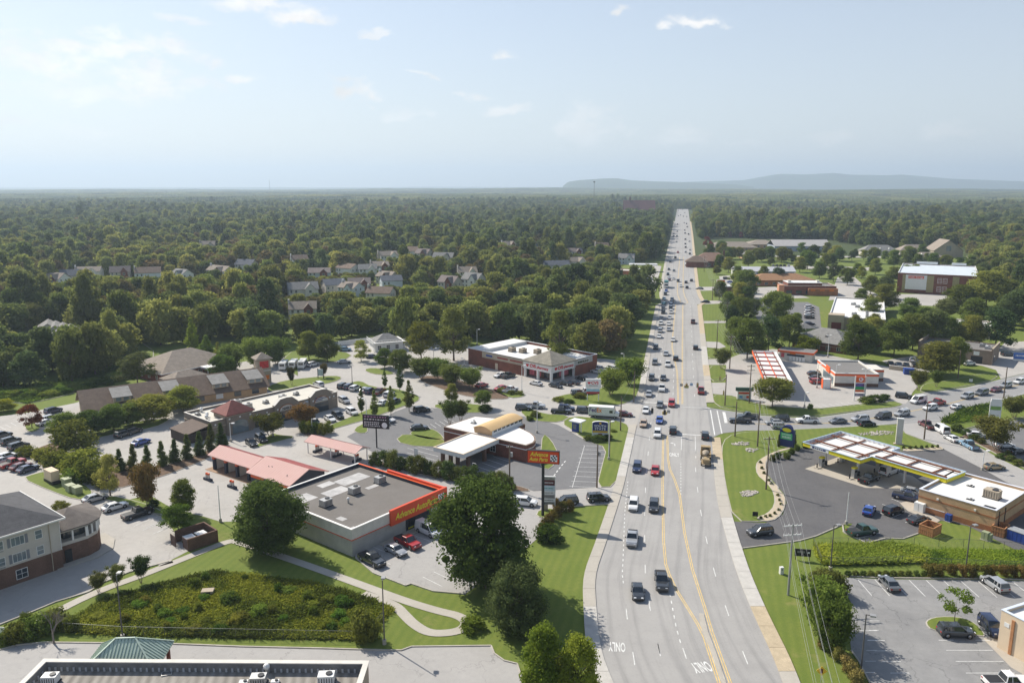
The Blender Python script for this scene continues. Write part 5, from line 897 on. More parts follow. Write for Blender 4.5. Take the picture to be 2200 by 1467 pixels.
for k in range(5):part('ice_freezer',fbox(MB(),'front',L,D,3.6+k*1.1,4.5+k*1.1,.1,1.7,.02,.7),METW,T)
part('dark_window',fbox(MB(),'front',L,D,2.6,8.6,1.75,2.4,.01,.05),GLASS,T);part('sign',fbox(MB(),'front',L,D,3.6,5.6,2.45,2.85,.14,.2),ORL,T)
d=thing('dumpster','blue dumpster on the lawn edge behind the red and white store','dumpster',P(*c6(985,605)),R(-15));part('bin',MB().box(-1.5,1.5,-1.0,1.0,.1,1.9),BLUE,d);part('rim',MB().box(-1.55,1.55,-1.05,1.05,1.902,2.0),BLUE,d)
rw0,rrz,rl=frame(c6(780,555),c6(1060,590));wl=thing('retaining_wall','low tan retaining wall behind the red and white store','wall',rw0,rrz);part('wall',MB().box(0,rl,0,.4,0,1.4),STONE,wl);part('coping',MB().box(-.05,rl+.05,-.05,.45,1.402,1.5),OFFW,wl)
# ------------------------------------------------ storage building
A=P(*f7(490,1310));A=Vector((225.0,463.0,0));rz=R(-28);h=11.5;L,D=41.0,64.0;T=bld('storage_building','large brick storage building with pale blue-grey flat roof and white sign wall','warehouse',A,rz)
flat(T,L,D,h,REDB,mat('blue_grey_membrane',(.56,.61,.64),.6,.08,.3),METW,.4)
for u0,u1,v0,m in((2.6,4.2,1.0,mat('khaki_panel',(.33,.28,.14),.8,.1,.6)),(4.22,15.2,2.2,METW),(15.22,18.8,1.0,_M['khaki_panel']),(28.2,31.5,1.0,_M['khaki_panel'])):fpart('wall_panel',T,'front',L,D,u0,u1,v0,10.6,.01,.12,m)
fpart('sign_panel',T,'front',L,D,5.6,13.6,8.6,10.1,.125,.25,REDP);letters(T,'front',L,D,'Public Storage',9.6,9.35,.85,WHL,.27,.02,.02,0,7.2)
for u in(20.6,23.4):
    for v in(1.6,6.4):window(T,'front',L,D,u,v,2.2,3.0,WHITE,mat('dull_red_pane',(.2,.035,.03),.3,.1,1.),3,3,n0=.01,b=.16)
for u in(36,42,48,54):
    for v in(1.6,6.4):window(T,'left',L,D,u+4,v,2.4,3.4,WHITE,GLASSG,3,2,n0=.01,b=.14)
part('parapet_screen',MB().box(8,20,D-.6,D+.3,h+.12,h+1.5).box(28,36,D-.6,D+.3,h+.12,h+1.5),METW,T)
# ------------------------------------------------ white-roofed store
A=Vector((138.5,343.5,0));rz=R(-24);h=5.4;L,D=22.5,66.0;T=bld('roadside_store','deep store with bright white flat roof and orange letters along its front','shop',A,rz)
flat(T,L,D,h,TAUPE,ROOFW,METW,.4);part('corner_block',MB().box(-.3,6.2,-.3,6.0,0,6.2),STONE,T);part('porch',MB().box(1.2,5.2,-.36,-.302,.1,3.0),mat('maroon_door',(.14,.02,.02),.7,.2,1.),T)
for k in range(9):part('orange_letter',fbox(MB(),'left',L,D,10+k*4.2,12.6+k*4.2,2.2,4.3,.02,.3),ORL,T)
for k in range(14):o=ac_unit(W(A,rz,15.2,6+k*4.2,h-.4),rz,(1.1,.9,.5),'roof vent in the long row on the white-roofed store',STEEL);o['group']='row of vents on the white roof'
for i,(x,y)in enumerate(((9,44),(11,36),(10,12))):ac_unit(W(A,rz,x,y,h-.4),rz,(2.2,1.6,1.0),('far','middle','near')[i]+' larger air unit on the bright white store roof')
# ------------------------------------------------ restaurants, offices and other buildings on the right
def simple_flat(name,label,cat,A,rz,L,D,h,wm,rm,cm,extra=None,wins=0):
    T=bld(name,label,cat,A,rz);flat(T,L,D,h,wm,rm,cm,.4)
    for k in range(wins):window(T,'front',L,D,1.2+k*(L-2)/wins,.8,(L-2)/wins*.6,1.8,BLK,GLASS,2,1)
    return T
A=Vector((155.5,452,0));T=simple_flat('restaurant','dark red brick restaurant with stepped roof blocks and chimneys','restaurant',A,R(-4),29,15,5.2,REDB,ROOFG,OFFW,wins=5);part('raised_block',MB().box(2.5,21.5,2,13,4.8,6.6),REDB,T);part('raised_coping',MB().box(2.3,21.7,1.8,13.2,6.602,6.8),METW,T);[part('chimney',MB().box(x,x+1.6,4,6,6.802,7.9),OFFW,T)for x in(3,19)];part('orange_front',MB().box(13,29.2,-2.4,-.01,0,4.0),ORB,T);[part('orange_sign',MB().box(14+k*5.2,16.6+k*5.2,-2.5,-2.402,2.7,3.3),ORL,T)for k in range(3)];part('corner_tower',MB().box(-3.0,-.02,0,4,0,5.6),mat('salmon_stucco',(.55,.27,.16),.8,.1,.6),T)
A=Vector((150,492,0));T=bld('restaurant','brick restaurant with low orange-brown hipped roof','restaurant',A,R(2));wall4(T,38,17,3.6,ORB);part('roof',hip(0,38,0,17,3.62,7.0,.8,.3),mat('orange_brown_shingle',(.3,.165,.085),.95,.2,.8),T);[window(T,'front',38,17,2+k*5,.8,2,1.6)for k in range(7)]
A=Vector((152,540,0));T=bld('service_garage','blue and white service garage with pale metal roof','garage',A,R(-3));wall4(T,40,14,4.2,METW);part('roof',gable(0,40,0,14,4.22,6.6,.4,.2),mat('pale_metal_roof',(.5,.5,.52),.5,.1,.8),T);part('blue_wall',MB().box(14,39,-.06,-.002,0,3.6),mat('steel_blue',(.16,.26,.42),.6,.1,.6),T);[part('window',MB().box(3+k*3,5+k*3,-.06,-.002,1.4,2.4),GLASS,T)for k in range(3)]
A,rz,_=frame(f8(560,790),f8(1150,880));T=bld('clinic','brick clinic with broad grey hip roof and cross gable','clinic',A,rz);wall4(T,21,15,3.3,REDB);part('roof',hip(0,21,0,15,3.32,7.6,.7,.25),SHGG,T);part('rear_roof',hip(8,24,9,27,3.3,7.2,.5,.25),SHGD,T);part('rear_wall',MB().box(8.2,23.8,15.1,26.8,0,3.0),REDB,T);part('stone_band',MB().box(-.04,21.04,-.05,-.002,1.9,2.05),STONE,T);[window(T,'front',21,15,1.5+k*4,.7,1.6,1.6)for k in range(5)];[part('dormer',MB().add([(11,2.5,4.4),(13.2,2.5,4.4),(12.1,2.5,5.8),(12.1,6.5,6.2),(11,5.5,5.9),(13.2,5.5,5.9)],[(0,1,2),(1,5,3,2),(0,2,3,4)]),SHGD,T)]
A=P(*f8(690,640));T=bld('gazebo','small hexagonal gazebo with grey pyramid roof between trees','gazebo',A,R(10));part('roof',hip(-3.2,3.2,-3.2,3.2,2.8,4.8,.5,.2),SHGG,T);[part('post',MB().box(x-.12,x+.12,y-.12,y+.12,0,2.6),WHITE,T)for x in(-2.8,2.8)for y in(-2.8,2.8)];part('rail',MB().box(-2.7,2.7,-2.85,-2.75,.5,1.1),WHITE,T)
A,rz,_=frame(c6(1090,420),c6(1840,510));L,D,h=23.0,16.0,5.8;T=simple_flat('office','brown brick office block with flat grey roof and high side parapets','office',A,rz,L,D,h-.8,mat('grey_brown_brick',(.25,.19,.145),.9,.2,.5),ROOFG,None);part('side_parapet',MB().box(L-.02,L+.35,-.3,D+.3,0,h).box(-.35,.02,-.3,D+.3,0,h),_M['grey_brown_brick'],T);part('coping',MB().box(L-.1,L+.43,-.38,D+.38,h+.002,h+.12).box(-.43,.1,-.38,D+.38,h+.002,h+.12),STONE,T);part('porch',fbox(MB(),'front',L,D,16.8,20.4,.1,2.6,.005,.1),BLK,T);part('sign',fbox(MB(),'front',L,D,17.5,19.3,3.0,4.3,.01,.1),METW,T);fpart('side_window',T,'right',L,D,3,6,.5,3.0,.36,.42,GLASS)
ac_unit(W(A,rz,19,9,h-1.2),rz,(2.0,1.6,1.2),'left air unit on the brown office roof',STEEL);ac_unit(W(A,rz,21,6,h-1.2),rz,(1.8,1.4,1.1),'right air unit on the brown office roof',METW)
T=simple_flat('shop','pale cream shop with dark windows at the right edge','shop',Vector((206,300,0)),R(-30),26,18,5.5,CREAM,ROOFW,METW,wins=4)
T=simple_flat('shop','low cream shop half hidden behind the big tree on the right','shop',Vector((176,330,0)),R(-30),22,16,5.0,CREAM,ROOFW,METW,wins=3)
# cream building in the lower right corner
A=Vector((66.2,98.6,0));T=simple_flat('cream_building','cream stucco building with tan pilaster in the lower right corner','building',A,R(-66),18,16,5.6,CREAM,ROOFW,mat('pale_cope',(.6,.66,.74),.5,.05,1.));fpart('pilaster',T,'front',18,16,1.6,2.0,0,5.0,.01,.15,WOOD);fpart('white_sign',T,'front',18,16,.6,1.3,3.6,4.2,.01,.05,METW)
# small red-signed restaurant by the road
A=P(*h6(700,860));T=bld('pavilion','low brown pavilion with white roof by the red pole sign','pavilion',A,R(-4));wall4(T,16,8,3.2,BRNB);part('roof',MB().box(-.6,16.6,-.6,8.6,3.22,3.6),METW,T)
A=Vector((139,610,0));T=bld('house','large brown-roofed brick house beside the right verge','house',A,R(-12));wall4(T,27,16,4.5,REDB);part('roof',hip(0,27,0,16,4.52,10.5,.8,.3),mat('rust_shingle',(.24,.15,.11),.95,.2,.8),T);part('wing_roof',hip(-6,10,-6,6,4.3,8.5,.5,.3),SHING,T);part('wing_wall',MB().box(-5.5,9.5,-5.5,-.02,0,4.1),REDB,T);part('chimney',MB().box(22,23.5,10,11.5,6,12),BRNB,T);[window(T,'front',27,16,11+k*4,1,2,1.8)for k in range(4)]
for i,(px,L,D,hh_,rf,lb)in enumerate((((1575,540),44,20,3.6,SHTN,'left long low church hall with taupe hip roof'),((1640,533),30,22,3.6,SHTN,'middle church hall with a white roof vent'),((1625,556),24,16,3.4,SHGG,'small grey-roofed pavilion before the church hall'))):
    A=P(*px);T=bld('church_hall',lb,'hall',A-Vector((L/2,0,0)),R(-3));wall4(T,L,D,hh_,TANB);part('roof',hip(0,L,0,D,hh_+.02,8.5-i,.9,.3),rf,T);[window(T,'front',L,D,3+k*6,.9,2,1.6)for k in range(int(L/7))]
A=P(1664,540);T=bld('school_block','long pale school block with grey metal roof below the wood','school',A,R(-1));wall4(T,52,24,5.2,mat('blue_grey_wall',(.36,.4,.46),.8,.1,.4));part('roof',gable(0,52,0,24,5.22,10.2,.6,.3),mat('grey_metal',(.42,.4,.38),.6,.1,.5),T);[window(T,'front',52,24,4+k*8,1,4,2)for k in range(6)]
for i,(px,L,D,ze,zr,lb)in enumerate((((1890,549),30,14,4.0,9,'dormered grey-roofed building left in the church row'),((1965,548),26,14,4.0,9,'dormered building in the middle of the church row'),((2035,553),24,20,6.0,15,'steep gabled church front right of the row'),((1995,561),22,12,3.5,7,'low gabled wing below the church front'),((2110,563),14,12,3.5,7.5,'small hip roofed house right of the church'))):
    A=P(*px)-Vector((L/2,0,0));T=bld('church_building',lb,'church' if i==2 else 'building',A,R(-6));wall4(T,L,D,ze,SIDING if i !=2 else STONE)
    if i==2:
        part('roof',MB().add([(-.6,-.6,ze-.3),(L+.6,-.6,ze-.3),(L/2,-.6,zr),(-.6,D+.6,ze-.3),(L+.6,D+.6,ze-.3),(L/2,D+.6,zr),(L/2,-.6,zr-.5),(L/2,D+.6,zr-.5)],[(0,2,5,3),(2,1,4,5),(0,6,2),(6,1,2)]),SHTN,T);part('gable_wall',MB().add([(0,.05,ze),(L,.05,ze),(L/2,.05,zr-.4)],[(0,1,2)]),STONE,T);part('window',MB().box(L/2-2,L/2+2,-.05,.04,5.5,10),GLASSG,T)
    else:part('roof',hip(0,L,0,D,ze+.02,zr,.6,.3),SHTN if i !=0 else SHGG,T);[part('dormer',MB().add([(L*(.25+.25*k)-1,1.5,ze+.6),(L*(.25+.25*k)+1,1.5,ze+.6),(L*(.25+.25*k),1.5,ze+2.6),(L*(.25+.25*k),4.5,ze+2.8)],[(0,1,2),(1,3,2),(0,2,3)]),WHITE,T)for k in range(3)];[window(T,'front',L,D,2+k*5,.9,1.8,1.6)for k in range(int(L/6))]
for i,(px,lb)in enumerate(((f7(1430,460),'left grey-roofed house high in the right wood'),(f7(1690,470),'white gabled house in the right wood'),(f7(1850,470),'dark blue-roofed house in the right wood'))):
    A=P(*px,5);T=bld('house',lb,'house',Vector((A.x,A.y,0)),R(-15));wall4(T,14,10,6,WHITE);part('roof',gable(0,14,0,10,6.02,10.5,.5,.25),SHGG if i !=2 else SHGD,T);part('gable_wall',gable_tri(gable_tri(MB(),.0,0,10,6,10.4),13.8,0,10,6,10.4),WHITE,T);[window(T,'front',14,10,2+4*k,3.6,1.4,1.6)for k in range(3)]
# branch bank up the road, left side
A=P(*f3(1520,1060));T=bld('branch_bank','modern orange-brick branch bank with flat roof and dark glass corner','bank',A,R(-20));flat(T,22,12,5.2,mat('orange_clad',(.42,.15,.06),.8,.12,.5),ROOFT,METW,.4);part('glass_corner',MB().box(16,24,-1.5,5,0,6.2),GLASS,T);part('upper_roof',MB().box(15.5,24.8,-2.2,6,6.202,6.6),METW,T)
A=P(*f3(1740,1010));T=bld('drive_canopy','white flat drive-through canopy on brick piers by the branch bank','canopy',A+Vector((0,8,0)),R(-4));part('roof',MB().box(0,20,0,7,4.6,5.5),METW,T);[part('pier',MB().box(x,x+1.2,2.5,4.5,0,4.6),REDB,T)for x in(3,15)]
A=P(*f3(1720,1165));T=bld('gate_wall','pair of dark slatted walls with a brick pier at the branch bank entrance','wall',A,R(-2));part('panel',MB().box(0,6.2,0,.3,.3,2.6),mat('slate_panel',(.12,.13,.15),.8,.1,.6),T);part('panel',MB().box(8.3,14.2,0,.3,.3,2.6),mat('slate_panel',(.12,.13,.15),.8,.1,.6),T);part('pier',MB().box(6.4,8.1,-.6,1.2,0,3.6),BRNB,T)
# far dark red roof in the wood
A=P(1352,452);T=bld('wood_lodge','dark red roofed lodge half sunk in the distant wood left of the road','building',Vector((236,1690,0)),R(-4));wall4(T,62,30,12,BRNB);part('roof',gable(0,62,0,30,12.02,29,2,.5),mat('plum_roof',(.16,.055,.05),.9,.2,.05),T);part('gable',gable_tri(gable_tri(MB(),0,0,30,12,28.8,.4),61.6,0,30,12,28.8,.4),BRNB,T);part('chimney',MB().box(10,14,12,16,24,36),BRNB,T)
# white porch house and left grey roofs
A=P(806,757);T=bld('porch_house','white porch house with grey hip roof and roof railings at the wood edge','house',A,R(24));wall4(T,11,9,3.2,WHITE);part('roof',hip(.6,10.4,.6,8.4,3.8,6.2,.3,.2),SHGG,T);part('roof_deck',MB().box(-.8,11.8,-.8,9.8,3.22,3.6),WHITE,T);rl_=MB();[rl_.box(-.8+k*.6,-.72+k*.6,-.8,-.7,3.6,4.4)for k in range(21)];rl_.box(-.8,11.8,-.82,-.68,4.4,4.5);[rl_.box(-.8,-.7,-.8+k*.6,-.72+k*.6,3.6,4.4)for k in range(17)];rl_.box(-.82,-.68,-.8,9.8,4.4,4.5);part('roof_railing',rl_,WHITE,T);[part('porch_post',MB().tube((x,-.6,0),(x,-.6,3.2),.14),WHITE,T)for x in(-.5,3.6,7.6,11.4)];[window(T,'front',11,9,1+3.4*k,.8,1.4,1.7)for k in range(3)]
for k in range(5):
    A=P(*f1(330+k*62,1265+k*14),4);T=bld('row_house',('first','second','third','fourth','fifth')[k]+' grey-roofed row house from the left above the kudzu','house',Vector((A.x,A.y,0)),R(-62),'row houses in the left wood');wall4(T,14,7.6,3.6,SIDING);part('roof',gable(0,14,0,7.6,3.62,6.0,.3,.2),SHGG,T);part('gable_wall',gable_tri(gable_tri(MB(),0,0,7.6,3.6,5.9),13.8,0,7.6,3.6,5.9),SIDING,T);window(T,'front',14,7.6,3,.9,1.6,1.4)
A,rz_,l_=frame(c2(1600,210),c2(2000,160));T=bld('white_fence','white vinyl fence behind the parking by the porch house','fence',A,rz_);n=int(l_/2.4)
for k in range(n):part('panel',MB().box(k*2.4+.08,k*2.4+2.32,-.03,.03,.1,1.8),WHITE,T);part('post',MB().box(k*2.4-.07,k*2.4+.07,-.07,.07,0,1.95),WHITE,T)
# ------------------------------------------------ houses among the trees
A_PH=P(806,757);CLEAR=[]
HS=[(107,598,30),(150,592,28),(186,582,50),(257,583,32),(317,586,50),(378,588,36),(462,580,62),(522,567,40),(445,525,30),(685,584,45),(737,576,45),(652,620,62),(650,662,34),(722,612,30),(742,616,34),(772,608,46),(811,628,55),(790,577,34),(822,592,36),(843,603,44),(837,549,40),(904,543,34),(880,538,26),(950,552,44),(818,570,34),(1198,570,54),(1241,562,42),(1237,540,30),(1296,528,26),(1345,553,26),(1096,526,28),(1143,531,28),(1006,583,26),(957,606,30),(646,556,30),(1008,600,24)]
RC=[SHTN,SHGG,SHING,mat('mauve_shingle',(.2,.165,.15),.95,.2,.8),SHTN,mat('slate_shingle',(.13,.14,.16),.95,.2,.8)]
WC=[WHITE,OFFW,WHITE,SIDING,mat('pale_blue_siding',(.55,.6,.64),.8,.06,.8)]
for i,(x,y,w)in enumerate(HS):
    zt=7.2;c=P(x,y,zt-1.6);L=min(19,max(12,w*mpp(c)));D=random.uniform(8.5,10.5);h=random.choice((5.2,5.4,5.8));zr=h+random.uniform(2.6,3.6);rz=R(random.choice((-14,12,30,-34,8,20)))
    wm=WC[i%5];rm=RC[(i*5)%6];wn='white' if wm in(WHITE,OFFW)else('beige' if wm==SIDING else 'pale blue');rn={SHTN:'taupe',SHGG:'grey',SHING:'brown'}.get(rm,'dark')
    A=Vector((c.x-L/2*math.cos(rz),c.y-L/2*math.sin(rz),0));T=bld('house','%s house with %s roof among the trees on the left'%(wn,rn),'house',A,rz,'houses among the left woods')
    wall4(T,L,D,h,wm,.25);gx=i%3
    rf=part('roof',gable(0,L,0,D,h+.02,zr,.45,.2),rm,T);part('gable_wall',gable_tri(gable_tri(MB(),0,0,D,h,zr,.2),L-.2,0,D,h,zr,.2),wm,T)
    if gx !=1:  # front cross gable
        u=L*.55;ww=L*.34;fz=zr-.5;part('front_gable',MB().add([(u,-1.2,h),(u+ww,-1.2,h),(u+ww/2,-1.2,fz),(u,0,h),(u+ww,0,h),(u,-1.2,0),(u+ww,-1.2,0),(u,0,0),(u+ww,0,0)],[(5,6,1,0),(0,1,2),(5,0,3,7),(6,8,4,1)]),wm if gx else REDB,T)
        part('front_roof',MB().add([(u-.4,-1.6,h-.25),(u+ww/2,-1.6,fz+.1),(u+ww+.4,-1.6,h-.25),(u-.4,D*.45,h-.25),(u+ww/2,D*.45,fz+.1),(u+ww+.4,D*.45,h-.25)],[(0,1,4,3)[::-1],(1,2,5,4)[::-1]]),rm,rf);window(T,'front',L,D,u+ww/2-.7,3.2,1.4,1.5,n0=1.21)
    for k in range(max(2,int(L*.45/2.6))):window(T,'front',L,D,.9+k*2.5,3.3,1.1,1.5);window(T,'front',L,D,.9+k*2.5,.8,1.1,1.5)
    for k in range(2):window(T,'left',L,D,1.6+k*3.6,3.3,1.1,1.5);window(T,'right',L,D,1.6+k*3.6,3.3,1.1,1.5)
    if i%2==0:part('chimney',MB().box(-.7,-.01,D*.4,D*.4+1.3,0,zr+1.0),WHITE if i%4 else OFFW,T)
    CLEAR.append((c.x,c.y+2,L*.5+4.5,120))
CLEAR+=[(A_PH.x+4,A_PH.y+7,10,30),*[(P(*f1(330+k*62,1265+k*14),4).x,P(*f1(330+k*62,1265+k*14),4).y,11,60)for k in range(5)],(266,1705,44,160),(P(1136,556).x,P(1136,556).y,12,40),(P(1345,590).x,P(1345,590).y,24,20)]
# ================================================================== VEHICLES
PAINT=dict(white=(.72,.72,.71),silver=(.42,.43,.44),grey=(.17,.18,.19),charcoal=(.055,.06,.066),black=(.014,.015,.017),blue=(.02,.07,.32),navy=(.018,.03,.085),red=(.38,.02,.018),maroon=(.12,.015,.018),tan=(.42,.3,.2),gold=(.36,.28,.17),green=(.012,.055,.04),teal=(.03,.16,.19),lblue=(.2,.33,.45),orange=(.5,.13,.03))
def paint(c):return mat('car_paint_'+c,PAINT[c],.28 if c not in('black','charcoal')else .22,0,metal=.35 if c in('silver','grey','gold','charcoal')else .0,coat=.7,spec=.5)
CGLASS=mat('car_glass',(.018,.024,.03),.05,0,spec=.9);TYRE=mat('tyre',(.02,.02,.02),.85,.1,3.);RIM=mat('wheel_rim',(.38,.38,.39),.35,.05,3.,metal=.7);HLAMP=mat('headlamp',(.75,.77,.8),.1,0,spec=.9);TLAMP=mat('tail_lamp',(.35,.012,.01),.25,0);TRIM=mat('car_trim',(.03,.03,.032),.6,.1,2.)
KD={  # length, width, body stations (x fraction from rear, shoulder z, width fraction), greenhouse (rear base, rear top, front top, front base), roof z, wheel radius
 'sedan':dict(L=4.75,W=1.82,st=[(0,.86,.86),(.05,.98,.96),(.3,1.0,1),(.62,.97,1),(.9,.84,.95),(1,.66,.78)],gh=(.10,.25,.56,.72),rz=1.45,wr=.33),
 'suv':dict(L=4.7,W=1.9,st=[(0,.98,.9),(.04,1.08,.97),(.3,1.1,1),(.64,1.08,1),(.92,.98,.96),(1,.76,.82)],gh=(.02,.07,.58,.74),rz=1.72,wr=.37),
 'minivan':dict(L=5.1,W=1.98,st=[(0,.95,.9),(.04,1.05,.97),(.3,1.08,1),(.66,1.05,1),(.93,.9,.95),(1,.7,.8)],gh=(.02,.06,.62,.80),rz=1.78,wr=.35),
 'pickup':dict(L=5.7,W=1.98,st=[(0,1.02,.97),(.03,1.06,1),(.38,1.08,1),(.66,1.12,1),(.95,1.06,.98),(1,.8,.88)],gh=(.37,.41,.6,.70),rz=1.88,wr=.4),
 'van':dict(L=5.5,W=2.0,st=[(0,1.15,.96),(.03,1.2,1),(.4,1.2,1),(.74,1.18,1),(.93,1.0,.96),(1,.75,.85)],gh=(.005,.03,.66,.82),rz=2.15,wr=.36)}
def car_shapes(kind):
    k=KD[kind];L,Wd=k['L'],k['W']/2;X=lambda f:-L/2+f*L;zb=.24;o={}
    b=MB();rings=[]
    for f,zs,wf in k['st']:
        w=Wd*wf;x=X(f);rings.append([(x,-w*.9,zb),(x,-w,zb+.16),(x,-w,zs-.2),(x,-w*.93,zs-.03),(x,-w*.8,zs),(x,w*.8,zs),(x,w*.93,zs-.03),(x,w,zs-.2),(x,w,zb+.16),(x,w*.9,zb)])
    n=10;b.add([p for r in rings for p in r],[(i*n+j,i*n+(j+1)%n,(i+1)*n+(j+1)%n,(i+1)*n+j)for i in range(len(rings)-1)for j in range(n)]+[tuple(range(n-1,-1,-1)),tuple(range((len(rings)-1)*n,len(rings)*n))])
    g0,g1,g2,g3=k['gh'];zs=np.interp([g0,g1,g2,g3],[s[0]for s in k['st']],[s[1]for s in k['st']]);zr=k['rz'];wb,wt=Wd*.9,Wd*.74
    gl=MB().add([(X(g0),-wb,zs[0]-.02),(X(g3),-wb,zs[3]-.02),(X(g3),wb,zs[3]-.02),(X(g0),wb,zs[0]-.02),(X(g1),-wt,zr-.05),(X(g2),-wt,zr-.05),(X(g2),wt,zr-.05),(X(g1),wt,zr-.05)],[(4,5,6,7),(0,1,5,4),(1,2,6,5),(2,3,7,6),(3,0,4,7)])
    rf=MB();xa,xb=X(g1)-.06,X(g2)+.05;e=.03
    rf.add([(xa,-wt-e,zr-.06),(xb,-wt-e,zr-.06),(xb,wt+e,zr-.06),(xa,wt+e,zr-.06),(xa+.12,-wt*.82,zr),(xb-.15,-wt*.82,zr),(xb-.15,wt*.82,zr),(xa+.12,wt*.82,zr)],[(3,2,1,0),(4,5,6,7),(0,1,5,4),(1,2,6,5),(2,3,7,6),(3,0,4,7)])
    for s in(-1,1):
        rf.bar((X(g3)-.02,s*(wb+.01),zs[3]),(X(g2),s*(wt+.015),zr-.04),.07,.07);rf.bar((X(g0)+.02,s*(wb+.01),zs[0]),(X(g1),s*(wt+.015),zr-.04),.12,.08)
        m=(g1+g2)/2;rf.bar((X(m),s*(wb+.012),np.interp(m,[q[0]for q in k['st']],[q[1]for q in k['st']])),(X(m),s*(wt+.018),zr-.04),.08,.05)
        if kind in('suv','minivan','van'):m=g1+(g2-g1)*.22;rf.bar((X(m),s*(wb+.012),zs[1]),(X(m),s*(wt+.018),zr-.04),.25 if kind !='van' else 1.5,.05)
    tr=MB()
    if kind=='pickup':bl=MB().box(X(.015),X(.355),-Wd*.82,Wd*.82,1.065,1.095);o['bed']=(bl,TRIM)
    tr.box(-L/2-.03,-L/2+.12,-Wd*.86,Wd*.86,.3,.52);tr.box(L/2-.14,L/2+.03,-Wd*.74,Wd*.74,.3,.5);tr.box(-L*.42,L*.42,-Wd*.86,Wd*.86,.17,.26)
    for xf in(.185,.81):
        for s in(-1,1):tr.tube((X(xf),s*Wd*.9,k['wr']),(X(xf),s*(Wd+.004),k['wr']),k['wr']+.09,None,12)
    for s in(-1,1):tr.box(X(g3)-.3,X(g3)-.12,s*(Wd+.1)-.09,s*(Wd+.1)+.09,zs[3]-.02,zs[3]+.14)
    o['body']=(b,'paint');o['roof']=(rf,'paint');o['windows']=(gl,CGLASS);o['trim']=(tr,TRIM)
    zf=k['st'][-1][1];zt=k['st'][0][1]
    o['headlight']=(MB().box(L/2-.22,L/2-.02,-.14,.2,zf-.06,zf+.08),HLAMP,[(0,-Wd*.62,0),(0,Wd*.55,0)]);o['tail_light']=(MB().box(-L/2-.015,-L/2+.1,-.15,.15,zt-.26,zt-.06),TLAMP,[(0,-Wd*.7,0),(0,Wd*.7,0)])
    wr=k['wr'];o['wheel']=(MB().tube((0,-.11,0),(0,.11,0),wr,None,14),TYRE,[(X(xf),s*(Wd-.1),wr)for xf in(.185,.81)for s in(-1,1)]);o['rim']=(MB().tube((0,-.125,0),(0,.125,0),wr*.62,None,10),RIM)
    return o
CARM,CARL={},{}
for kd in KD:
    sh=car_shapes(kd);CARM[kd]={k:(v[0].mesh(kd+'_'+k,paint('white')if v[1]=='paint' else v[1],k in('wheel','rim')),v[2]if len(v)>2 else None,v[1]=='paint')for k,v in sh.items()}
    mb=MB();slots=[paint('white'),CGLASS,TRIM,HLAMP,TLAMP,TYRE]
    for k,v in sh.items():
        if k=='rim':continue
        mi=0 if v[1]=='paint' else slots.index(v[1])
        for off in(v[2]if len(v)>2 else[(0,0,0)]):mb.add([(p[0]+off[0],p[1]+off[1],p[2]+off[2])for p in v[0].v],v[0].f,mi)
    CARL[kd]=mb.mesh(kd+'_whole',slots)
def obj_paint(o,c):o.material_slots[0].link='OBJECT';o.material_slots[0].material=paint(c)
CNAME=dict(sedan='sedan',suv='suv',minivan='minivan',pickup='pickup_truck',van='van');CWORD=dict(sedan='sedan',suv='SUV',minivan='minivan',pickup='pickup truck',van='van');COLW=dict(lblue='pale blue',navy='dark blue',charcoal='dark grey')
VEH=[]
def car(kind,col,x,y,hd,zone,z=.06,detail=None,label=None,group='cars and trucks',cat=None):
    g=P(x,y,.75);base=Vector((g.x,g.y,z));far=g.y>330 if detail is None else not detail;lb=label or '%s %s %s'%(COLW.get(col,col),CWORD[kind],zone);cat=cat or{'pickup':'truck','van':'van','minivan':'van'}.get(kind,'car')
    if far:
        o=bpy.data.objects.new(CNAME[kind],CARL[kind]);link(o,None,base,hd);obj_paint(o,col);VEH.append(o);return tag(o,lb,cat,group)
    t=thing(CNAME[kind],lb,cat,base,hd,group)
    for k,(me,offs,isp)in CARM[kind].items():
        if k=='rim':continue
        for off in(offs or[(0,0,0)]):
            o=bpy.data.objects.new(k,me);link(o,t,off)
            if isp:obj_paint(o,col)
            if k=='wheel':r=bpy.data.objects.new('rim',CARM[kind]['rim'][0]);link(r,o)
    VEH.append(t);return t
def hdg(a,b):p,q=P(*a),P(*b);return math.atan2(q.y-p.y,q.x-p.x)
def rd(x,y,south=True):
    g=P(x,y,.75);d=Vector((between(.5,g.y+6)-between(.5,g.y-6),12));a=math.atan2(d.y,d.x);return a+math.pi if south else a
S1='heading south in the lanes below the crossing';S2='entering the crossing southbound';S3='queueing southbound just above the crossing';S4='in the southbound queue up the main road';S5='far up the main road southbound';N1='heading north on the main road';N5='far up the main road northbound'
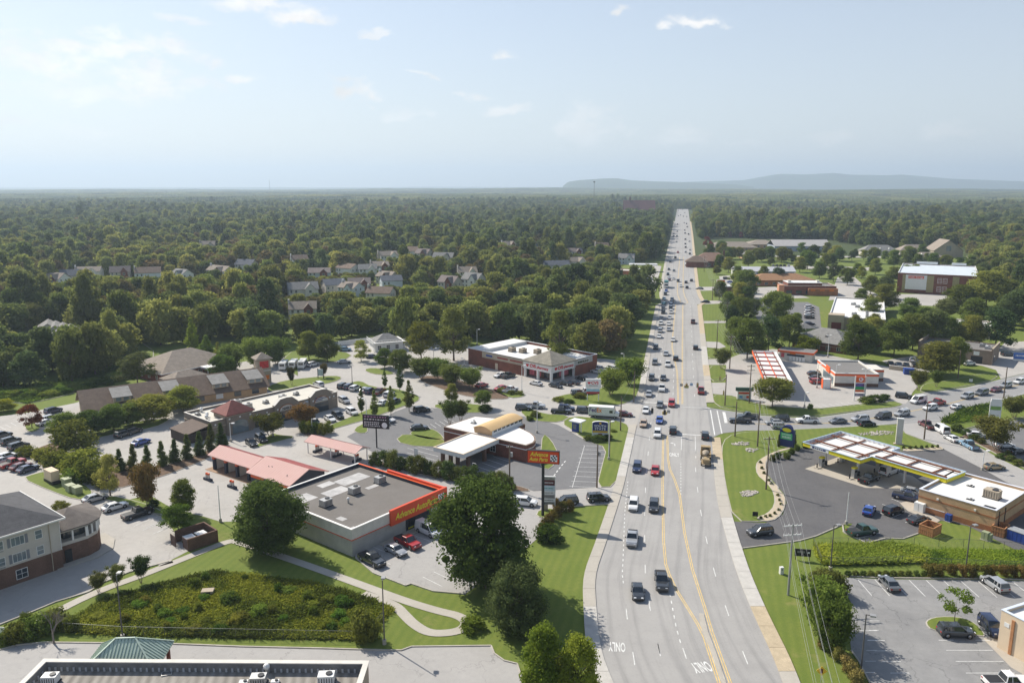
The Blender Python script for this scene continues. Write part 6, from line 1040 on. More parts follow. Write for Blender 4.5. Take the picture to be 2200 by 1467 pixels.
for kd,c,x,y,zn in[('sedan','charcoal',1370,1268,S1),('pickup','charcoal',1421,1246,S1),('pickup','silver',1358,1155,S1),('suv','white',1361,1083,S1),('suv','charcoal',1405,1086,S1),('suv','navy',1369,1003,S1),('sedan','red',1408,1009,S1),('suv','white',1412.5,931,S2),('sedan','blue',1417,901,S2),('sedan','tan',1382.7,908.6,S2),('sedan','white',1387.6,880,S2),('sedan','grey',1418,868,S2),('suv','red',1443,866,S2),
    ('sedan','silver',1394,845,S3),('pickup','white',1422,833.5,S3),('suv','charcoal',1400,811,S3),('sedan','black',1425,811,S3),('suv','grey',1407,778,S3),('pickup','white',1435,782,S3),('sedan','silver',1431,759,S3),('suv','charcoal',1409,745.5,S3),('sedan','white',1446,729,S3),
    ('sedan','white',1416,722,S4),('suv','silver',1418,710,S4),('sedan','silver',1437,707,S4),('suv','white',1420,694,S4),('sedan','white',1437,695,S4),('sedan','grey',1421,683,S4),('sedan','white',1439,682,S4),('pickup','charcoal',1425,670,S4),('suv','white',1441.5,670,S4),('sedan','charcoal',1425,660,S4),('suv','black',1441,661,S4),('sedan','teal',1426.5,651.5,S4),('sedan','lblue',1426.8,641,S4),('suv','charcoal',1429.5,631,S4),('sedan','blue',1431.5,624,S4),('sedan','navy',1444,642,S4),('sedan','grey',1443,648,S4),('suv','navy',1441.5,654.5,S4),
    ('sedan','maroon',1438.5,600.7,S5),('sedan','white',1437,595.5,S5),('sedan','white',1447,598,S5),('suv','charcoal',1435,589,S5),('sedan','charcoal',1437,578,S5),('sedan','grey',1448,581,S5),('sedan','white',1463,614,S5),('suv','charcoal',1457,603,S5),('suv','charcoal',1440,562,S5),('suv','black',1451,553,S5),('suv','red',1456.5,542,S5),('sedan','silver',1453.6,519.5,S5),('sedan','white',1455,513,S5),('suv','grey',1454.5,507,S5),('suv','navy',1447.5,507,S5),('sedan','black',1447.5,502,S5),('sedan','charcoal',1455,497,S5),('suv','black',1455.5,482,S5),('sedan','charcoal',1457.5,463.5,S5),('suv','charcoal',1462,462.5,S5),('suv','navy',1457,452.5,S5)]:car(kd,c,x,y,rd(x,y),zn)
for kd,c,x,y,zn in[('suv','black',1446,923,'waiting in the left-turn lane at the stop line'),('suv','black',1515,934.5,'waiting northbound by the right kerb at the stop line'),('pickup','red',1505.8,838.6,'heading north just past the crossing'),('suv','black',1452,769,'in the middle lane above the crossing'),('suv','black',1494.5,746,N1),('pickup','maroon',1489,691,N1),('suv','charcoal',1476,617,N1),('suv','charcoal',1474,606,N1),('suv','charcoal',1485.5,602,N1),('suv','white',1474.5,569.5,N1),('sedan','silver',1473,541,N5),('suv','charcoal',1482,545,N5),('sedan','white',1482.7,536.5,N5),('suv','black',1473,531,N5),('sedan','charcoal',1472.5,523.5,N5),('sedan','white',1481,518,N5),('suv','charcoal',1472.5,514,N5),('suv','navy',1472,501,N5),('suv','charcoal',1479.4,503,N5),('sedan','maroon',1471,494.5,N5),('suv','black',1476.5,487.5,N5),('suv','navy',1475,480.5,N5),('sedan','grey',1470,478.5,N5),('suv','black',1475.5,465.5,N5),('suv','charcoal',1468.5,465,N5),('suv','navy',1471,457,N5),('sedan','grey',1466.5,450.5,N5)]:car(kd,c,x,y,rd(x,y,False),zn)
# side street, left
WS=hdg((1160,876),(1330,884));WZ='waiting on the left side street'
for kd,c,x,y in[('suv','charcoal',1256,881),('pickup','black',1206,882),('suv','navy',1217.5,876),('pickup','silver',1150,871),('suv','charcoal',1125,875),('sedan','maroon',1341,888)]:car(kd,c,x,y,WS,WZ if x<1300 else 'just ahead of the delivery truck')
PZ='parked at the pharmacy';pa,prz=PH;px_=prz;py_=prz+R(90)
for kd,c,x,y,h in[('sedan','white',1074,805,px_+math.pi),('pickup','charcoal',1091.5,806,px_),('sedan','red',1035,826,px_),('sedan','red',1075,832.6,px_+math.pi),('pickup','white',1096.5,836.5,px_),('sedan','white',1151,822,py_),('sedan','black',1194,827,py_+math.pi),('sedan','black',1215,822,py_),('sedan','charcoal',1231.5,820,py_),('sedan','black',1250,811,py_),('sedan','white',1283,797,py_),('suv','white',1281,790,py_),('sedan','white',1300,792,py_),('suv','white',1312,790,py_),('suv','grey',1243,843,WS+.3),('pickup','white',1258,841,WS+.25)]:car(kd,c,x,y,h,PZ)
MZ='parked in front of the strip mall';mh=hdg(c2(1700,880),c2(1800,930));mh2=hdg(c2(1720,690),c2(1830,640));mh3=hdg(c2(1400,640),c2(1300,600))
for kd,c,x,y,h,z in[('suv','charcoal',737,828,mh2,'parked in the row beside the mall'),('suv','navy',750,830,mh2,'parked in the row beside the mall'),('suv','white',763,833,mh2,'parked in the row beside the mall'),('sedan','silver',785,836,mh2,'parked in the row beside the mall'),('suv','navy',795,839,mh2,'parked in the row beside the mall'),('pickup','maroon',815,841,mh2,'parked in the row beside the mall'),('suv','white',836,846,mh2,'parked in the row beside the mall'),('sedan','white',823,864,mh2,'parked below the mall row'),('sedan','navy',848,860,mh2,'parked below the mall row'),('suv','silver',739.5,859.5,mh,'at the right end of the mall'),('suv','white',684,825,mh3,'behind the mall roof'),('suv','white',756,884,mh,MZ),('suv','black',726,892,mh,MZ),('sedan','white',709,898,mh,MZ),('suv','charcoal',676,907.5,mh,MZ),('sedan','black',540,949.5,mh,MZ),('suv','black',561.5,942,mh,MZ),('sedan','lblue',821,905,mh+.2,'parked behind the black sign'),('sedan','white',833.5,899,mh+.2,'parked behind the black sign'),('suv','black',906,879,hdg(c3(460,1130),c3(590,1110)),'parked behind the bank'),('sedan','charcoal',901,917,hdg(c3(420,1310),c3(570,1300)),'parked left of the bank'),('suv','white',672,782,R(60),'beside the minibuses'),('sedan','silver',739.5,776,R(20),'parked by the white porch house'),('suv','lblue',741.5,750,R(10),'parked by the white fence'),('sedan','navy',800,765,R(10),'parked by the white porch house')]:car(kd,c,x,y,h,z)
LZ='in the left edge parking rows';lh=hdg(ca(20,165),ca(130,130))
for kd,c,x,y,h in[('suv','charcoal',22.5,946,lh),('suv','charcoal',40,957,lh),('suv','white',14,980,lh),('sedan','silver',5,988,lh),('pickup','red',26,994,lh),('sedan','maroon',45,1000,lh),('sedan','navy',60,1005,lh),('suv','navy',114.5,881,lh),('sedan','white',98,906,lh),('suv','silver',108,898,lh),('suv','black',286,925,lh),('suv','charcoal',266,931,lh),('sedan','blue',303,948,lh),('suv','charcoal',4,934,lh)]:car(kd,c,x,y,h,LZ)
hh_=hdg(ca(520,360),ca(660,320))
for kd,c,x,y in[('sedan','silver',204,1068),('sedan','white',247,1086),('pickup','black',296,1101)]:car(kd,c,x,y,hh_,'parked beside the hotel drive trees')
ah=hdg(cb(930,670),cb(1070,745))
for kd,c,x,y,z in[('pickup','charcoal',799,1200,'parked nearest the grey block wall'),('sedan','silver',850,1179,'parked before the car parts shop'),('pickup','red',876,1163,'parked before the car parts shop'),('van','white',920,1138,'parked by the car parts shop entrance')]:car(kd,c,x,y,ah,z)
car('suv','white',1129,1077,hdg((1105,1075),(1155,1080)),'parked behind the big oak');car('suv','black',1217,1075,hdg((1250,1072),(1200,1076)),'beside the white multi-tenant sign');car('suv','charcoal',1286,1068,hdg((1260,1070),(1312,1066)),'pulling out of the shop drive')
EP=[P(*q)for q in((1540,905),(1640,907),(1750,908),(1850,900),(1960,880),(2040,864),(2120,843),(2250,808))]
def eh(x,y,west=True):
    g=P(x,y);i=min(range(len(EP)-1),key=lambda k:((EP[k]+EP[k+1])/2-g).length);d=EP[i+1]-EP[i];a=math.atan2(d.y,d.x);return a+math.pi if west else a
EZ='in the queue on the right side road'
for kd,c,x,y,w in[('pickup','black',1590,902,1),('pickup','charcoal',1607,893.5,1),('sedan','silver',1664,906,1),('suv','charcoal',1676,898,1),('suv','silver',1677,915,0),('pickup','white',1734,902,1),('sedan','grey',1800,903,1),('suv','silver',1848,899,1),('suv','black',1862,909,0),('minivan','black',1897,893,1),('suv','silver',1938,887.6,1),('suv','white',1998.5,875,1),('pickup','red',2014,864,0),('sedan','white',2058,873,0),('suv','silver',2078,850,1),('minivan','grey',2109,842.6,1),('sedan','maroon',2139.6,836,1),('suv','silver',2161,827,1),('suv','white',2190,819,1)]:car(kd,c,x,y,eh(x,y,bool(w)),EZ)
car('van','white',1973,860,eh(1973,860),'turning on the right side road');car('suv','black',1942,850,hdg((1920,848),(1965,853)),'leaving the red canopy forecourt')
sd_=hdg((2082,955),(2020,922));SZ='queueing on the pale access road'
for kd,c,x,y in[('pickup','maroon',1991,912),('van','white',2021,922),('sedan','white',2044.5,940),('pickup','lblue',2082,955)]:car(kd,c,x,y,sd_,SZ)
car('sedan','gold',2136,1001,hdg((2110,1003),(2165,1000)),'driving below the access road kerb')
RZ='parked on the right edge lot'
for kd,c,x,y,h in[('sedan','white',2159,955,R(10)),('sedan','black',2188,968,R(10)),('sedan','white',2100,933,R(-20))]:car(kd,c,x,y,h,RZ)
for kd,c,x,y,h,z in[('suv','white',2082,780,R(20),'by the brown office'),('suv','charcoal',2165,760,R(5),'by the brown office'),('sedan','black',1913,780,R(70),'in the raised lot row'),('sedan','silver',1931,782,R(70),'in the raised lot row'),('sedan','grey',1947,783,R(70),'in the raised lot row'),('suv','charcoal',1966,784,R(70),'in the raised lot row'),('suv','white',1961,772,R(60),'behind the raised lot row'),('sedan','charcoal',1750,801,R(5),'before the red and white store'),('suv','red',1756,819,R(5),'before the red and white store'),('sedan','black',1754,811,R(5),'before the red and white store'),
    ('pickup','black',1867.5,1027,R(35),'at a pump under the brown-beamed canopy'),('van','white',1911,1011,R(35),'under the brown-beamed canopy'),('pickup','navy',1951,1066,R(-35),'parked by the tan brick store'),('sedan','silver',1962,1055,R(-35),'parked by the tan brick store'),('sedan','blue',1867.5,1094,hdg(c7(850,900),c7(900,820)),'parked near the station store'),('suv','black',1920,1095,hdg(c7(1000,885),c7(1160,835)),'parked near the station store'),('sedan','charcoal',1975,1114,hdg(c7(1250,950),c7(1400,920)),'parked beside the wooden pen'),('pickup','green',1852.5,1139,hdg(c7(700,1050),c7(920,1020)),'parked at the forecourt corner'),('suv','charcoal',1633,1140,hdg(cd(730,545),cd(600,560)),'leaving the forecourt toward the road'),
    ('sedan','grey',1910,1250,hdg(h8(500,1110),h8(370,970)),'parked nose-in on the near right lot'),('suv','silver',2137,1252,hdg(h8(1940,1130),h8(1700,970)),'parked nose-in on the near right lot'),('suv','charcoal',2054,1354,hdg(ce(1200,1030),ce(1480,1040)),'beside the round lawn island'),('suv','navy',2130,1344,hdg(ce(1560,940),ce(1690,1080)),'parked by the cream building'),('pickup','white',2165,1463,hdg(ce(1650,1450),ce(1850,1450)),'cut by the lower right edge'),
    ('sedan','silver',1499.5,561.5,R(0),'parked on the right verge drive'),('sedan','silver',1502.7,619,R(180),'turning out beside the red pole sign'),('sedan','black',1515,647.5,R(185),'waiting at the verge drive'),('suv','charcoal',1561,598,R(0),'in the small lot by the red sign'),('sedan','blue',1570,605.5,R(0),'in the small lot by the red sign'),('sedan','white',1572,610,R(0),'in the small lot by the red sign')]:car(kd,c,x,y,h,z)
for k,(c,y)in enumerate((('white',659),('silver',664.5),('white',670),('white',675.5),('charcoal',681),('navy',694))):car('sedan' if k%2 else 'suv',c,1739,y,R(0),'parked along the white-roofed store')
for k,(c,x)in enumerate((('silver',1661),('charcoal',1669),('charcoal',1677),('black',1685),('white',1694))):car('suv',c,x,571,R(80),'parked below the school field')
# delivery truck
g=P(1298,886,1.4);T=thing('delivery_truck','white step-van delivery truck with purple and orange lettering at the crossing','truck',Vector((g.x,g.y,.06)),WS-.05,'cars and trucks');tw=1.15
part('box',MB().box(-4.2,2.6,-tw,tw,.75,3.15),METW,T);part('cab',MB().add([(2.602,-tw,.7),(4.0,-tw*.9,.7),(4.0,-tw*.9,1.55),(3.1,-tw,1.75),(2.75,-tw,2.95),(2.602,-tw,2.95),(2.602,tw,.7),(4.0,tw*.9,.7),(4.0,tw*.9,1.55),(3.1,tw,1.75),(2.75,tw,2.95),(2.602,tw,2.95)],[(0,1,2,3,4,5),(11,10,9,8,7,6),(1,7,8,2),(2,8,9,3),(4,10,11,5),(0,6,7,1)]),METW,T);part('windscreen',MB().add([(3.1,-tw*.92,1.76),(3.1,tw*.92,1.76),(2.76,tw*.92,2.9),(2.76,-tw*.92,2.9)],[(0,1,2,3)]),CGLASS,T);part('side_window',MB().box(1.5,2.4,-tw-.02,-tw-.002,1.6,2.3),CGLASS,T);part('chassis',MB().box(-4.1,3.6,-.8,.8,.4,.75),TRIM,T)
for x in(-2.3,2.9):
    for s in(-1,1):w_=part('wheel',MB().tube((0,-.14,0),(0,.14,0),.43,None,14),TYRE,T,loc=(x,s*(tw-.1),.43));part('rim',MB().tube((0,-.15,0),(0,.15,0),.25,None,10),RIM,w_)
letters(T,'front',8,2.3,'Fed',-2.95,2.2,1.15,PURP,tw+.01,.01,.04,0,1.9);letters(T,'front',8,2.3,'Ex',-1.25,2.2,1.15,ORL,tw+.01,.01,.04,0,1.35)
for s in(-1,1):part('headlight',MB().box(3.98,4.03,s*.8-.15,s*.8+.15,.95,1.2),HLAMP,T);part('mirror',MB().box(2.9,3.0,s*(tw+.25)-.12,s*(tw+.25)+.12,1.6,2.0),TRIM,T)
# minibuses
for i,(x,y)in enumerate(((610.6,784),(631,782),(650.5,781))):
    g=P(x,y,1.3);T=thing('minibus',('left','middle','right')[i]+' white minibus of the three parked behind the shop row','bus',Vector((g.x,g.y,.06)),hdg(c2(1000,440),c2(1060,380)),'white minibuses');part('body',MB().box(-3.6,2.2,-1.1,1.1,.5,2.75),METW,T);part('hood',MB().add([(2.202,-1.05,.5),(3.5,-.95,.5),(3.5,-.95,1.2),(2.8,-1.0,1.4),(2.3,-1.05,2.3),(2.202,1.05,.5),(3.5,.95,.5),(3.5,.95,1.2),(2.8,1.0,1.4),(2.3,1.05,2.3)],[(0,1,2,3,4),(9,8,7,6,5),(1,6,7,2),(2,7,8,3)]),METW,T);part('windscreen',MB().add([(2.82,-.95,1.41),(2.82,.95,1.41),(2.32,.95,2.3),(2.32,-.95,2.3)],[(0,1,2,3)]),CGLASS,T)
    for s in(-1,1):
        for k in range(5):part('window',MB().box(-3.3+k*1.05,-2.45+k*1.05,s*1.11-.01,s*1.11+.01,1.5,2.3),CGLASS,T)
        for xx in(-2.2,2.6):part('wheel',MB().tube((xx,s*1.0-.12,.4),(xx,s*1.0+.12,.4),.4,None,12),TYRE,T)
    part('rear_window',MB().box(-3.62,-3.602,-.8,.8,1.5,2.3),CGLASS,T)
# tan army truck and trailer
TANM=mat('army_tan',(.36,.27,.15),.8,.25,1.2);g=P(*c4(1790,1090),1.2);a0=rd(1517,970,False);T=thing('army_truck','tan open-bed army truck with a covered load northbound below the stop line','truck',Vector((g.x,g.y,.06)),a0,'cars and trucks');part('bed',MB().box(-2.6,.6,-1.15,1.15,1.0,1.15).box(-2.6,.6,-1.15,-1.05,1.152,1.7).box(-2.6,.6,1.05,1.15,1.152,1.7),TANM,T);part('cab',MB().box(.7,2.0,-1.1,1.1,.9,2.4),TANM,T);part('hood',MB().box(2.0,3.2,-.95,.95,.8,1.5),TANM,T);part('load',MB().sphere((-1.1,0,1.6),.85,10,6,.7).sphere((-1.9,.2,1.5),.6,8,5,.7),STONE,T);part('windscreen',MB().box(2.002,2.03,-.95,.95,1.6,2.25),CGLASS,T);part('rear_window',MB().box(.67,.698,-.7,.7,1.75,2.2),CGLASS,T)
for x in(-1.8,2.3):
    for s in(-1,1):part('wheel',MB().tube((x,s*1.0-.15,.5),(x,s*1.0+.15,.5),.5,None,12),TYRE,T)
q=g-Vector((math.cos(a0),math.sin(a0),0))*5.2;T=thing('army_trailer','tan two-wheel trailer with equipment behind the army truck','trailer',Vector((q.x,q.y,.06)),a0,'cars and trucks');part('deck',MB().box(-1.7,1.7,-1.0,1.0,.75,.9),TANM,T);part('drawbar',MB().bar((1.7,0,.7),(2.6,0,.7),.15,.15),TANM,T);part('load',MB().box(-1.3,.2,-.7,.7,.902,1.7).sphere((.9,0,1.3),.55,8,5,.8),TANM,T);part('frame',MB().tube((-1.5,-.9,.9),(-1.5,-.9,1.9),.05).tube((-1.5,.9,.9),(-1.5,.9,1.9),.05).tube((-1.5,-.9,1.9),(-1.5,.9,1.9),.05),TRIM,T);[part('wheel',MB().tube((-.2,s*1.0-.12,.42),(-.2,s*1.0+.12,.42),.42,None,12),TYRE,T)for s in(-1,1)]
# tall teal truck in the far queue
g=P(1431.5,611,2.0);T=thing('box_truck','tall teal box truck in the southbound queue near the branch bank','truck',Vector((g.x,g.y,.06)),rd(1431,611),'cars and trucks');part('box',MB().box(-5.5,2.0,-1.25,1.25,.9,4.0),mat('teal_box',(.03,.13,.13),.5,.1,.8),T);part('cab',MB().box(2.1,4.2,-1.15,1.15,.6,3.0),METW,T);part('windscreen',MB().box(4.2,4.23,-1.0,1.0,1.8,2.7),CGLASS,T);[part('wheel',MB().tube((x,s*1.05-.15,.5),(x,s*1.05+.15,.5),.5,None,12),TYRE,T)for x in(-3.5,3.0)for s in(-1,1)]
# ================================================================== POLES, LAMPS, SIGNS, FENCES
WOODP=mat('pole_wood',(.15,.115,.085),.95,.25,1.5);GALV=mat('lamp_grey',(.33,.33,.33),.5,.1,1.,metal=.3);WIREM=mat('wire',(.36,.36,.36),.4,0,metal=.4);DKP=mat('lamp_dark',(.1,.095,.09),.6,.1,1.)
def lamp(base,top,label,m=None,heads=1,ang=0.,group='parking lot lamps',white=False,h=None):
    b=P(*base);h=h or topz(b,top);t=thing('street_lamp',label,'lamp',b,ang,group);m=m or(METW if white else DKP);part('base',MB().tube((0,0,0),(0,0,.7),.28,None,10),KERB,t);part('pole',MB().tube((0,0,.7),(0,0,h),.11,.07,8),m,t)
    for k in range(heads):
        s=1 if k==0 else-1;p=part('arm',MB().bar((0,0,h-.06),(s*.5,0,h-.06),.08,.08),m,t);part('lamp_head',MB().box(s*.5-.05 if s>0 else-1.15,1.15 if s>0 else-.45,-.28,.28,h-.14,h+.06),GALV if not white else METW,t)
    return t
lamp((826,1383),1246,'dark lamp post beside the driveway kerb at the tall grass corner',heads=1,ang=R(90));lamp((264,1372),1235,'dark lamp post at the left end of the tall grass fence',ang=R(90));lamp(ce(565,1390),ce(600,905)[1],'lamp post among the golden bushes of the near right lot',ang=R(-20));lamp(ce(318,550),ce(340,180)[1],'lamp post above the dark bush at the near right lot',ang=R(10));lamp(c7(1697,1385),c7(1740,990)[1],'lamp post in the tan hedge behind the near right lot',ang=R(10))
lamp(c7(672,985),c7(690,710)[1],'slim white lamp at the forecourt kerb',white=True,heads=0);lamp(cb(68,485),cb(57,260)[1],'slim white lamp beside the car wash',white=True,heads=0)
for b,t,lb in((c2(470,1215),c2(465,1020)[1],'white lamp at the left end of the cypress hedge'),(c2(1325,1130),c2(1305,975)[1],'white lamp by the round hedge at the car wash'),(c2(1895,985),c2(1890,760)[1],'white lamp between the columnar trees'),(c3(840,1025),c3(838,910)[1],'white lamp behind the bank'),(c3(1730,1370),c3(1735,1050)[1],'white lamp at the curved end of the bank'),(c3(645,600),c3(650,480)[1],'white lamp beside the pharmacy oaks'),(c3(965,670),c3(965,585)[1],'white lamp left of the pharmacy wall'),(c3(1100,445),c3(1100,280)[1],'white lamp at the wood edge behind the pharmacy'),(c3(1570,940),c3(1575,660)[1],'white lamp before the pharmacy corner'),(c4(770,1165),c4(775,760)[1],'white lamp on the verge by the bank sign'),(c4(930,125),c4(920,45)[1],'white lamp right of the pharmacy'),(c5(1245,750),c5(1250,500)[1],'white lamp by the ice machine'),(c5(1440,720),c5(1445,505)[1],'white lamp at the corner of the red and white store'),(c5(1360,430),c5(1360,195)[1],'double-headed white lamp behind the kiosk'),(c5(1735,890),c5(1745,550)[1],'double-headed white lamp beside the tall price sign'),(c5(1115,950),c5(1125,800)[1],'white lamp in the canopy shadow'),(c6(1280,580),c6(1285,390)[1],'white lamp before the brown office trees'),(c7(1840,520),c7(1860,350)[1],'white lamp behind the station store'),(c2(1745,610),c2(1745,420)[1],'dark lamp at the side street behind the mall'),(f3(1995,920),f3(1995,780)[1],'tall pale lamp by the branch bank'),(c2(912,1160),c2(908,930)[1],'dark lamp in the left orange-green tree')):
    lamp(b,t,lb,white='white' in lb,heads=2 if 'double' in lb else 1,ang=R(random.choice((0,180,20))))
b=P(1272,420);t=thing('floodlight_mast','lone tall floodlight mast rising above the far wood','mast',Vector((150,1480,0)),0);part('pole',MB().tube((0,0,0),(0,0,66),.4,.25,8),DKP,t);part('lamp_ring',MB().tube((0,0,65),(0,0,67),1.5,2.0,12),DKP,t)
t=thing('radio_mast','thin lattice mast on the left horizon','mast',Vector((-2450,8200,0)),0);part('pole',MB().tube((0,0,0),(0,0,110),3.0,1.4,6),DKP,t)
# utility poles with crossarms and wires
def upole(base,top,label,arms=((0.0,2.4),(1.5,2.4)),wood=True,box=False,ang=None,lean=(0,0),h=None):
    b=P(*base);h=h or topz(b,top);t=thing('utility_pole',label,'utility pole',b,R(8)if ang is None else ang,'utility poles along the road');part('pole',MB().tube((0,0,0),(lean[0],lean[1],h),.19,.12,10),WOODP if wood else GALV,t)
    for dz,w in arms:
        a=part('crossarm',MB().bar((lean[0]-w/2,lean[1],h-.3-dz),(lean[0]+w/2,lean[1],h-.3-dz),.12,.14),WOODP if wood else METW,t)
        for k in(-.95,-.45,.45,.95):part('insulator',MB().tube((lean[0]+k*w/2,lean[1],h-.23-dz),(lean[0]+k*w/2,lean[1],h-.02-dz),.06),METW,a)
    if box:part('transformer',MB().tube((lean[0]+.4,lean[1],h-2.6),(lean[0]+.4,lean[1],h-1.7),.28,None,10),GALV,t)
    t['h']=h;return t,b,h
U1=upole(cd(832,930),cd(872,445)[1],'tall grey utility pole with two white crossarms in the near right verge',((0,2.9),(1.5,2.9)),wood=False,lean=(.2,.4),h=11.5)
U2=upole(cd(697,290),cd(712,60)[1],'weathered utility pole at the gravel bed',((.2,2.4),),h=11.5);U3=upole(c5(622,1370),c5(640,870)[1],'utility pole on the corner lawn by the crossing',((.2,2.4),),h=11.5);U4=upole(c5(535,912),c5(550,470)[1],'utility pole beside the small price sign',((.2,2.4),(1.4,2.4)),h=11.5)
U5=upole(c5(330,550),c5(330,360)[1],'utility pole behind the verge crape myrtle',((.2,2.4),),h=11.5);U6=upole(f5(1390,1467),f5(1400,1110)[1],'utility pole on the verge beside the big trees',((.2,2.4),),h=11.5);U7=upole(f5(1540,1140),f5(1560,690)[1],'utility pole beside the evergreen by the drive',((.2,2.2),),h=11.5);U8=upole(f5(1320,700),f5(1330,210)[1],'utility pole above the red pole sign',((.2,2.2),),h=11.5);U9=upole(f5(1192,250),f4(1190,930)[1],'farthest utility pole on the right verge',((.2,2.2),),h=11.5)
for b,tp,lb in((c5(385,1265),c5(393,960)[1],'wooden signal pole on the near right corner'),(c5(280,940),c5(290,670)[1],'wooden signal pole on the far right corner'),(c4(895,860),c4(903,560)[1],'wooden signal pole on the near left corner'),(c4(1035,560),c4(1030,300)[1],'wooden signal pole on the far left corner')):globals().setdefault('SPO',[]).append(upole(b,tp,lb,(),h=9.2))
for b,tp,lb in((cc(553,280),cc(565,20)[1],'wooden pole with equipment behind the pole sign hedge'),(cc(1085,275),cc(1095,30)[1],'wooden pole at the edge of the bank lot'),(c6(1150,1290),c6(1192,900)[1],'leaning wooden pole beside the access road'),(c6(1985,860),c6(2010,640)[1],'pale pole beside the right side road'),(c6(1505,650),c6(1535,370)[1],'grey pole before the brown office'),(cc(1160,100),cc(1160,0)[1],'short pole on the left verge')):upole(b,tp,lb,((.3,1.2),)if 'equipment' in lb else(),box='equipment' in lb or 'bank lot' in lb,h=9.5)
def wires(p,q,n,label,sag=1.2,spread=2.4,dz=0.,r=.013):
    (t0,b0,h0),(t1,b1,h1)=p,q;mb=MB();d=(b1-b0).normalized();s=Vector((-d.y,d.x,0))
    for k in range(n):
        o=s*spread*(k/(n-1)-.5)if n>1 else Vector((0,0,0));a=b0+o+Vector((0,0,h0-.1-dz));e=b1+o+Vector((0,0,h1-.1-dz));pr=None
        for i in range(13):
            f=i/12;c=a.lerp(e,f)-Vector((0,0,sag*4*f*(1-f)))
            if pr is not None:mb.tube(pr,c,r,None,4,cap=False)
            pr=c
    o=part('power_lines',mb,WIREM);o['kind']='stuff';return tag(o,label,'wires')
V0=(None,Vector((30,62,0)),11.5)
for i,(a,b)in enumerate(((V0,U1),(U1,U2),(U2,U3),(U3,U4),(U4,U5),(U5,U6),(U6,U7),(U7,U8),(U8,U9))):wires(a,b,4,'grey power lines in span %s of the right verge'%('one','two','three','four','five','six','seven','eight','nine')[i]);wires(a,b,3,'lower power lines in span %s of the right verge'%('one','two','three','four','five','six','seven','eight','nine')[i],1.4,2.0,1.6)
# traffic signals hanging on span wires
SIGY=mat('signal_yellow',(.55,.42,.14),.6,.1,1.);SR=mat('lens_red',(.3,.02,.02),.3,0);SG=mat('lens_green',(.02,.35,.18),.3,0)
def signal(px,z,label,ang,doghouse=False,lit='r'):
    g=P(*px,z);t=thing('traffic_signal',label,'traffic light',Vector((g.x,g.y,z-.6)),ang,'traffic signals at the crossing');part('housing',MB().box(-.2,.2,-.14,.14,0,1.15),SIGY,t);part('backplate',MB().box(-.3,.3,.142,.17,-.1,1.25),BLK,t)
    for k,m in enumerate((SG,BLK,SR)):part('lens',MB().tube((0,-.2,.2+.38*k),(0,-.142,.2+.38*k),.13,None,10),m if(lit=='g')==(k==0)or k==2 else BLK,t)
    if doghouse:part('housing',MB().box(-.62,-.21,-.14,.14,0,.75).box(.21,.62,-.14,.14,0,.75),SIGY,t);[part('lens',MB().tube((s*.41,-.2,.2+.36*k),(s*.41,-.142,.2+.36*k),.12,None,10),SG if(k==0 and s>0)else BLK,t)for s in(-1,1)for k in(0,1)]
    part('hanger',MB().tube((0,0,1.15),(0,0,1.7),.03),BLK,t);return t
signal(h5(475,860),5.6,'left rear-facing signal over the southbound lanes',R(166));signal(h5(680,890),5.6,'middle rear-facing doghouse signal over the crossing',R(166),True);signal(h5(1042,455),5.6,'doghouse signal with green arrow facing northbound traffic',R(-14),True,'g');signal(h5(1225,445),5.6,'right signal facing northbound traffic',R(-14),False,'g');signal(h5(1600,330),5.6,'red signal hanging by the far right corner',R(60));signal(h5(1660,570),3.6,'low signal on the far right signal pole',R(60))
s_=globals()['SPO'];wires(s_[3],s_[1],1,'span wire with signals across the far side of the crossing',.8,0,1.0,.03);wires(s_[2],s_[0],1,'span wire with signals across the near side of the crossing',.8,0,1.0,.03);wires(s_[3],s_[2],1,'span wire along the left side of the crossing',.6,0,1.2,.02)
for px,lb in((h5(1125,430),'small blue sign on the far span wire'),(h5(957,440),'small grey sign on the far span wire'),(h5(745,880),'small grey sign on the near span wire')):g=P(*px,6.0);t=thing('hanging_sign',lb,'sign',g,R(-14));part('plate',MB().box(-.4,.4,-.02,.02,-.4,.4),mat('dull_blue',(.3,.4,.55),.5,0)if 'blue' in lb else GALV,t);part('hanger',MB().tube((0,0,.4),(0,0,.9),.02),BLK,t)
# ---- big signs
def sign_frame(px,ang,label,name='pole_sign'):return thing(name,label,'sign',P(*px),ang)
def bars(T,u0,u1,v,h,m,n=-.0,rows=1,y=-.02,seed=1,mid=True):
    r=random.Random(seed);mb=MB();x=u0
    while x<u1:w=r.uniform(.08,.2)*(u1-u0)*.5;mb.box(x,min(u1,x+w),y-.012,y,v,v+h);x+=w+.05*(u1-u0)
    return part('print',mb,m,T)
T=sign_frame((1166,1108),R(-10),'tall black-poled red oval-ended sign with yellow lettering by the shop drive');part('pole',MB().tube((0,0,0),(0,0,11.2),.28,None,12),BLK,T);part('cabinet',MB().box(-3.0,3.1,-.3,.3,10.6,13.1),BLK,T);part('face',MB().box(-2.9,3.0,-.36,-.302,10.7,13.0),REDP,T);letters(T,'front',0,0,'Advance',-.75,12.35,.78,YELL,.37,.01,.02,.25,3.4);letters(T,'front',0,0,'Auto Parts',-.85,11.4,.68,YELL,.37,.01,.02,.25,3.5)
ck=MB();[ck.box(1.4+i*.28+j*.06,1.66+i*.28+j*.06,-.385,-.366,11.1+j*.32,11.4+j*.32)for i in range(4)for j in range(4)if(i+j)%2==0];part('flag',MB().box(1.38,2.7,-.365,-.361,11.07,12.4),WHL,T);part('flag_checks',ck,BLKL,T)
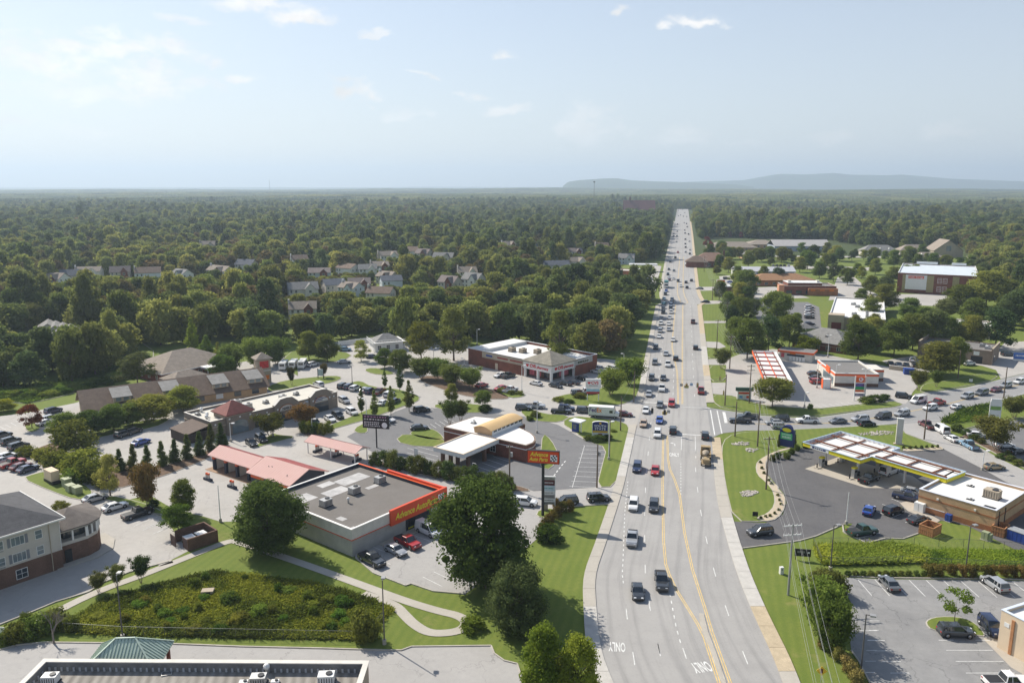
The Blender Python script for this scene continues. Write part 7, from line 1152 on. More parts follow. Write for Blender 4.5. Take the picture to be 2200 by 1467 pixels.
T=sign_frame(g6(620,1435),R(-5),'tall white multi-tenant sign panel beside the red pole sign');part('frame',MB().box(-1.25,-1.1,-.15,.15,0,6.9).box(1.1,1.25,-.15,.15,0,6.9).box(-1.25,1.25,-.15,.15,6.902,7.05),METW,T)
for k,(z0,z1,m)in enumerate(((6.35,6.9,STEEL),(5.25,6.3,mat('plum_panel',(.1,.03,.03),.6,.1,1.)),(4.1,5.2,mat('pale_blue_panel',(.5,.6,.66),.6,.1,1.)),(3.4,4.05,METW),(2.6,3.35,GALV),(1.9,2.55,METW),(1.35,1.85,GALV))):p_=part('tenant_panel',MB().box(-1.09,1.09,-.1,.1,z0,z1),m,T);bars(T,-.85,.85,(z0+z1)/2-.1,.2,{1:WHL,2:mat('print_green',(.02,.25,.2),.5,0)}.get(k,BLKL),y=-.102,seed=k)
part('pier',MB().box(-1.2,-.2,-.3,.3,0,1.3),STONE,T)
T=sign_frame(h7(800,985),R(-8),'blue and white arched bank sign on the verge');arc=[(-2.0,0.4),(2.0,.4),(2.0,3.9)]+[(2.0*math.cos(math.pi*t/8),3.9+.45*math.sin(math.pi*t/8))for t in range(1,8)]+[(-2.0,3.9)];k=len(arc);part('cabinet',MB().add([(x,-.3,z)for x,z in arc]+[(x,.3,z)for x,z in arc],[tuple(range(k)),tuple(range(2*k-1,k-1,-1))]+[((i+1)%k,i,k+i,k+(i+1)%k)for i in range(k)]),METW,T);arc2=[(x*.93,.1+z*.975)for x,z in arc];arc2=[(x,max(z,1.95))for x,z in arc2];part('blue_face',MB().add([(x,-.32,z)for x,z in arc2]+[(x,-.302,z)for x,z in arc2],[tuple(range(k)),tuple(range(2*k-1,k-1,-1))]),NAVY,T);part('gold_band',MB().box(-1.86,1.86,-.33,-.302,1.45,1.93),GOLD,T);letters(T,'front',0,0,'SOUTH',0,3.15,.55,WHL,.33,.01,.01,0,2.9);letters(T,'front',0,0,'STATE',0,2.4,.55,WHL,.33,.01,.01,0,2.7);part('emblem',MB().tube((0,-.33,3.85),(0,-.322,3.85),.3,None,8),GOLD,T);part('badge',MB().box(-.5,.5,-.33,-.302,.75,1.25),mat('brown_badge',(.25,.08,.04),.5,.3,3.),T);part('base',MB().box(-1.9,1.9,-.4,.4,0,.4),STONE,T)
T=sign_frame(c4(605,545),R(-4),'white pharmacy sign with red heart and lettering over coloured panels');part('leg',MB().box(-1.75,-1.5,-.12,.12,0,6.3),METW,T);part('leg',MB().box(1.5,1.75,-.12,.12,0,6.3),METW,T);part('face',MB().box(-2.2,2.2,-.25,.25,3.9,6.7),METW,T);letters(T,'front',0,0,'CVS',.45,5.5,.85,RED,.26,.01,.03);heart(T,'front',0,0,-1.2,5.5,.45,.255);part('pharmacy_line',MB().box(-1.2,1.4,-.27,-.252,4.6,4.85),mat('grey_print',(.35,.3,.3),.6,.3,4.),T);part('blue_panel',MB().box(-1.9,1.9,-.15,.15,2.9,3.7),mat('pale_cyan',(.3,.5,.6),.5,.2,2.),T);part('red_panel',MB().box(-1.9,1.9,-.15,.15,2.2,2.85),mat('dark_red_panel',(.4,.05,.05),.5,.2,2.),T)
T=sign_frame(c2(2003,1280),R(-12),'black billboard on one pole with white print by the car wash hedge');part('pole',MB().tube((0,0,0),(0,0,5.3),.18,None,8),BLK,T);part('face',MB().box(-3.3,3.3,-.2,.2,4.9,8.2),BLK,T);part('disc',MB().tube((2.2,-.21,5.8),(2.2,-.23,5.8),.7,None,14),WHL,T);[bars(T,-2.9,2.9 if z>6.5 else 1.0,z,.28 if z>7 else .2,WHL if z<7.4 else mat('print_mauve',(.4,.2,.35),.5,0),y=-.202,seed=int(z*9))for z in(7.6,7.0,6.3,5.85,5.4)]
T=sign_frame(g5(345,600),R(-40),'blue filling station price sign with yellow oval and green screen');part('body',MB().box(-1.7,1.7,-.6,.6,0,4.3),NAVY,T);part('crown',MB().tube((0,-.6,4.3),(0,.6,4.3),1.2,None,16),NAVY,T);part('yellow_oval',MB().add([(1.1*math.cos(6.283*i/16),-.63,4.35+.5*math.sin(6.283*i/16))for i in range(16)]+[(1.1*math.cos(6.283*i/16),-.602,4.35+.5*math.sin(6.283*i/16))for i in range(16)],[tuple(range(16)),tuple(range(31,15,-1))]),YEL,T);part('screen',MB().box(-1.4,1.4,-.63,-.602,2.0,3.6),GRNL,T);bars(T,-1.0,1.0,3.1,.25,WHL,y=-.632,seed=4);bars(T,-1.0,1.0,2.3,.5,WHL,y=-.632,seed=9)
T=sign_frame(c5(1690,885),R(-6),'tall white and orange-red price sign beside the red canopy forecourt');[part('leg',MB().box(x-.12,x+.12,-.12,.12,0,7.4),METW,T)for x in(-1.5,1.5)];part('top_panel',MB().box(-1.38,1.38,-.2,.2,5.6,7.3),ORG,T);part('round_badge',MB().tube((0,-.21,6.5),(0,-.24,6.5),.62,None,18),WHL,T);letters(T,'front',0,0,'K',0,6.5,.7,RED,.26,.01,.04);part('flag_panel',MB().box(-1.38,1.38,-.15,.15,4.3,5.2),mat('red_blue_panel',(.4,.06,.1),.5,.6,.8,col2=(.05,.08,.3)),T);part('green_panel',MB().box(-1.38,1.38,-.15,.15,3.4,4.25),mat('panel_green',(.02,.3,.1),.5,.1,1.),T);part('orange_panel',MB().box(-1.38,1.38,-.15,.15,2.7,3.3),ORG,T);part('small_panel',MB().box(-1.38,1.38,-.12,.12,1.4,2.3),mat('mixed_panel',(.3,.28,.35),.5,.5,1.),T)
T=sign_frame(c5(480,870),R(-5),'low white price sign with dark header at the forecourt entrance');part('body',MB().box(-2.0,2.0,-.3,.3,0,2.6),METW,T);part('header',MB().box(-2.5,2.6,-.35,.35,2.602,3.6),mat('dark_green_header',(.05,.1,.08),.5,.3,1.),T);part('red_panel',MB().box(-1.7,1.7,-.33,-.302,1.7,2.3),REDP,T);part('blue_square',MB().box(-1.4,-.5,-.33,-.302,.5,1.2),mat('sky_blue',(.15,.35,.6),.5,0),T);part('red_square',MB().box(.6,1.5,-.33,-.302,.5,1.2),REDP,T)
T=sign_frame(c6(880,1345),R(-20),'tall blank white monolith sign on the lawn by the access road');part('slab',MB().box(-.7,.7,-.4,.4,0,6.4),OFFW,T);part('cap',MB().box(-.75,.75,-.45,.45,6.402,6.7),METW,T);part('base',MB().box(-1.1,1.1,-.6,.6,0,.3),STONE,T)
T=sign_frame(c6(1885,1100),R(-15),'white and green panel sign between the right edge trees');[part('post',MB().box(x-.12,x+.12,-.12,.12,0,5.6),METW,T)for x in(-1.3,1.3)];part('top_panel',MB().box(-1.2,1.2,-.2,.2,4.2,6.2),METW,T);part('green_panel',MB().box(-1.2,1.2,-.2,.2,3.2,4.15),mat('leaf_green_panel',(.2,.35,.08),.5,.2,2.),T);part('white_panel',MB().box(-1.2,1.2,-.2,.2,1.4,3.15),METW,T)
T=sign_frame(c6(2160,470),R(-20),'blue and white sign at the office drive');part('face',MB().box(-2.2,2.2,-.15,.15,.8,3.0),mat('sign_blue',(.05,.13,.4),.5,.2,1.),T);part('lower_panel',MB().box(-2.2,2.2,-.15,.15,.1,.75),METW,T);[part('post',MB().box(x-.1,x+.1,-.1,.1,0,.1),METW,T)for x in(-2,2)];bars(T,-1.6,1.8,1.8,.5,WHL,y=-.152,seed=8)
T=sign_frame(h6(660,850),R(-2),'red and orange pylon sign on a stone plinth up the right verge');part('plinth',MB().box(-2.6,2.6,-.6,.6,0,3.4),mat('grey_stone',(.2,.19,.19),.9,.3,.8),T);part('face',MB().box(-2.3,2.3,-.4,.4,3.402,7.2),METW,T);part('red_panel',MB().box(-2.2,2.2,-.45,-.402,5.2,7.0),ORG,T);part('green_panel',MB().box(-2.2,2.2,-.45,-.402,3.6,4.6),mat('olive_panel',(.3,.3,.1),.5,.2,1.),T)
T=sign_frame(ce(90,465),R(-10),'low black property sign on two posts in the right verge');part('board',MB().box(-1.3,1.3,-.06,.06,.7,2.0),BLK,T);[part('post',MB().box(x-.06,x+.06,.062,.16,0,2.0),WOODP,T)for x in(-1.1,1.1)];bars(T,-.9,.3,1.3,.35,GALV,y=-.062,seed=3);part('white_mark',MB().box(.75,1.1,-.075,-.062,1.3,1.55),WHL,T)
T=sign_frame(c2(1415,555),R(-15),'pale framed directory sign on the lawn behind the mall');[part('post',MB().box(x-.1,x+.1,-.1,.1,0,3.4),BLK,T)for x in(-1.0,1.0)];part('board',MB().box(-.88,.88,-.08,.08,1.0,3.2),mat('pale_board',(.45,.5,.55),.6,.3,2.),T)
T=sign_frame(ce(235,1520),R(-10),'yellow diamond road sign at the bottom edge');part('post',MB().tube((0,0,0),(0,0,2.6),.05),STEEL,T);part('plate',MB().add([(0,-.05,2.0),(.65,-.05,2.65),(0,-.05,3.3),(-.65,-.05,2.65),(0,-.02,2.0),(.65,-.02,2.65),(0,-.02,3.3),(-.65,-.02,2.65)],[(0,1,2,3),(7,6,5,4),(0,4,5,1),(1,5,6,2),(2,6,7,3),(3,7,4,0)]),GOLD,T);part('symbol',MB().box(-.13,.13,-.07,-.052,2.35,2.95),mat('dark_symbol',(.12,.02,.02),.5,0),T)
for px,lb,c in((cd(630,465),'small black yard sign at the forecourt entrance',BLK),(cc(1112,375),'small black yard sign beside the shop drive',BLK),(c6(1640,700),'small white square sign on the mound',METW),(cb(1035,145),'small white sign behind the car parts shop',METW),(ca(15,1180),'small white yard sign at the left edge',METW)):T=sign_frame(px,R(-10),lb,'yard_sign');part('plate',MB().box(-.5,.5,-.03,.03,.5,1.4),c,T);part('stake',MB().box(-.4,-.34,.032,.08,0,1.3).box(.34,.4,.032,.08,0,1.3),BLK,T)
# generator and green boxes on the hotel lawn
b=thing('generator','cream standby generator on a black skid on the hotel lawn','generator',P(*ca(322,245)),R(-38));part('skid',MB().box(-2.2,2.2,-.9,.9,.15,.75),BLK,b);part('enclosure',MB().box(-1.9,1.6,-.85,.85,.752,2.9),CREAM,b);part('louvre',MB().box(-1.92,-1.902,-.6,.6,1.2,2.4),GALV,b);part('pad',MB().box(-2.4,2.4,-1.1,1.1,0,.15),KERB,b)
for i,(x,y)in enumerate(((410,272),(432,300),(472,312))):b=thing('transformer_box',('upper left','middle','right')[i]+' olive green transformer box on the hotel lawn','box',P(*ca(x,y)),R(-38));part('cabinet',MB().box(-.9,.9,-.7,.7,.1,1.5 if i else 1.9),GREENBX,b);part('lid',MB().box(-.95,.95,-.75,.75,(1.5 if i else 1.9)+.002,(1.5 if i else 1.9)+.1),GREENBX,b);part('pad',MB().box(-1.1,1.1,-.9,.9,0,.1),KERB,b)
b=thing('utility_box','pale cabinet at the foot of the tall grey pole','box',P(*cd(790,800)),R(10));part('cabinet',MB().box(-.3,.3,-.25,.25,0,1.2),METW,b);part('meter',MB().box(-.1,.1,-.3,-.252,.7,.95),GALV,b)
# chain-link fences
LINK=mat('chain_wire',(.12,.13,.12),.5,0,metal=.4)
def chain_fence(px,label,h=1.5,step=3.0):
    pts=trace(px);T=thing('chain_fence',label,'fence',pts[0]);o=pts[0];mb=MB();rail=MB()
    for a,b in zip(pts,pts[1:]):
        n=max(1,int((b-a).length/step))
        for k in range(n):p=a.lerp(b,k/n)-o;part('post',MB().tube(p,p+Vector((0,0,h)),.035,None,6),LINK,T)
        d=(b-a);A_=a-o;B_=b-o;rail.tube(A_+Vector((0,0,h)),B_+Vector((0,0,h)),.025,None,5);m=int(d.length/.22)
        for k in range(m):
            q=A_.lerp(B_,k/m);q2=A_.lerp(B_,min(1,(k+5)/m));mb.bar(q,q2+Vector((0,0,h)),.007,.007);mb.bar(q+Vector((0,0,h)),q2,.007,.007)
    part('rail',rail,LINK,T);ms=part('mesh_wire',mb,LINK,T);ms['kind']='stuff';return T
chain_fence([(137,1358),(264,1366),(400,1369),(560,1372),(757,1376),(800,1360),(822,1335)],'chain-link fence along the near side of the tall grass');chain_fence(pl(ce,'180,350 600,345 1000,345 1400,360 1895,390'),'chain-link fence below the filling station lawn');chain_fence(pl(ce,'180,350 240,500 420,515 900,500 1300,525 1895,545'),'chain-link fence above the near right hedge')
b=thing('drain_cover','square concrete outlet in the tall grass','drain',P(*ca(1268,925)),R(8));part('slab',MB().box(-.9,.9,-.6,.6,.3,.75),STONE,b);part('grate',MB().box(-.5,.5,-.62,-.602,.35,.65),BLK,b)
def inpoly(px,py,poly):
    c=np.zeros(len(px),bool);n=len(poly);j=n-1
    for i in range(n):
        xi,yi=poly[i];xj,yj=poly[j]
        with np.errstate(divide='ignore',invalid='ignore'):
            t=((yi>py)!=(yj>py))&(px<(xj-xi)*(py-yi)/(yj-yi+1e-12)+xi)
        c ^=t;j=i
    return c
# ================================================================== TREES
def quads_mesh(name,c,nrm,size,mats,core=None,mid=0):
    """leaf-sized quads at centres c facing nrm; core=(verts,faces) solid inside"""
    n=len(c);up=rng.normal(size=(n,3));t=np.cross(nrm,up);t/=np.linalg.norm(t,axis=1)[:,None]+1e-9;b=np.cross(nrm,t)
    s=size[:,None]if hasattr(size,'__len__')else size
    v=np.empty((n,4,3));v[:,0]=c-t*s*.5;v[:,1]=c-b*s*.36;v[:,2]=c+t*s*.5+nrm*s*.12;v[:,3]=c+b*s*.36
    V=v.reshape(-1,3);Fq=np.arange(4*n).reshape(n,4)
    nv=len(V);verts=V;faces=Fq
    if core is not None:
        cv,cf=core;verts=np.vstack([V,cv]);faces=np.vstack([Fq,np.array(cf)+nv])
    me=bpy.data.meshes.new(name);me.vertices.add(len(verts));me.vertices.foreach_set('co',verts.ravel())
    me.loops.add(faces.size);me.loops.foreach_set('vertex_index',faces.ravel().astype(np.int32))
    me.polygons.add(len(faces));me.polygons.foreach_set('loop_start',np.arange(0,faces.size,4,dtype=np.int32))
    me.update(calc_edges=True);me.validate()
    for m in mats:me.materials.append(m)
    return me
def core_ball(centers,radii,k=.72):
    vs,fs=[],[];o=0
    for c,r in zip(centers,radii):
        nu,nv=7,5
        for j in range(nv+1):
            th=-math.pi/2+math.pi*j/nv
            for i in range(nu):
                a=2*math.pi*i/nu;q=np.array([math.cos(th)*math.cos(a),math.cos(th)*math.sin(a),math.sin(th)])*r*k*random.uniform(.85,1.05);vs.append(c+q)
        for j in range(nv):
            for i in range(nu):fs.append((o+j*nu+i,o+j*nu+(i+1)%nu,o+(j+1)*nu+(i+1)%nu,o+(j+1)*nu+i))
        o+=nu*(nv+1)
    return np.array(vs),fs
ASP={}
def crown(name,mats,shape='round',clumps=26,leaves=3500,leaf=.085,cr=(.26,.42),core=True,jit=.5,asp=2.0):
    """unit crown: radius about 1, z from 0 to 1"""
    C,Rr=[],[];lump=.0 if shape in('cone','ball')else .16;ph=[random.uniform(0,6.28)for _ in range(3)]
    tries=0
    while len(C)<clumps and tries<9000:
        tries+=1
        z=random.random();a=random.uniform(0,2*math.pi)
        if shape=='round':prof=math.sqrt(max(0,1-((z-.46)/.56)**2));inner=.25
        elif shape=='oval':prof=math.sqrt(max(0,1-((z-.44)/.58)**2))*(1.0-.22*z);inner=.2
        elif shape=='cone':prof=max(.06,(1-z)**.8)*(1 if z>.08 else .8);inner=.3
        elif shape=='column':prof=min(1,.55+1.6*z)*min(1,(1.02-z)*2.0);inner=.0
        elif shape=='vase':prof=min(1,.35+1.05*z)*min(1,(1.0-z)*3.2+.35);inner=.2
        elif shape=='ball':prof=math.sqrt(max(0,1-((z-.4)/.62)**2));inner=.5
        elif shape=='open':prof=math.sqrt(max(0,1-((z-.5)/.52)**2))*random.uniform(.75,1.15);inner=.35
        r=random.uniform(*cr)*random.choice((.8,1,1.15));prof*=1+lump*(.6*math.sin(2*a+ph[0])+.5*math.sin(3*a+5*z+ph[1])+.45*math.sin(7*z+ph[2]+a))
        if shape in('cone','column'):r*=max(.35,1-z*.6)
        rad=max(0,prof-r*.75)*math.sqrt(random.uniform(inner,1))
        C.append((rad*math.cos(a),rad*math.sin(a),min(max(z*asp,r*.6),asp-r*.8)));Rr.append(r)
    C=np.array(C);Rr=np.array(Rr)
    zs=.85
    w=Rr**2;idx=rng.choice(len(C),size=leaves,p=w/w.sum())
    d=rng.normal(size=(leaves,3));d[:,2]=d[:,2]*.85+.28;d/=np.linalg.norm(d,axis=1)[:,None]
    rr=Rr[idx]*(.62+.52*rng.random(leaves))
    pos=C[idx]+d*rr[:,None]*np.array([1,1,zs])
    nrm=d*.7+np.array([0,0,.3])+rng.normal(size=(leaves,3))*(jit*1.3);nrm/=np.linalg.norm(nrm,axis=1)[:,None]
    sz=leaf*rng.uniform(.65,1.35,leaves)
    co=None
    if core:
        cv,cf=core_ball(C,Rr,.52);cv=cv.copy();
        cz=np.repeat(C[:,2],7*6);cv[:,2]=cz+(cv[:,2]-cz)*zs;co=(cv,cf)
    pos[:,2]=np.maximum(pos[:,2],0.0)
    return quads_mesh(name,pos,nrm,sz,mats,co)
def trunk_mesh(name,m,limbs=6,multi=1,r=.035,spread=.45,split=.35):
    """unit trunk: height 1 (reaching into the crown), radius relative to height; limbs spread in x/y up to `spread` of crown radius 1 (x,y are scaled by the crown radius)"""
    mb=MB()
    for k in range(multi):
        a=2*math.pi*k/max(1,multi)+.3;off=.16 if multi>1 else 0
        b=Vector((off*.35*math.cos(a),off*.35*math.sin(a),0));t=Vector((off*1.7*math.cos(a),off*1.7*math.sin(a),split));top=t+Vector((random.uniform(-.05,.05),random.uniform(-.05,.05),.45))
        rk=r*(1 if multi==1 else .55)
        mb.tube(b,b.lerp(t,.25),rk*1.35,rk,7);mb.tube(b.lerp(t,.25),t,rk,rk*.8,7);mb.tube(t,top,rk*.8,rk*.2,6)
        for j in range(limbs):
            a2=random.uniform(0,6.28);z0=random.uniform(.0,.3);p=t.lerp(top,z0);q=p+Vector((math.cos(a2)*spread,math.sin(a2)*spread,random.uniform(.15,.35)))
            mid_=p.lerp(q,.5)+Vector((0,0,.04));mb.tube(p,mid_,rk*.5,rk*.33,5);mb.tube(mid_,q,rk*.33,rk*.1,5)
    return mb.mesh(name,m,True)
BARK=mat('bark',(.13,.1,.075),.95,.3,2.0);BARKP=mat('pale_bark',(.30,.235,.18),.9,.25,2.0)
LF_OAK=leafmat('leaf_oak',(.095,.125,.028),(.25,.28,.065),.5);LF_DARK=leafmat('leaf_dark',(.062,.09,.035),(.15,.185,.06),.42)
LF_MID=leafmat('leaf_mid',(.1,.135,.028),(.25,.28,.06),.48);LF_BRT=leafmat('leaf_bright',(.09,.125,.018),(.2,.235,.04),.35)
LF_CRP=leafmat('leaf_crape',(.09,.11,.032),(.215,.235,.068),.42,.04);LF_ORG=leafmat('leaf_orange',(.1,.1,.025),(.3,.16,.05),.3,.05)
LF_RED=leafmat('leaf_red',(.13,.022,.014),(.26,.06,.03),.25);LF_YEL=leafmat('leaf_yellow',(.18,.19,.015),(.32,.29,.03),.3)
LF_BOX=leafmat('leaf_box',(.055,.08,.02),(.15,.18,.042),.3);LF_GLD=leafmat('leaf_golden',(.12,.115,.03),(.26,.22,.07),.25)
LF_FA=leafmat('leaf_wood_a',(.11,.145,.036),(.28,.3,.08),.5,.016);LF_FB=leafmat('leaf_wood_b',(.075,.11,.04),(.2,.235,.075),.48,.016);LF_FC=leafmat('leaf_wood_c',(.14,.17,.038),(.33,.34,.085),.5,.02)
CR={}
def cproto(key,*a,**k):CR[key]=crown('crown_'+key,*a,**k);ASP[key]=k.get('asp',2.0)
cproto('oak',[LF_OAK],'round',150,22000,.055,(.18,.34),asp=2.1);cproto('oak2',[LF_DARK],'round',110,17000,.055,(.18,.34),asp=1.8);cproto('mid',[LF_MID],'oval',70,8000,.075,(.2,.36));cproto('mid2',[LF_MID],'round',60,7500,.075,(.2,.36),asp=1.7)
cproto('bright',[LF_BRT],'round',30,4500,.085,(.24,.38));cproto('dark',[LF_DARK],'oval',34,4500,.08,(.22,.36));cproto('column',[LF_MID],'column',60,3600,.16,(.4,.6),asp=5.0);cproto('cypress',[LF_DARK],'cone',60,4200,.13,(.36,.5),jit=.7,asp=4.0)
cproto('crape',[LF_CRP],'vase',40,5200,.08,(.22,.36),asp=1.3);cproto('orange',[LF_ORG],'vase',36,4600,.085,(.24,.38),asp=1.2);cproto('red',[LF_RED],'round',24,3200,.095,(.24,.38));cproto('yellow',[LF_YEL],'ball',22,2600,.1,(.26,.4),asp=1.2)
cproto('ball',[LF_BOX],'ball',22,1800,.11,(.3,.46),jit=.6,asp=1.5);cproto('shrub',[LF_MID],'ball',18,1400,.14,(.28,.44),asp=1.2);cproto('golden',[LF_GLD],'ball',18,1500,.12,(.28,.44),asp=1.2);cproto('sapling',[LF_BRT],'open',24,1500,.1,(.16,.26),core=False,asp=1.5);cproto('pale',[LF_FC],'oval',34,4200,.08,(.2,.36))
LF_FD=leafmat('leaf_wood_d',(.1,.1,.035),(.26,.2,.08),.4,.02)
for i,(lm,sh)in enumerate(((LF_FA,'round'),(LF_FB,'oval'),(LF_FA,'oval'),(LF_FC,'round'),(LF_FB,'round'),(LF_FA,'round'),(LF_FD,'round'),(LF_FB,'oval'))):
    cproto('wood%d'%i,[lm],sh,40+4*(i%6),2600,.135,(.2,.42),asp={'oval':2.0,'cone':2.8}.get(sh,1.6),jit=.42)
TR={'one':trunk_mesh('trunk',BARK,7,1,.03),'multi':trunk_mesh('stems',BARKP,2,5,.03,.35,.4),'thin':trunk_mesh('thin_trunk',BARK,4,1,.018,.3)}
ALLTREES=[]
TNAMES=dict(oak='oak_tree',oak2='oak_tree',mid='leafy_tree',mid2='leafy_tree',bright='bright_tree',dark='evergreen_tree',column='pear_tree',cypress='cypress_tree',crape='crape_myrtle',orange='crape_myrtle',red='maple_tree',yellow='yellow_tree',sapling='young_tree',pale='leafy_tree')
def tree_at(kind,base,h,r,label,tint=(1,1,1),group=None,cb=None,trunk=None,cat='tree',name=None,rz=None):
    t=thing(name or TNAMES.get(kind,'forest_tree'),label,cat,base,0,group)
    cb={'oak':.1,'oak2':.08,'column':.14,'cypress':.02,'crape':.3,'orange':.3,'red':.12,'bright':.2,'yellow':.05,'sapling':.3}.get(kind,.16)if cb is None else cb
    tr=bpy.data.objects.new('trunk',TR[trunk or('multi' if kind in('crape','orange')else 'thin' if kind in('column','sapling')else 'one')]);link(tr,t)
    tr.scale=(max(r,h*.3),max(r,h*.3),h*.8)if kind in('crape','orange')else(h*.55,h*.55,h*.85)
    c=bpy.data.objects.new('crown',CR[kind]);link(c,t,(0,0,h*cb));k_=1.12 if kind in('oak','oak2','mid','mid2','crape','orange')else 1.0;c.scale=(r*k_,r*k_,h*(1-cb)/ASP[kind]);c.rotation_euler=(0,0,random.uniform(0,6.28)if rz is None else rz);c.color=tuple(tint)+(1,)
    ALLTREES.append((base.x,base.y,r));return t
def tree(kind,bx,by,top,w,label,tint=(1,1,1),group=None,**k):
    b=P(bx,by);h=topz(b,top);m=(b.y*CP+(CAMH-h*.5)*SP)/F
    return tree_at(kind,b,max(h,1.2),w*m/2,label,tint,group,**k)
def bush(kind,bx,by,w,hpx,label,tint=(1,1,1),group=None,name='bush',cat='bush',sy=1.0):
    b=P(bx,by);h=max(.5,topz(b,by-hpx));r=w*mpp(b)/2
    o=bpy.data.objects.new(name,CR[kind]);link(o,None,b,random.uniform(0,6.28));o.scale=(r,r*sy,h/ASP[kind]);o.color=tuple(tint)+(1,)
    ALLTREES.append((b.x,b.y,r));return tag(o,label,cat,group)
HAZE_D=1.35e-4
# ---- individually placed trees (base x, y, top y, crown width in photo pixels)
tree('oak',1040,1262,1036,204,'largest dark round oak in the foreground beside the shop lot');tree('oak2',1110,1352,1216,138,'dark green oak right below the big oak',rz=1.0,cb=.02);tree('mid',1165,1503,1345,108,'yellow-green tree at the bottom edge, left of its pair',(1.15,1.15,.7));tree('mid',1240,1508,1366,104,'yellow-green tree at the bottom edge, right of its pair',(1.15,1.15,.7))
tree('oak',578,1186,1040,150,'round oak at the left corner of the car parts shop',(.85,.9,.95))
tree('pale',237,1064,977,62,'pale-leafed tree at the hotel lawn, left of three');tree('orange',316,1086,997,62,'reddish-tinged tree at the hotel lawn, middle of three',(.9,1.05,1),cb=.15,trunk='one');tree('mid',396,1106,1030,64,'green tree at the car wash entrance, right of three');tree('bright',384,1148,1084,78,'bright green round tree by the brick bin enclosure')
tree('crape',303,1251,1196,46,'dark little crape myrtle on the drive verge, right of three',(.7,.75,.7));tree('crape',252,1263,1214,40,'dark little crape myrtle on the drive verge, middle of three',(.7,.75,.7));tree('crape',212,1272,1231,44,'dark little crape myrtle on the drive verge, left of three',(.7,.75,.7));tree('bright',131,1110,1078,50,'small bright tree behind the hotel roof')
for i,(x,y)in enumerate(((258,1012),(288,1010),(318,1006),(349,1001),(377,993),(404,985),(430,977),(455,967),(476,958))):tree('cypress',x,y,y-random.uniform(47,58),34,'cypress in the hedge row left of the car wash',group='cypress hedge row',tint=(1.0+.1*random.random(),1.05,.8))
for x,y,top,w,k,lb,tt in[(140,938,888,78,'mid','broad tree left of the mall parking, nearest the red tree',(1,1,1)),(198,935,882,72,'mid2','second broad tree along the mall parking',(1,1,.9)),(245,925,868,70,'mid','third broad tree along the mall parking',(.95,1,.9)),(330,905,850,92,'mid2','broad tree over the parked black cars',(1,1,.9)),(395,885,830,84,'mid','broad tree before the dormered roof',(.95,1,.9)),(285,915,866,60,'mid','smaller tree between the parking trees',(1,1,1))]:tree(k,x,y,top,w,lb,tt)
tree('red',69,920,869,52,'copper-red tree on its own island at the far left');tree('mid',8,884,858,50,'bright shrub-like tree at the left edge',(1.4,1.4,.7))
tree('dark',296,828,757,100,'large dark vine-covered tree before the school');tree('orange',581,938,888,74,'left orange-green crape myrtle before the mall');tree('orange',655,918,870,68,'right orange-green crape myrtle before the mall')
for i,(x,y,t,w,lb)in enumerate(((777,890,829,18,'columnar pear tree nearest the mall'),(805,899,838,22,'columnar pear tree behind the black sign, second'),(840,893,829,22,'columnar pear tree behind the black sign, third'),(879,884,817,26,'stoutest columnar pear tree beside the bank lot'),(859,841,782,19,'columnar pear tree at the lawn bend'),(827,835,790,13,'slimmest columnar pear tree by the side street'))):tree('column',x,y,t,w,lb)
tree('crape',627,829,788,20,'purple-leafed little tree behind the mall roof',(.9,.6,.7));tree('crape',697,811,781,18,'purple-leafed little tree by the directory sign',(.9,.6,.7))
for x,y,t,w,lb in((906,815,770,62,'leftmost round crape myrtle on the pharmacy island'),(938,817,770,58,'second round crape myrtle on the pharmacy island'),(972,830,784,66,'third round crape myrtle on the pharmacy island'),(1012,834,790,58,'rightmost round crape myrtle on the pharmacy island')):tree('crape',x,y,t,w,lb,(.8,1.0,.7),cb=.22)
tree('mid',970,870,824,30,'small upright tree behind the bank lamp',cb=.25);tree('mid2',1036,876,839,42,'small round tree on the lawn behind the bank',cb=.3);tree('crape',966,912,860,46,'dark crape myrtle beside the bank roof, left',(.75,.8,.75));tree('crape',990,906,860,44,'dark crape myrtle beside the bank roof, right',(.75,.8,.75))
tree('bright',905,775,692,78,'bright green tree by the white porch house');tree('pale',975,775,662,92,'tall pale tree left of the pharmacy');tree('mid',826,790,748,46,'small tree before the porch house');tree('mid2',862,800,752,56,'round tree at the side street bend');tree('pale',1200,785,667,80,'tall pale tree rising behind the pharmacy roof')
tree('mid',664,775,712,56,'tree at the wood edge left of the parking, one of two');tree('mid',704,779,718,56,'tree at the wood edge right of its twin');tree('pale',776,776,731,46,'pale young tree before the white fence',(1.2,1.2,1))
for x,y,t,w,lb in((500,800,740,66,'flowering shrub tree left of the sign tower'),(548,788,726,60,'flowering shrub tree behind the sign tower'),(595,782,724,72,'broad flowering shrub tree right of the sign tower')):tree('crape',x,y,t,w,lb,(1.05,1.2,.9),cb=.12)
for x,y,t,w,lb in((415,765,682,32,'pointed tree rising behind the school roof'),(446,775,720,36,'bright pointed tree right of the school roof'),(470,780,735,22,'slim pointed tree beside the flowering shrubs')):tree('column',x,y,t,w,lb,(1.2,1.2,.8))
tree('mid2',480,812,762,58,'round clipped tree before the school entry',(.9,.95,.8),cb=.15)
tree('crape',1312,848,793,72,'near flowering crape myrtle at the pharmacy sign',(1.0,1.15,.7),cb=.18);tree('crape',1352,827,771,74,'far flowering crape myrtle at the pharmacy sign',(1.0,1.15,.7),cb=.18)
tree('mid2',1659,874,812,92,'broad tree standing on the forecourt bank',cb=.28);tree('crape',1550,793,750,44,'dark crape myrtle on the square verge lawn',(.75,.75,.7))
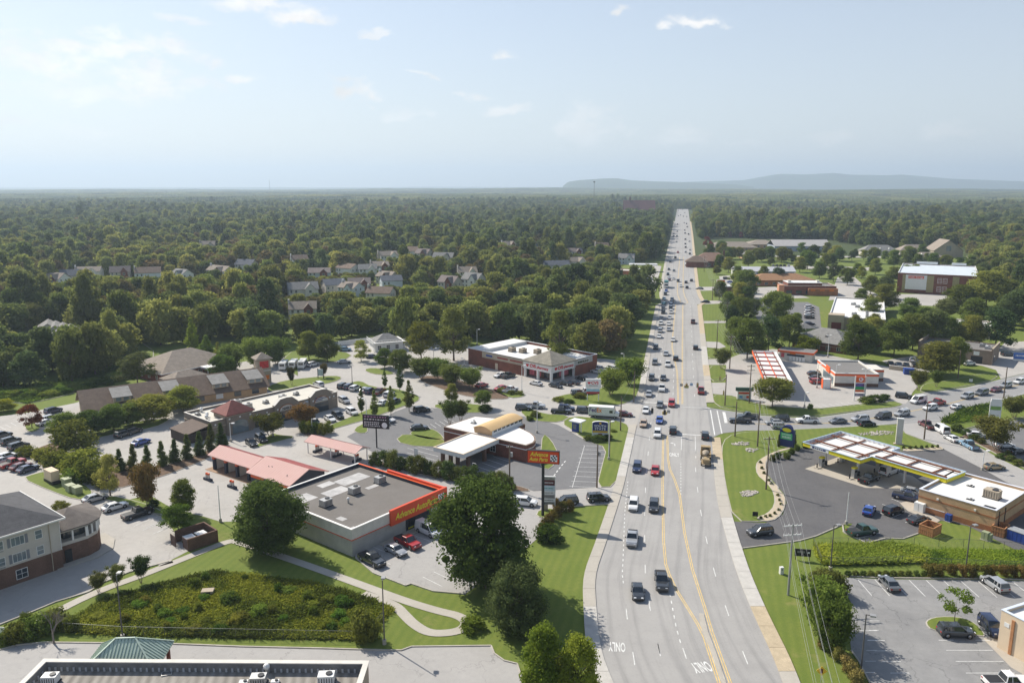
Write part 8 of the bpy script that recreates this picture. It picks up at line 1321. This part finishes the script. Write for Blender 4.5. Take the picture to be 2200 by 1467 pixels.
for x,y,t,w,k,lb in[(1605,770,684,84,'mid','broad tree left of the red canopy top'),(1650,760,676,74,'dark','dark tree behind the red canopy'),(1578,752,680,54,'mid','tree beside the verge poles'),(1695,745,678,60,'mid2','tree behind the kiosk, left'),(1590,700,640,56,'mid2','tree above the verge evergreen'),(1570,715,655,40,'dark','flowering evergreen beside the drive'),(1668,696,626,72,'mid2','round tree in the store lot'),(1710,708,672,34,'mid','small tree at the store lot corner'),(1843,775,690,80,'mid','big tree between clinic and station store'),(1920,765,686,82,'mid','big tree behind the raised lot, left'),(1960,752,676,70,'mid2','big tree behind the raised lot, middle'),(2003,748,664,92,'dark','big dark tree behind the brown office'),(2138,748,660,100,'dark','big dark tree right of the brown office'),(2014,806,734,98,'mid','broad tree hiding the brown office front'),(2055,792,725,46,'mid2','upright tree by the office porch'),(1605,640,580,54,'mid2','tree beside the red pylon lot'),(1900,668,610,66,'mid','tree left of the storage building'),(1870,690,640,50,'mid','tree right of the white-roofed store'),(1955,690,640,58,'mid','tree before the storage building sign'),(2060,668,612,70,'mid2','tree before the storage windows'),(2118,660,582,96,'mid','large tree right of the storage building'),(2030,690,640,64,'dark','tree below the storage building'),(2090,700,640,70,'mid','tree right below the storage building'),(1985,715,660,60,'mid','tree above the brown office roof'),(2180,700,620,84,'dark','large tree at the right edge'),(2165,655,600,60,'mid','tree at the right edge above the shop')]:tree(k,x,y,t,w,lb)
tree('yellow',1736,757,722,60,'yellow-green rounded shrub tree beside the kiosk');tree('crape',1972,838,796,40,'left crape myrtle on the mound beside the side road',(.8,.85,.7));tree('crape',2011,832,796,30,'right crape myrtle on the mound beside the side road',(.8,.85,.7));tree('crape',2140,968,898,98,'large crape myrtle in the mulch bed by the access road',(.95,.9,.75));tree('crape',2178,898,853,62,'crape myrtle beside the white and green sign',(.9,.9,.75))
tree('crape',1756,1350,1243,104,'large flowering crape myrtle at the near right lot, upper',(.85,1.1,.7),cb=.08);tree('crape',1785,1400,1296,96,'large flowering crape myrtle at the near right lot, lower',(.85,1.1,.7),cb=.08);tree('sapling',2050,1336,1266,88,'small open-crowned tree on the round lawn island',(1,1.1,.9))
# clusters that fill the yards right of the road
def clump(cx,cy,sx,sy,n,where,ks=('mid','mid2','dark','mid'),hm=(7,13)):
    for _ in range(n):
        x,y=random.gauss(cx,sx),random.gauss(cy,sy);b=P(x,y);h=random.uniform(*hm);r=h*random.uniform(.32,.48);k=random.choice(ks)
        if any((b.x-t[0])**2+(b.y-t[1])**2<(r*.8)**2 for t in ALLTREES):continue
        tree_at(k,b,h,r,'%s in the tree mass %s'%({'mid':'green tree','mid2':'round tree','dark':'dark tree','bright':'light tree','pale':'pale tree'}[k],where),group='tree masses right of the road')
clump(2140,612,34,12,16,'right of the storage building');clump(2150,690,30,10,9,'above the right edge shops');clump(1950,610,26,8,6,'left of the storage building');clump(1545,552,22,6,9,'beside the brown-roofed house');clump(1585,668,20,14,8,'along the verge drives');clump(1935,560,60,6,12,'below the church row');clump(1760,555,50,8,9,'on the school field');clump(2070,735,30,8,6,'around the brown office');clump(1880,735,26,10,6,'behind the red and white store');clump(1690,560,40,5,6,'before the long school block')
# yards and school grounds on the right
for x,y,w,k,tt in[(1608,575,30,'mid',1),(1628,563,30,'mid2',1),(1655,572,20,'dark',1),(1705,566,18,'mid',1),(1718,585,30,'mid',1),(1735,578,36,'mid2',1),(1748,562,34,'dark',1),(1722,548,22,'bright',1.2),(1770,580,30,'bright',1),(1782,572,24,'mid',1),(1805,590,20,'mid',1),(1785,553,18,'mid',1),(1880,590,30,'mid',1),(1868,578,26,'dark',1),(1850,600,24,'bright',1.3),(1840,596,26,'mid',1),(1820,612,34,'mid2',1),(1790,605,36,'dark',1),(1760,598,32,'mid',1),(1870,632,40,'mid',1),(1900,640,44,'dark',1),(1670,610,36,'dark',1),(1640,598,26,'mid',1),(1565,585,28,'mid',1),(1545,575,24,'mid2',1),(1555,560,26,'dark',1),(1525,570,20,'mid',1),(1585,605,30,'mid',1),(1920,575,34,'mid',1),(1945,578,34,'dark',1),(1970,575,26,'mid',1),(2005,580,32,'mid',1),(2030,582,30,'mid2',1),(2060,580,26,'bright',1),(2085,578,28,'mid',1),(2105,585,30,'dark',1),(1855,558,22,'bright',1.2),(1830,560,20,'dark',1),(1600,660,40,'mid',1),(1620,680,40,'dark',1),(1585,680,34,'mid',1),(1850,655,36,'mid',1),(1510,572,16,'dark',1),(1540,590,20,'mid',1)]:
    b=P(x,y);h=w*mpp(b)*random.uniform(.95,1.25);tree_at(k,b,h,w*mpp(b)/2,'%s on the school and church grounds right of the road'%{'mid':'green leafy tree','mid2':'round green tree','dark':'dark green tree','bright':'bright yellow-green tree'}[k],(tt,tt,1),group='trees on the right grounds')
for x,y,w in((1518,532,18),(1526,540,16),(1548,510,10),(1568,511,10),(1592,512,10),(1502,470,10)):b=P(x,y);tree_at('red',b,w*mpp(b)*1.3,w*mpp(b)/2,'small rust-red tree at the edge of the right wood',group='rust-red trees')
# bare tree
bt=thing('bare_tree','leafless grey tree beside the near driveway','tree',P(116,1382));mbt=MB()
def _br(p,d,l,r,n):
    q=p+d*l;mbt.tube(p,q,r,r*.6,6 if n>1 else 4)
    if n==0:return
    for _ in range(3 if n>1 else 4):
        e=(d+Vector((random.uniform(-.75,.75),random.uniform(-.75,.75),random.uniform(-.1,.45)))).normalized();_br(p.lerp(q,random.uniform(.55,1)),e,l*random.uniform(.55,.8),r*.52,n-1)
_br(Vector((0,0,0)),Vector((-.02,0,1)),2.1,.15,5);part('branches',mbt,mat('grey_bark',(.22,.19,.165),.95,.2,3.),bt)
# ---- bushes and hedges
for i,x in enumerate(np.linspace(806,1096,16)):bush('ball',x,np.interp(x,[800,900,1006,1096],[998,1016,1037,1054]),30+5*(i%3),30+5*((i*7)%3),'rounded clipped bush in the hedge between shop and bank',group='clipped hedge by the bank')
for i,(x,y)in enumerate(((692,934),(678,932),(664,930),(652,929),(706,930))):bush('ball',x,y,26,26,'round hedge bush beside the vacuum canopy',(1.3,1.3,.8),group='round hedge by the vacuums')
for i,(x,y,w)in enumerate(((1166,1146,26),(1172,1136,26),(1180,1128,28),(1190,1120,28),(1200,1110,30),(1210,1102,30),(1222,1098,26),(1196,1094,20))):bush('golden',x,y,w,24,'tan clipped bush by the road lawn',(.85,.75,.7),group='tan hedge by the sign')
for i,x in enumerate(np.linspace(1990,2190,12)):bush('golden',x,ce(0,590+(x-1990)*.06)[1],30,24,'tan hedge bush behind the near right lot',(.85,.8,.7),group='tan hedge at the near right lot')
for i,x in enumerate(np.linspace(1822,1985,11)):bush('ball',x,1236,17,11,'small clipped bush along the near right lot kerb',group='small bushes on the lot kerb')
bush('ball',1785,1278,84,52,'big dark rounded bush at the lot corner');bush('ball',1765,1262,60,40,'second dark bush behind the lot corner bush')
for i,(x,y,w)in enumerate(((1802,1422,34),(1815,1436,40),(1828,1450,42),(1838,1470,48),(1790,1405,34),(1770,1392,30))):bush('golden',x,y,w,30,'golden spirea bush at the bottom of the near right lot',group='golden spirea bushes')
for i,(x,y)in enumerate(pl(g4,'10,1055 125,1060 230,1055 335,1050 430,1045 530,1040 625,1035')):bush('ball',x,y,8,8,'tiny clipped shrub in the gravel bed right of the canopy',group='clipped shrubs by the canopy')
for i,(x,y)in enumerate(pl(cd,'662,130 672,165 685,195 715,240 730,260 770,330 780,360 790,385 775,420 750,440 722,455 695,460 665,468')):bush('ball',x,y,9,7,'small shrub in the tan gravel bed',group='shrubs in the gravel bed')
for i,(x,y,w)in enumerate(((1700,975,16),(1690,985,18),(1712,968,14),(1730,962,16),(1670,985,18),(1660,990,16))):bush('shrub',x,y,w,14,'leafy shrub round the blue price sign',(.7,.75,.7),group='shrubs by the blue sign')
for x,lb in((1672,'left'),(1708,'right')):tree('cypress',x,960,933,9,lb+' narrow cypress beside the blue price sign')
for i,(x,y,w,h)in enumerate(((2056,926,30,16),(2078,935,26,14),(2094,946,30,14),(2108,953,22,12),(2150,985,24,12),(2172,990,24,12),(2188,1000,26,14),(2165,978,18,10))):bush('ball',x,y,w,h,'green bush in the mulch bed by the access road',group='bushes in the mulch bed')
for i,(x,y,w,h)in enumerate(((1078,842,22,9),(1098,847,24,9),(1116,848,20,8),(1043,884,34,16),(1200,862,28,10),(1222,866,26,9),(1245,855,30,12),(1150,896,26,14),(1138,903,18,10),(1285,948,40,14),(1265,946,24,12),(1305,945,28,12),(1318,928,16,6),(1880,862,40,14),(1862,866,36,14),(1900,858,30,12),(1740,879,14,12))):bush('ball' if i%2 else 'shrub',x,y,w,h,'low green planting shrub on the roadside islands',(.8,.85,.75),group='island shrubs')
for i,(x,y,w,h)in enumerate(((158,965,108,62),(178,1012,90,45),(200,1030,80,46),(140,1005,60,30),(95,985,50,22),(60,978,50,18),(118,1000,60,30),(225,1045,50,30),(165,1035,60,28))):bush('shrub' if i else 'ball',x,y,w,h,('large round glossy bush above the hotel lawn' if i==0 else 'leafy shrub in the hedge bed below the left lot'),(1,1,.8),group='left hedge bed shrubs')
for i,(x,y,w,h)in enumerate(((40,1375,60,36),(80,1365,70,40),(55,1345,36,30),(120,1345,60,36),(10,1382,40,24),(150,1352,46,28))):bush('shrub',x,y,w,h,'scrubby bush at the left end of the tall grass',(.85,.85,.8),group='scrub left of the tall grass')
bush('shrub',785,1372,70,62,'dense scrub bush at the right end of the tall grass',(.75,.8,.75));bush('shrub',1015,1352,60,24,'weedy shrub under the big oak',(1.1,1.2,.8));bush('ball',330,1090,28,18,'clipped bush under the reddish tree');bush('shrub',1180,1160,70,30,'dark shrub right of the big oak',(.5,.55,.5))
for i in range(26):x=10+i*13;y=np.interp(x,[0,160,340],[862,842,798])+random.uniform(-10,3);bush('shrub',x,y,34,12,'low kudzu clump along the slope edge',(.8,.95,.8),group='kudzu clumps')
# ---- tall rough grass and weeds
def rough(name,px,n,label,size,cols,hmul=1.0,seedv=3):
    w=pw(px);xs=np.array([q[0]for q in w]);ys=np.array([q[1]for q in w]);X=rng.uniform(xs.min(),xs.max(),n*3);Y=rng.uniform(ys.min(),ys.max(),n*3);k=inpoly(X,Y,w);X,Y=X[k][:n],Y[k][:n];n=len(X)
    pt=.8*np.sin(X*.4+seedv+np.sin(Y*.5))*np.cos(Y*.45+np.sin(X*.3))+.8*np.sin(X*.15-Y*.26+seedv*2)+rng.normal(0,.45,n)+.25;h=size*(.55+.5*(pt+1.5)/2)*hmul*rng.uniform(.6,1.3,n);h=np.clip(h,.1,size*2)*np.where(pt<-.5,1.9,1.0)
    # tufts of three blades
    c=np.repeat(np.stack([X,Y,np.zeros(n)],1),4,0)+np.concatenate([rng.normal(0,.16,(4*n,2)),np.zeros((4*n,1))],1);hh2=np.repeat(h,4)*rng.uniform(.7,1.2,4*n);a=rng.uniform(0,6.28,4*n);wd=.05+.06*rng.random(4*n);lean=rng.normal(0,.75,(4*n,2))+np.array([.25,-.3])
    v=np.empty((4*n,4,3));dx=np.stack([np.cos(a),np.sin(a)],1)*wd[:,None]
    v[:,0,:2]=c[:,:2]-dx;v[:,1,:2]=c[:,:2]+dx;v[:,2,:2]=c[:,:2]+dx*.7+lean*hh2[:,None];v[:,3,:2]=c[:,:2]-dx*.7+lean*hh2[:,None];v[:,:2,2]=0.02;v[:,2,2]=hh2;v[:,3,2]=hh2*.9
    V=v.reshape(-1,3);Fc=np.arange(len(V)).reshape(-1,4);me=bpy.data.meshes.new(name);me.vertices.add(len(V));me.vertices.foreach_set('co',V.ravel());me.loops.add(Fc.size);me.loops.foreach_set('vertex_index',Fc.ravel().astype(np.int32));me.polygons.add(len(Fc));me.polygons.foreach_set('loop_start',np.arange(0,Fc.size,4,dtype=np.int32));me.update(calc_edges=True)
    for m in cols:me.materials.append(m)
    mi=np.repeat(np.where(pt>.55,1,np.where(pt<-.55,2,0)),4)%len(cols);me.polygons.foreach_set('material_index',mi.astype(np.int32));o=bpy.data.objects.new(name,me);link(o);o['kind']='stuff';return tag(o,label,'grass')
GRB=leafmat('blade_bright',(.25,.31,.036),(.4,.44,.065),.55);GRG=leafmat('blade_green',(.13,.2,.028),(.25,.32,.055),.48);GRD=leafmat('blade_dark',(.06,.1,.018),(.15,.19,.035),.4)
BASIN=[(137,1356),(151,1330),(225,1286),(352,1252),(458,1227),(556,1237),(661,1251),(732,1266),(800,1288),(845,1308),(815,1340),(790,1362),(757,1373),(560,1370),(400,1367),(264,1364)]
rough('tall_grass',BASIN,26000,'unmown yellow-green grass and weeds in the fenced basin',.34,[GRG,GRB,GRD])
rough('lawn_grass',pl(ce,'190,360 400,350 760,345 1050,370 1090,420 1060,480 800,490 500,500 260,500 210,430'),11000,'tall bright reeds beside the right chain-link fence',.5,[GRB,GRG,GRB]);rough('weed_strip',pl(ce,'1060,395 1400,400 1895,400 1895,520 1300,520 1060,480'),9000,'rough weeds in the ditch at the right edge',.4,[GRG,GRB,GRD],1,8);rough('weed_strip',pl(g4,'740,520 1100,350 1600,240 1620,330 1480,450 1100,570 800,600 720,570'),2500,'yellow-green weeds in the ditch by the access road',.7,[GRB,GRG,GRD],1,5)
rough('kudzu_cover',[(0,862),(60,866),(150,846),(240,812),(330,795),(320,765),(230,790),(120,820),(0,832)],9000,'dark kudzu covering the slope left of the mall',.5,[GRD,GRG,GRD],1,2)
# undergrowth clumps in the basin
for i in range(46):
    x,y=random.uniform(200,790),random.uniform(1235,1362);g=P(x,y)
    if inpoly(np.array([g.x]),np.array([g.y]),inset(pw(BASIN),1.2))[0]and len([1]):bush('shrub',x,y,random.uniform(18,44),random.uniform(8,20),'weedy bush in the fenced grass basin',(random.uniform(.75,1.1),random.uniform(.85,1.15),.8),group='weedy bushes in the basin')
# ================================================================== THE WOODS
LFP=[(-900,862),(0,838),(120,832),(215,812),(240,795),(300,770),(340,745),(470,735),(500,742),(620,748),(660,742),(740,728),(800,720),(860,735),(1000,742),(1020,733),(1130,735),(1285,772),(1330,772),(1360,750),(1383,735),(1393,700),(1402,662),(1392,640),(1330,624),(1300,604),(1330,572),(1390,564),(1428,552),(1441,505),(1449,465),(1452,449),(1452,432),(-900,432)]
RFP=[(1480,432),(1484,449),(1487,500),(1498,520),(1510,515),(1540,511),(1780,516),(1850,531),(2000,531),(2065,528),(2095,560),(2150,598),(2165,640),(2140,665),(2160,690),(2220,715),(2900,740),(2900,432)]
def forest():
    pts=[]
    def grid(r0,r1,sp):
        w=r1*0.78
        xs=np.arange(-w,w,sp);ys=np.arange(150,r1,sp);X,Y=np.meshgrid(xs,ys);X=X+(np.arange(len(ys))%2*sp/2)[:,None]
        X=X.ravel()+rng.uniform(-.42,.42,X.size)*sp;Y=Y.ravel()+rng.uniform(-.42,.42,Y.size)*sp
        r=np.hypot(X,Y);k=(r>=r0)&(r<r1)&(np.abs(X)<Y*.74+60);return X[k],Y[k]
    lw,rw=pw(LFP),pw(RFP)
    X1,Y1=grid(150,1300,9.6);k=inpoly(X1,Y1,lw)| inpoly(X1,Y1,rw);X1,Y1=X1[k],Y1[k]
    X2,Y2=grid(1300,2600,11.5);k=(np.abs(X2-.2115*Y2)>26)|(Y2>2050);X2,Y2=X2[k],Y2[k]
    X=np.concatenate([X1,X2]);Y=np.concatenate([Y1,Y2]);n=len(X);r=np.hypot(X,Y)
    rad=rng.uniform(4.4,7.4,n)*(1+.1*(r>1300));hgt=rng.uniform(10,16,n)*(.78+.4*rng.random(n))*(.82+rad*.035)
    big=rng.random(n)<.2;rad[big]*=rng.uniform(1.2,1.6,big.sum());hgt[big]*=rng.uniform(1.05,1.3,big.sum())
    zone=np.sin(X/90+1)*np.cos(Y/110)+.5*np.sin(X/37-Y/55)
    hgt*=1+.1*zone
    near=np.full(n,True)
    for(hx,hy,hr,ex)in CLEAR:  # houses and clearings keep their view and their yard
        d=np.hypot(X-hx,Y-hy);near &=d>hr
        hd_=math.hypot(hx,hy);ux,uy=hx/hd_,hy/hd_;t=X*ux+Y*uy;s=np.abs(X*uy-Y*ux)
        c=(t<hd_)&(t>hd_-ex)&(s<hr+2.5)
        cap=CAMH+(2.6-CAMH)*t/hd_
        hgt=np.where(c,np.minimum(hgt,np.maximum(cap,1.0)),hgt)
    for(tx,ty,tr)in ALLTREES:
        near &=np.hypot(X-tx,Y-ty)>tr+2.0
    near &=hgt>2.8
    rad=np.minimum(rad,hgt*.62)
    # keep crowns off the road
    dl=float(0);xl=XL(Y);xr=XR(Y);near &=~((X>xl-6.5-rad*.3)&(X<xr+9)&(Y<2050))
    X,Y,rad,hgt,r=X[near],Y[near],rad[near],hgt[near],r[near]
    Z=gz(X,Y);return X,Y,Z,rad,hgt,r
FX,FY,FZ,FR,FH,FD=forest()
order=np.argsort(FD);pxx=np.array([PX((FX[i],FY[i],FZ[i]+FH[i]))for i in order[:1500]])
NIND=175
ind=[int(order[i])for i in range(min(1500,len(order)))if-40<pxx[i][0]<2240][:NIND]
SIZEW=lambda h:'tall' if h>17 else('low' if h<10 else 'mid-height')
def zone_name(x):
    if x<330:return 'above the kudzu slope on the far left'
    if x<640:return 'behind the brown roofed school'
    if x<1010:return 'behind the white porch house'
    if x<1400:return 'behind the pharmacy'
    return 'beyond the storage building on the right'
kinds=['wood%d'%i for i in range(8)]
for n_,i in enumerate(ind):
    kd=kinds[int(rng.integers(0,6))]if n_>8 else kinds[n_%8];b=Vector((FX[i],FY[i],FZ[i]));x_=PX(b)[0]
    shade={'wood0':'green','wood1':'dark green','wood2':'green','wood3':'yellow-green','wood4':'dark green','wood5':'green','wood6':'brownish','wood7':'dark green'}[kd]
    tree_at(kd,b,FH[i],FR[i],'%s %s tree in the wood %s'%(SIZEW(FH[i]),shade,zone_name(x_)),group='trees at the front of the woods',cb=.1,name='forest_tree')
rest=np.ones(len(FX),bool);rest[ind]=False
PROTO=[];JOIN_REV=False
for k in kinds[::-1]if JOIN_REV else kinds:
    PROTO.append(next(o for o in COL.objects if o.name.startswith('crown')and o.data==CR[k]))
def gn_instances(name,pts,scl,rot,idx,protos,label):
    me=bpy.data.meshes.new(name);me.vertices.add(len(pts));me.vertices.foreach_set('co',np.asarray(pts,np.float32).ravel())
    for an,ty,dat in(('iscale','FLOAT_VECTOR',scl),('irot','FLOAT',rot),('iidx','INT',idx)):
        at=me.attributes.new(an,ty,'POINT');at.data.foreach_set('vector' if ty=='FLOAT_VECTOR' else 'value',np.asarray(dat,np.int32 if ty=='INT' else np.float32).ravel())
    o=bpy.data.objects.new(name,me);link(o)
    ng=bpy.data.node_groups.new(name,'GeometryNodeTree');ng.interface.new_socket('Geometry',in_out='INPUT',socket_type='NodeSocketGeometry');ng.interface.new_socket('Geometry',in_out='OUTPUT',socket_type='NodeSocketGeometry')
    N,L=ng.nodes,ng.links;gi=N.new('NodeGroupInput');go=N.new('NodeGroupOutput');iop=N.new('GeometryNodeInstanceOnPoints');jn=N.new('GeometryNodeJoinGeometry')
    for p in protos:
        oi=N.new('GeometryNodeObjectInfo');oi.inputs['Object'].default_value=p;oi.inputs['As Instance'].default_value=True;L.new(oi.outputs['Geometry'],jn.inputs[0])
    def attr(nm,ty):
        a=N.new('GeometryNodeInputNamedAttribute');a.data_type=ty;a.inputs['Name'].default_value=nm;return a.outputs['Attribute']
    L.new(gi.outputs[0],iop.inputs['Points']);L.new(jn.outputs[0],iop.inputs['Instance']);iop.inputs['Pick Instance'].default_value=True
    L.new(attr('iidx','INT'),iop.inputs['Instance Index']);L.new(attr('iscale','FLOAT_VECTOR'),iop.inputs['Scale'])
    cx=N.new('ShaderNodeCombineXYZ');L.new(attr('irot','FLOAT'),cx.inputs[2]);L.new(cx.outputs[0],iop.inputs['Rotation']);L.new(iop.outputs[0],go.inputs[0])
    md_=o.modifiers.new('instances','NODES');md_.node_group=ng
    o['kind']='stuff';tag(o,label,'woods');return o
ii=np.where(rest)[0];nn=len(ii)
# neighbouring trees tend to be of one kind: stands of darker and lighter wood
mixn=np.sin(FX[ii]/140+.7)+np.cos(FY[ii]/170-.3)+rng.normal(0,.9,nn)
_c=P(700,665);mixn=mixn-2.2*np.exp(-((FX[ii]-_c.x)/110)**2-((FY[ii]-_c.y)/90)**2)  # more dark leaf kinds around this spot, a cloud shadow put into the foliage colour
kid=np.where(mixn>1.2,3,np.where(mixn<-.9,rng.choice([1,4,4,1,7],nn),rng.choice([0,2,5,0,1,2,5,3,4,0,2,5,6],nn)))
def kid_of(k):return k
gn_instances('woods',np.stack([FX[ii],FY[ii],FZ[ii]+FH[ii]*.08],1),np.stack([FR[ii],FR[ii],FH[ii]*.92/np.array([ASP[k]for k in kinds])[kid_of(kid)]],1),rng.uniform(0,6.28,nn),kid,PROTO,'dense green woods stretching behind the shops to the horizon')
# distant woods: patches of many small crowns
def patch(name,m,n,size):
    cs,rs=[],[]
    for _ in range(n):
        q=(random.uniform(-size/2,size/2),random.uniform(-size/2,size/2));r=random.uniform(4.5,7.5);h=random.uniform(10,19);cs.append((q[0],q[1],h-r*.8));rs.append(r)
    C=np.array(cs);Rr=np.array(rs);k=60;idx=np.repeat(np.arange(n),k);d=rng.normal(size=(n*k,3));d[:,2]=np.abs(d[:,2])*.9-.15;d/=np.linalg.norm(d,axis=1)[:,None]
    pos=C[idx]+d*(Rr[idx]*rng.uniform(.85,1.05,n*k))[:,None];nr=d+rng.normal(size=d.shape)*.35;nr/=np.linalg.norm(nr,axis=1)[:,None]
    cv,cf=core_ball(C,Rr,.9);return quads_mesh(name,pos,nr,rng.uniform(1.2,2.4,n*k),[m],(cv,cf))
def far_woods():
    prot=[];sp=95.0
    for i,m in enumerate((LF_FA,LF_FB,LF_FC)):
        o=bpy.data.objects.new('distant_grove',patch('grove',m,130,sp*1.12));link(o);x,y=(-1500+i*700,2680);o.location=(x,y,float(gz(x,y))-1)
        tag(o,'%s grove in the hazy distant woods'%('mid-green','dark','pale')[i],'grove');prot.append(o)
    xs=np.arange(-5700,5700,sp);ys=np.arange(2450,7400,sp);X,Y=np.meshgrid(xs,ys);X=X.ravel()+rng.uniform(-12,12,X.size);Y=Y.ravel()+rng.uniform(-12,12,Y.size)
    r=np.hypot(X,Y);k=(r>2550)&(r<7600)&(np.abs(X)<Y*.72+150);X,Y=X[k],Y[k];n=len(X)
    keep=rng.random(n)>.06;X,Y=X[keep],Y[keep];n=len(X);Z=gz(X,Y)-rng.uniform(0,3,n)
    s=rng.uniform(.9,1.15,n);mx_=np.sin(X/700)+np.cos(Y/500+X/900)+rng.normal(0,.5,n);kid=np.where(mx_>.7,2,np.where(mx_<-.6,1,0))
    gn_instances('distant_woods',np.stack([X,Y,Z],1),np.stack([np.ones(n),np.ones(n),s],1),rng.integers(0,4,n)*math.pi/2,kid,prot,'blue-green woods fading into haze below the horizon')
far_woods()
# hills on the horizon
def hills(name,pxs,dist,label,depth=2600,seed=0):
    xs=np.linspace(pxs[0][0],pxs[-1][0],90);yp=np.interp(xs,[q[0]for q in pxs],[q[1]for q in pxs]);mb=MB();rows=9
    m=mat('hill_woods',(.04,.07,.025),1,.3,.002,pos=True)
    for j in range(rows):
        t=j/(rows-1);prof=math.sin(math.pi*min(1,t*1.0))if 0<t<1 else 0
        for i,x in enumerate(xs):
            d=dist+(t-.5)*depth;top=CAMH+(HORY-yp[i])*dist/F+4;wob=1+.05*mnoise.noise(Vector((x*.012,j*.9,seed)))
            mb.v.append(((x-1100)/F*d*1.0/CP,d,-6+(top+6)*prof*wob if prof>0 else-12))
    n=len(xs);mb.f=[(j*n+i,j*n+i+1,(j+1)*n+i+1,(j+1)*n+i)for j in range(rows-1)for i in range(n-1)];mb.m=[0]*len(mb.f)
    return struct(name,mb,m,label,smooth=True)
hills('hill',[(1205,401),(1216,392),(1240,388.5),(1290,385.5),(1315,385),(1345,389),(1400,391),(1470,393),(1560,397),(1600,402)],8300,'long low blue hill on the horizon left of the road',1500,1)
hills('hill',[(1360,401),(1450,392),(1540,390),(1580,388),(1610,382),(1650,376),(1700,376.5),(1735,374),(1765,372.5),(1800,377),(1870,379),(1905,377),(1950,381),(2010,386),(2080,388),(2160,391),(2260,396),(2330,402)],10800,'pale blue mountain ridge on the right horizon',2200,2)
# ================================================================== LABELS: make each one single out one thing
def finish_labels():
    ORD=['first','second','third','fourth','fifth','sixth','seventh','eighth','ninth','tenth','eleventh','twelfth','thirteenth','fourteenth','fifteenth','sixteenth','seventeenth','eighteenth','nineteenth','twentieth']
    def word(i):return ORD[i]if i<20 else '%dth'%(i+1)
    by={}
    for o in COL.objects:
        if o.parent is None and o.get('label')and o.get('category'):by.setdefault(o['label'],[]).append(o)
    for lb,os_ in by.items():
        if len(os_)<2:continue
        p=[PX(o.location)for o in os_];sx=max(q[0]for q in p)-min(q[0]for q in p);sy=max(q[1]for q in p)-min(q[1]for q in p);n=len(os_)
        if sy>sx*.8:od=sorted(range(n),key=lambda i:-p[i][1]);names=['nearest']+[word(i)+' nearest' for i in range(1,n-1)]+['farthest']if n>2 else['nearer','farther'];tail=' of its kind there'
        else:od=sorted(range(n),key=lambda i:p[i][0]);names=['leftmost']+[word(i)+' from left' for i in range(1,n-1)]+['rightmost']if n>2 else['left','right'];tail=''
        for k,i in enumerate(od):
            o=os_[i];w=lb.split();s=', '+names[k];keep=16-len(s.split());o['label']=' '.join(w[:keep])+s
finish_labels()
# ================================================================== AIR
def haze():
    mb=MB().box(-12950,12950,-420,18650,-26,420);m=bpy.data.materials.new('haze_air');m.use_nodes=True;nt=m.node_tree;nt.nodes.clear()
    out=nt.nodes.new('ShaderNodeOutputMaterial');v=nt.nodes.new('ShaderNodeVolumePrincipled');v.inputs['Color'].default_value=(.68,.84,1.0,1);v.inputs['Density'].default_value=HAZE_D;v.inputs['Anisotropy'].default_value=.25
    nt.links.new(v.outputs[0],out.inputs['Volume']);o=part('haze',mb,m);o['kind']='stuff';tag(o,'pale blue summer haze over the woods','haze');return o
haze()
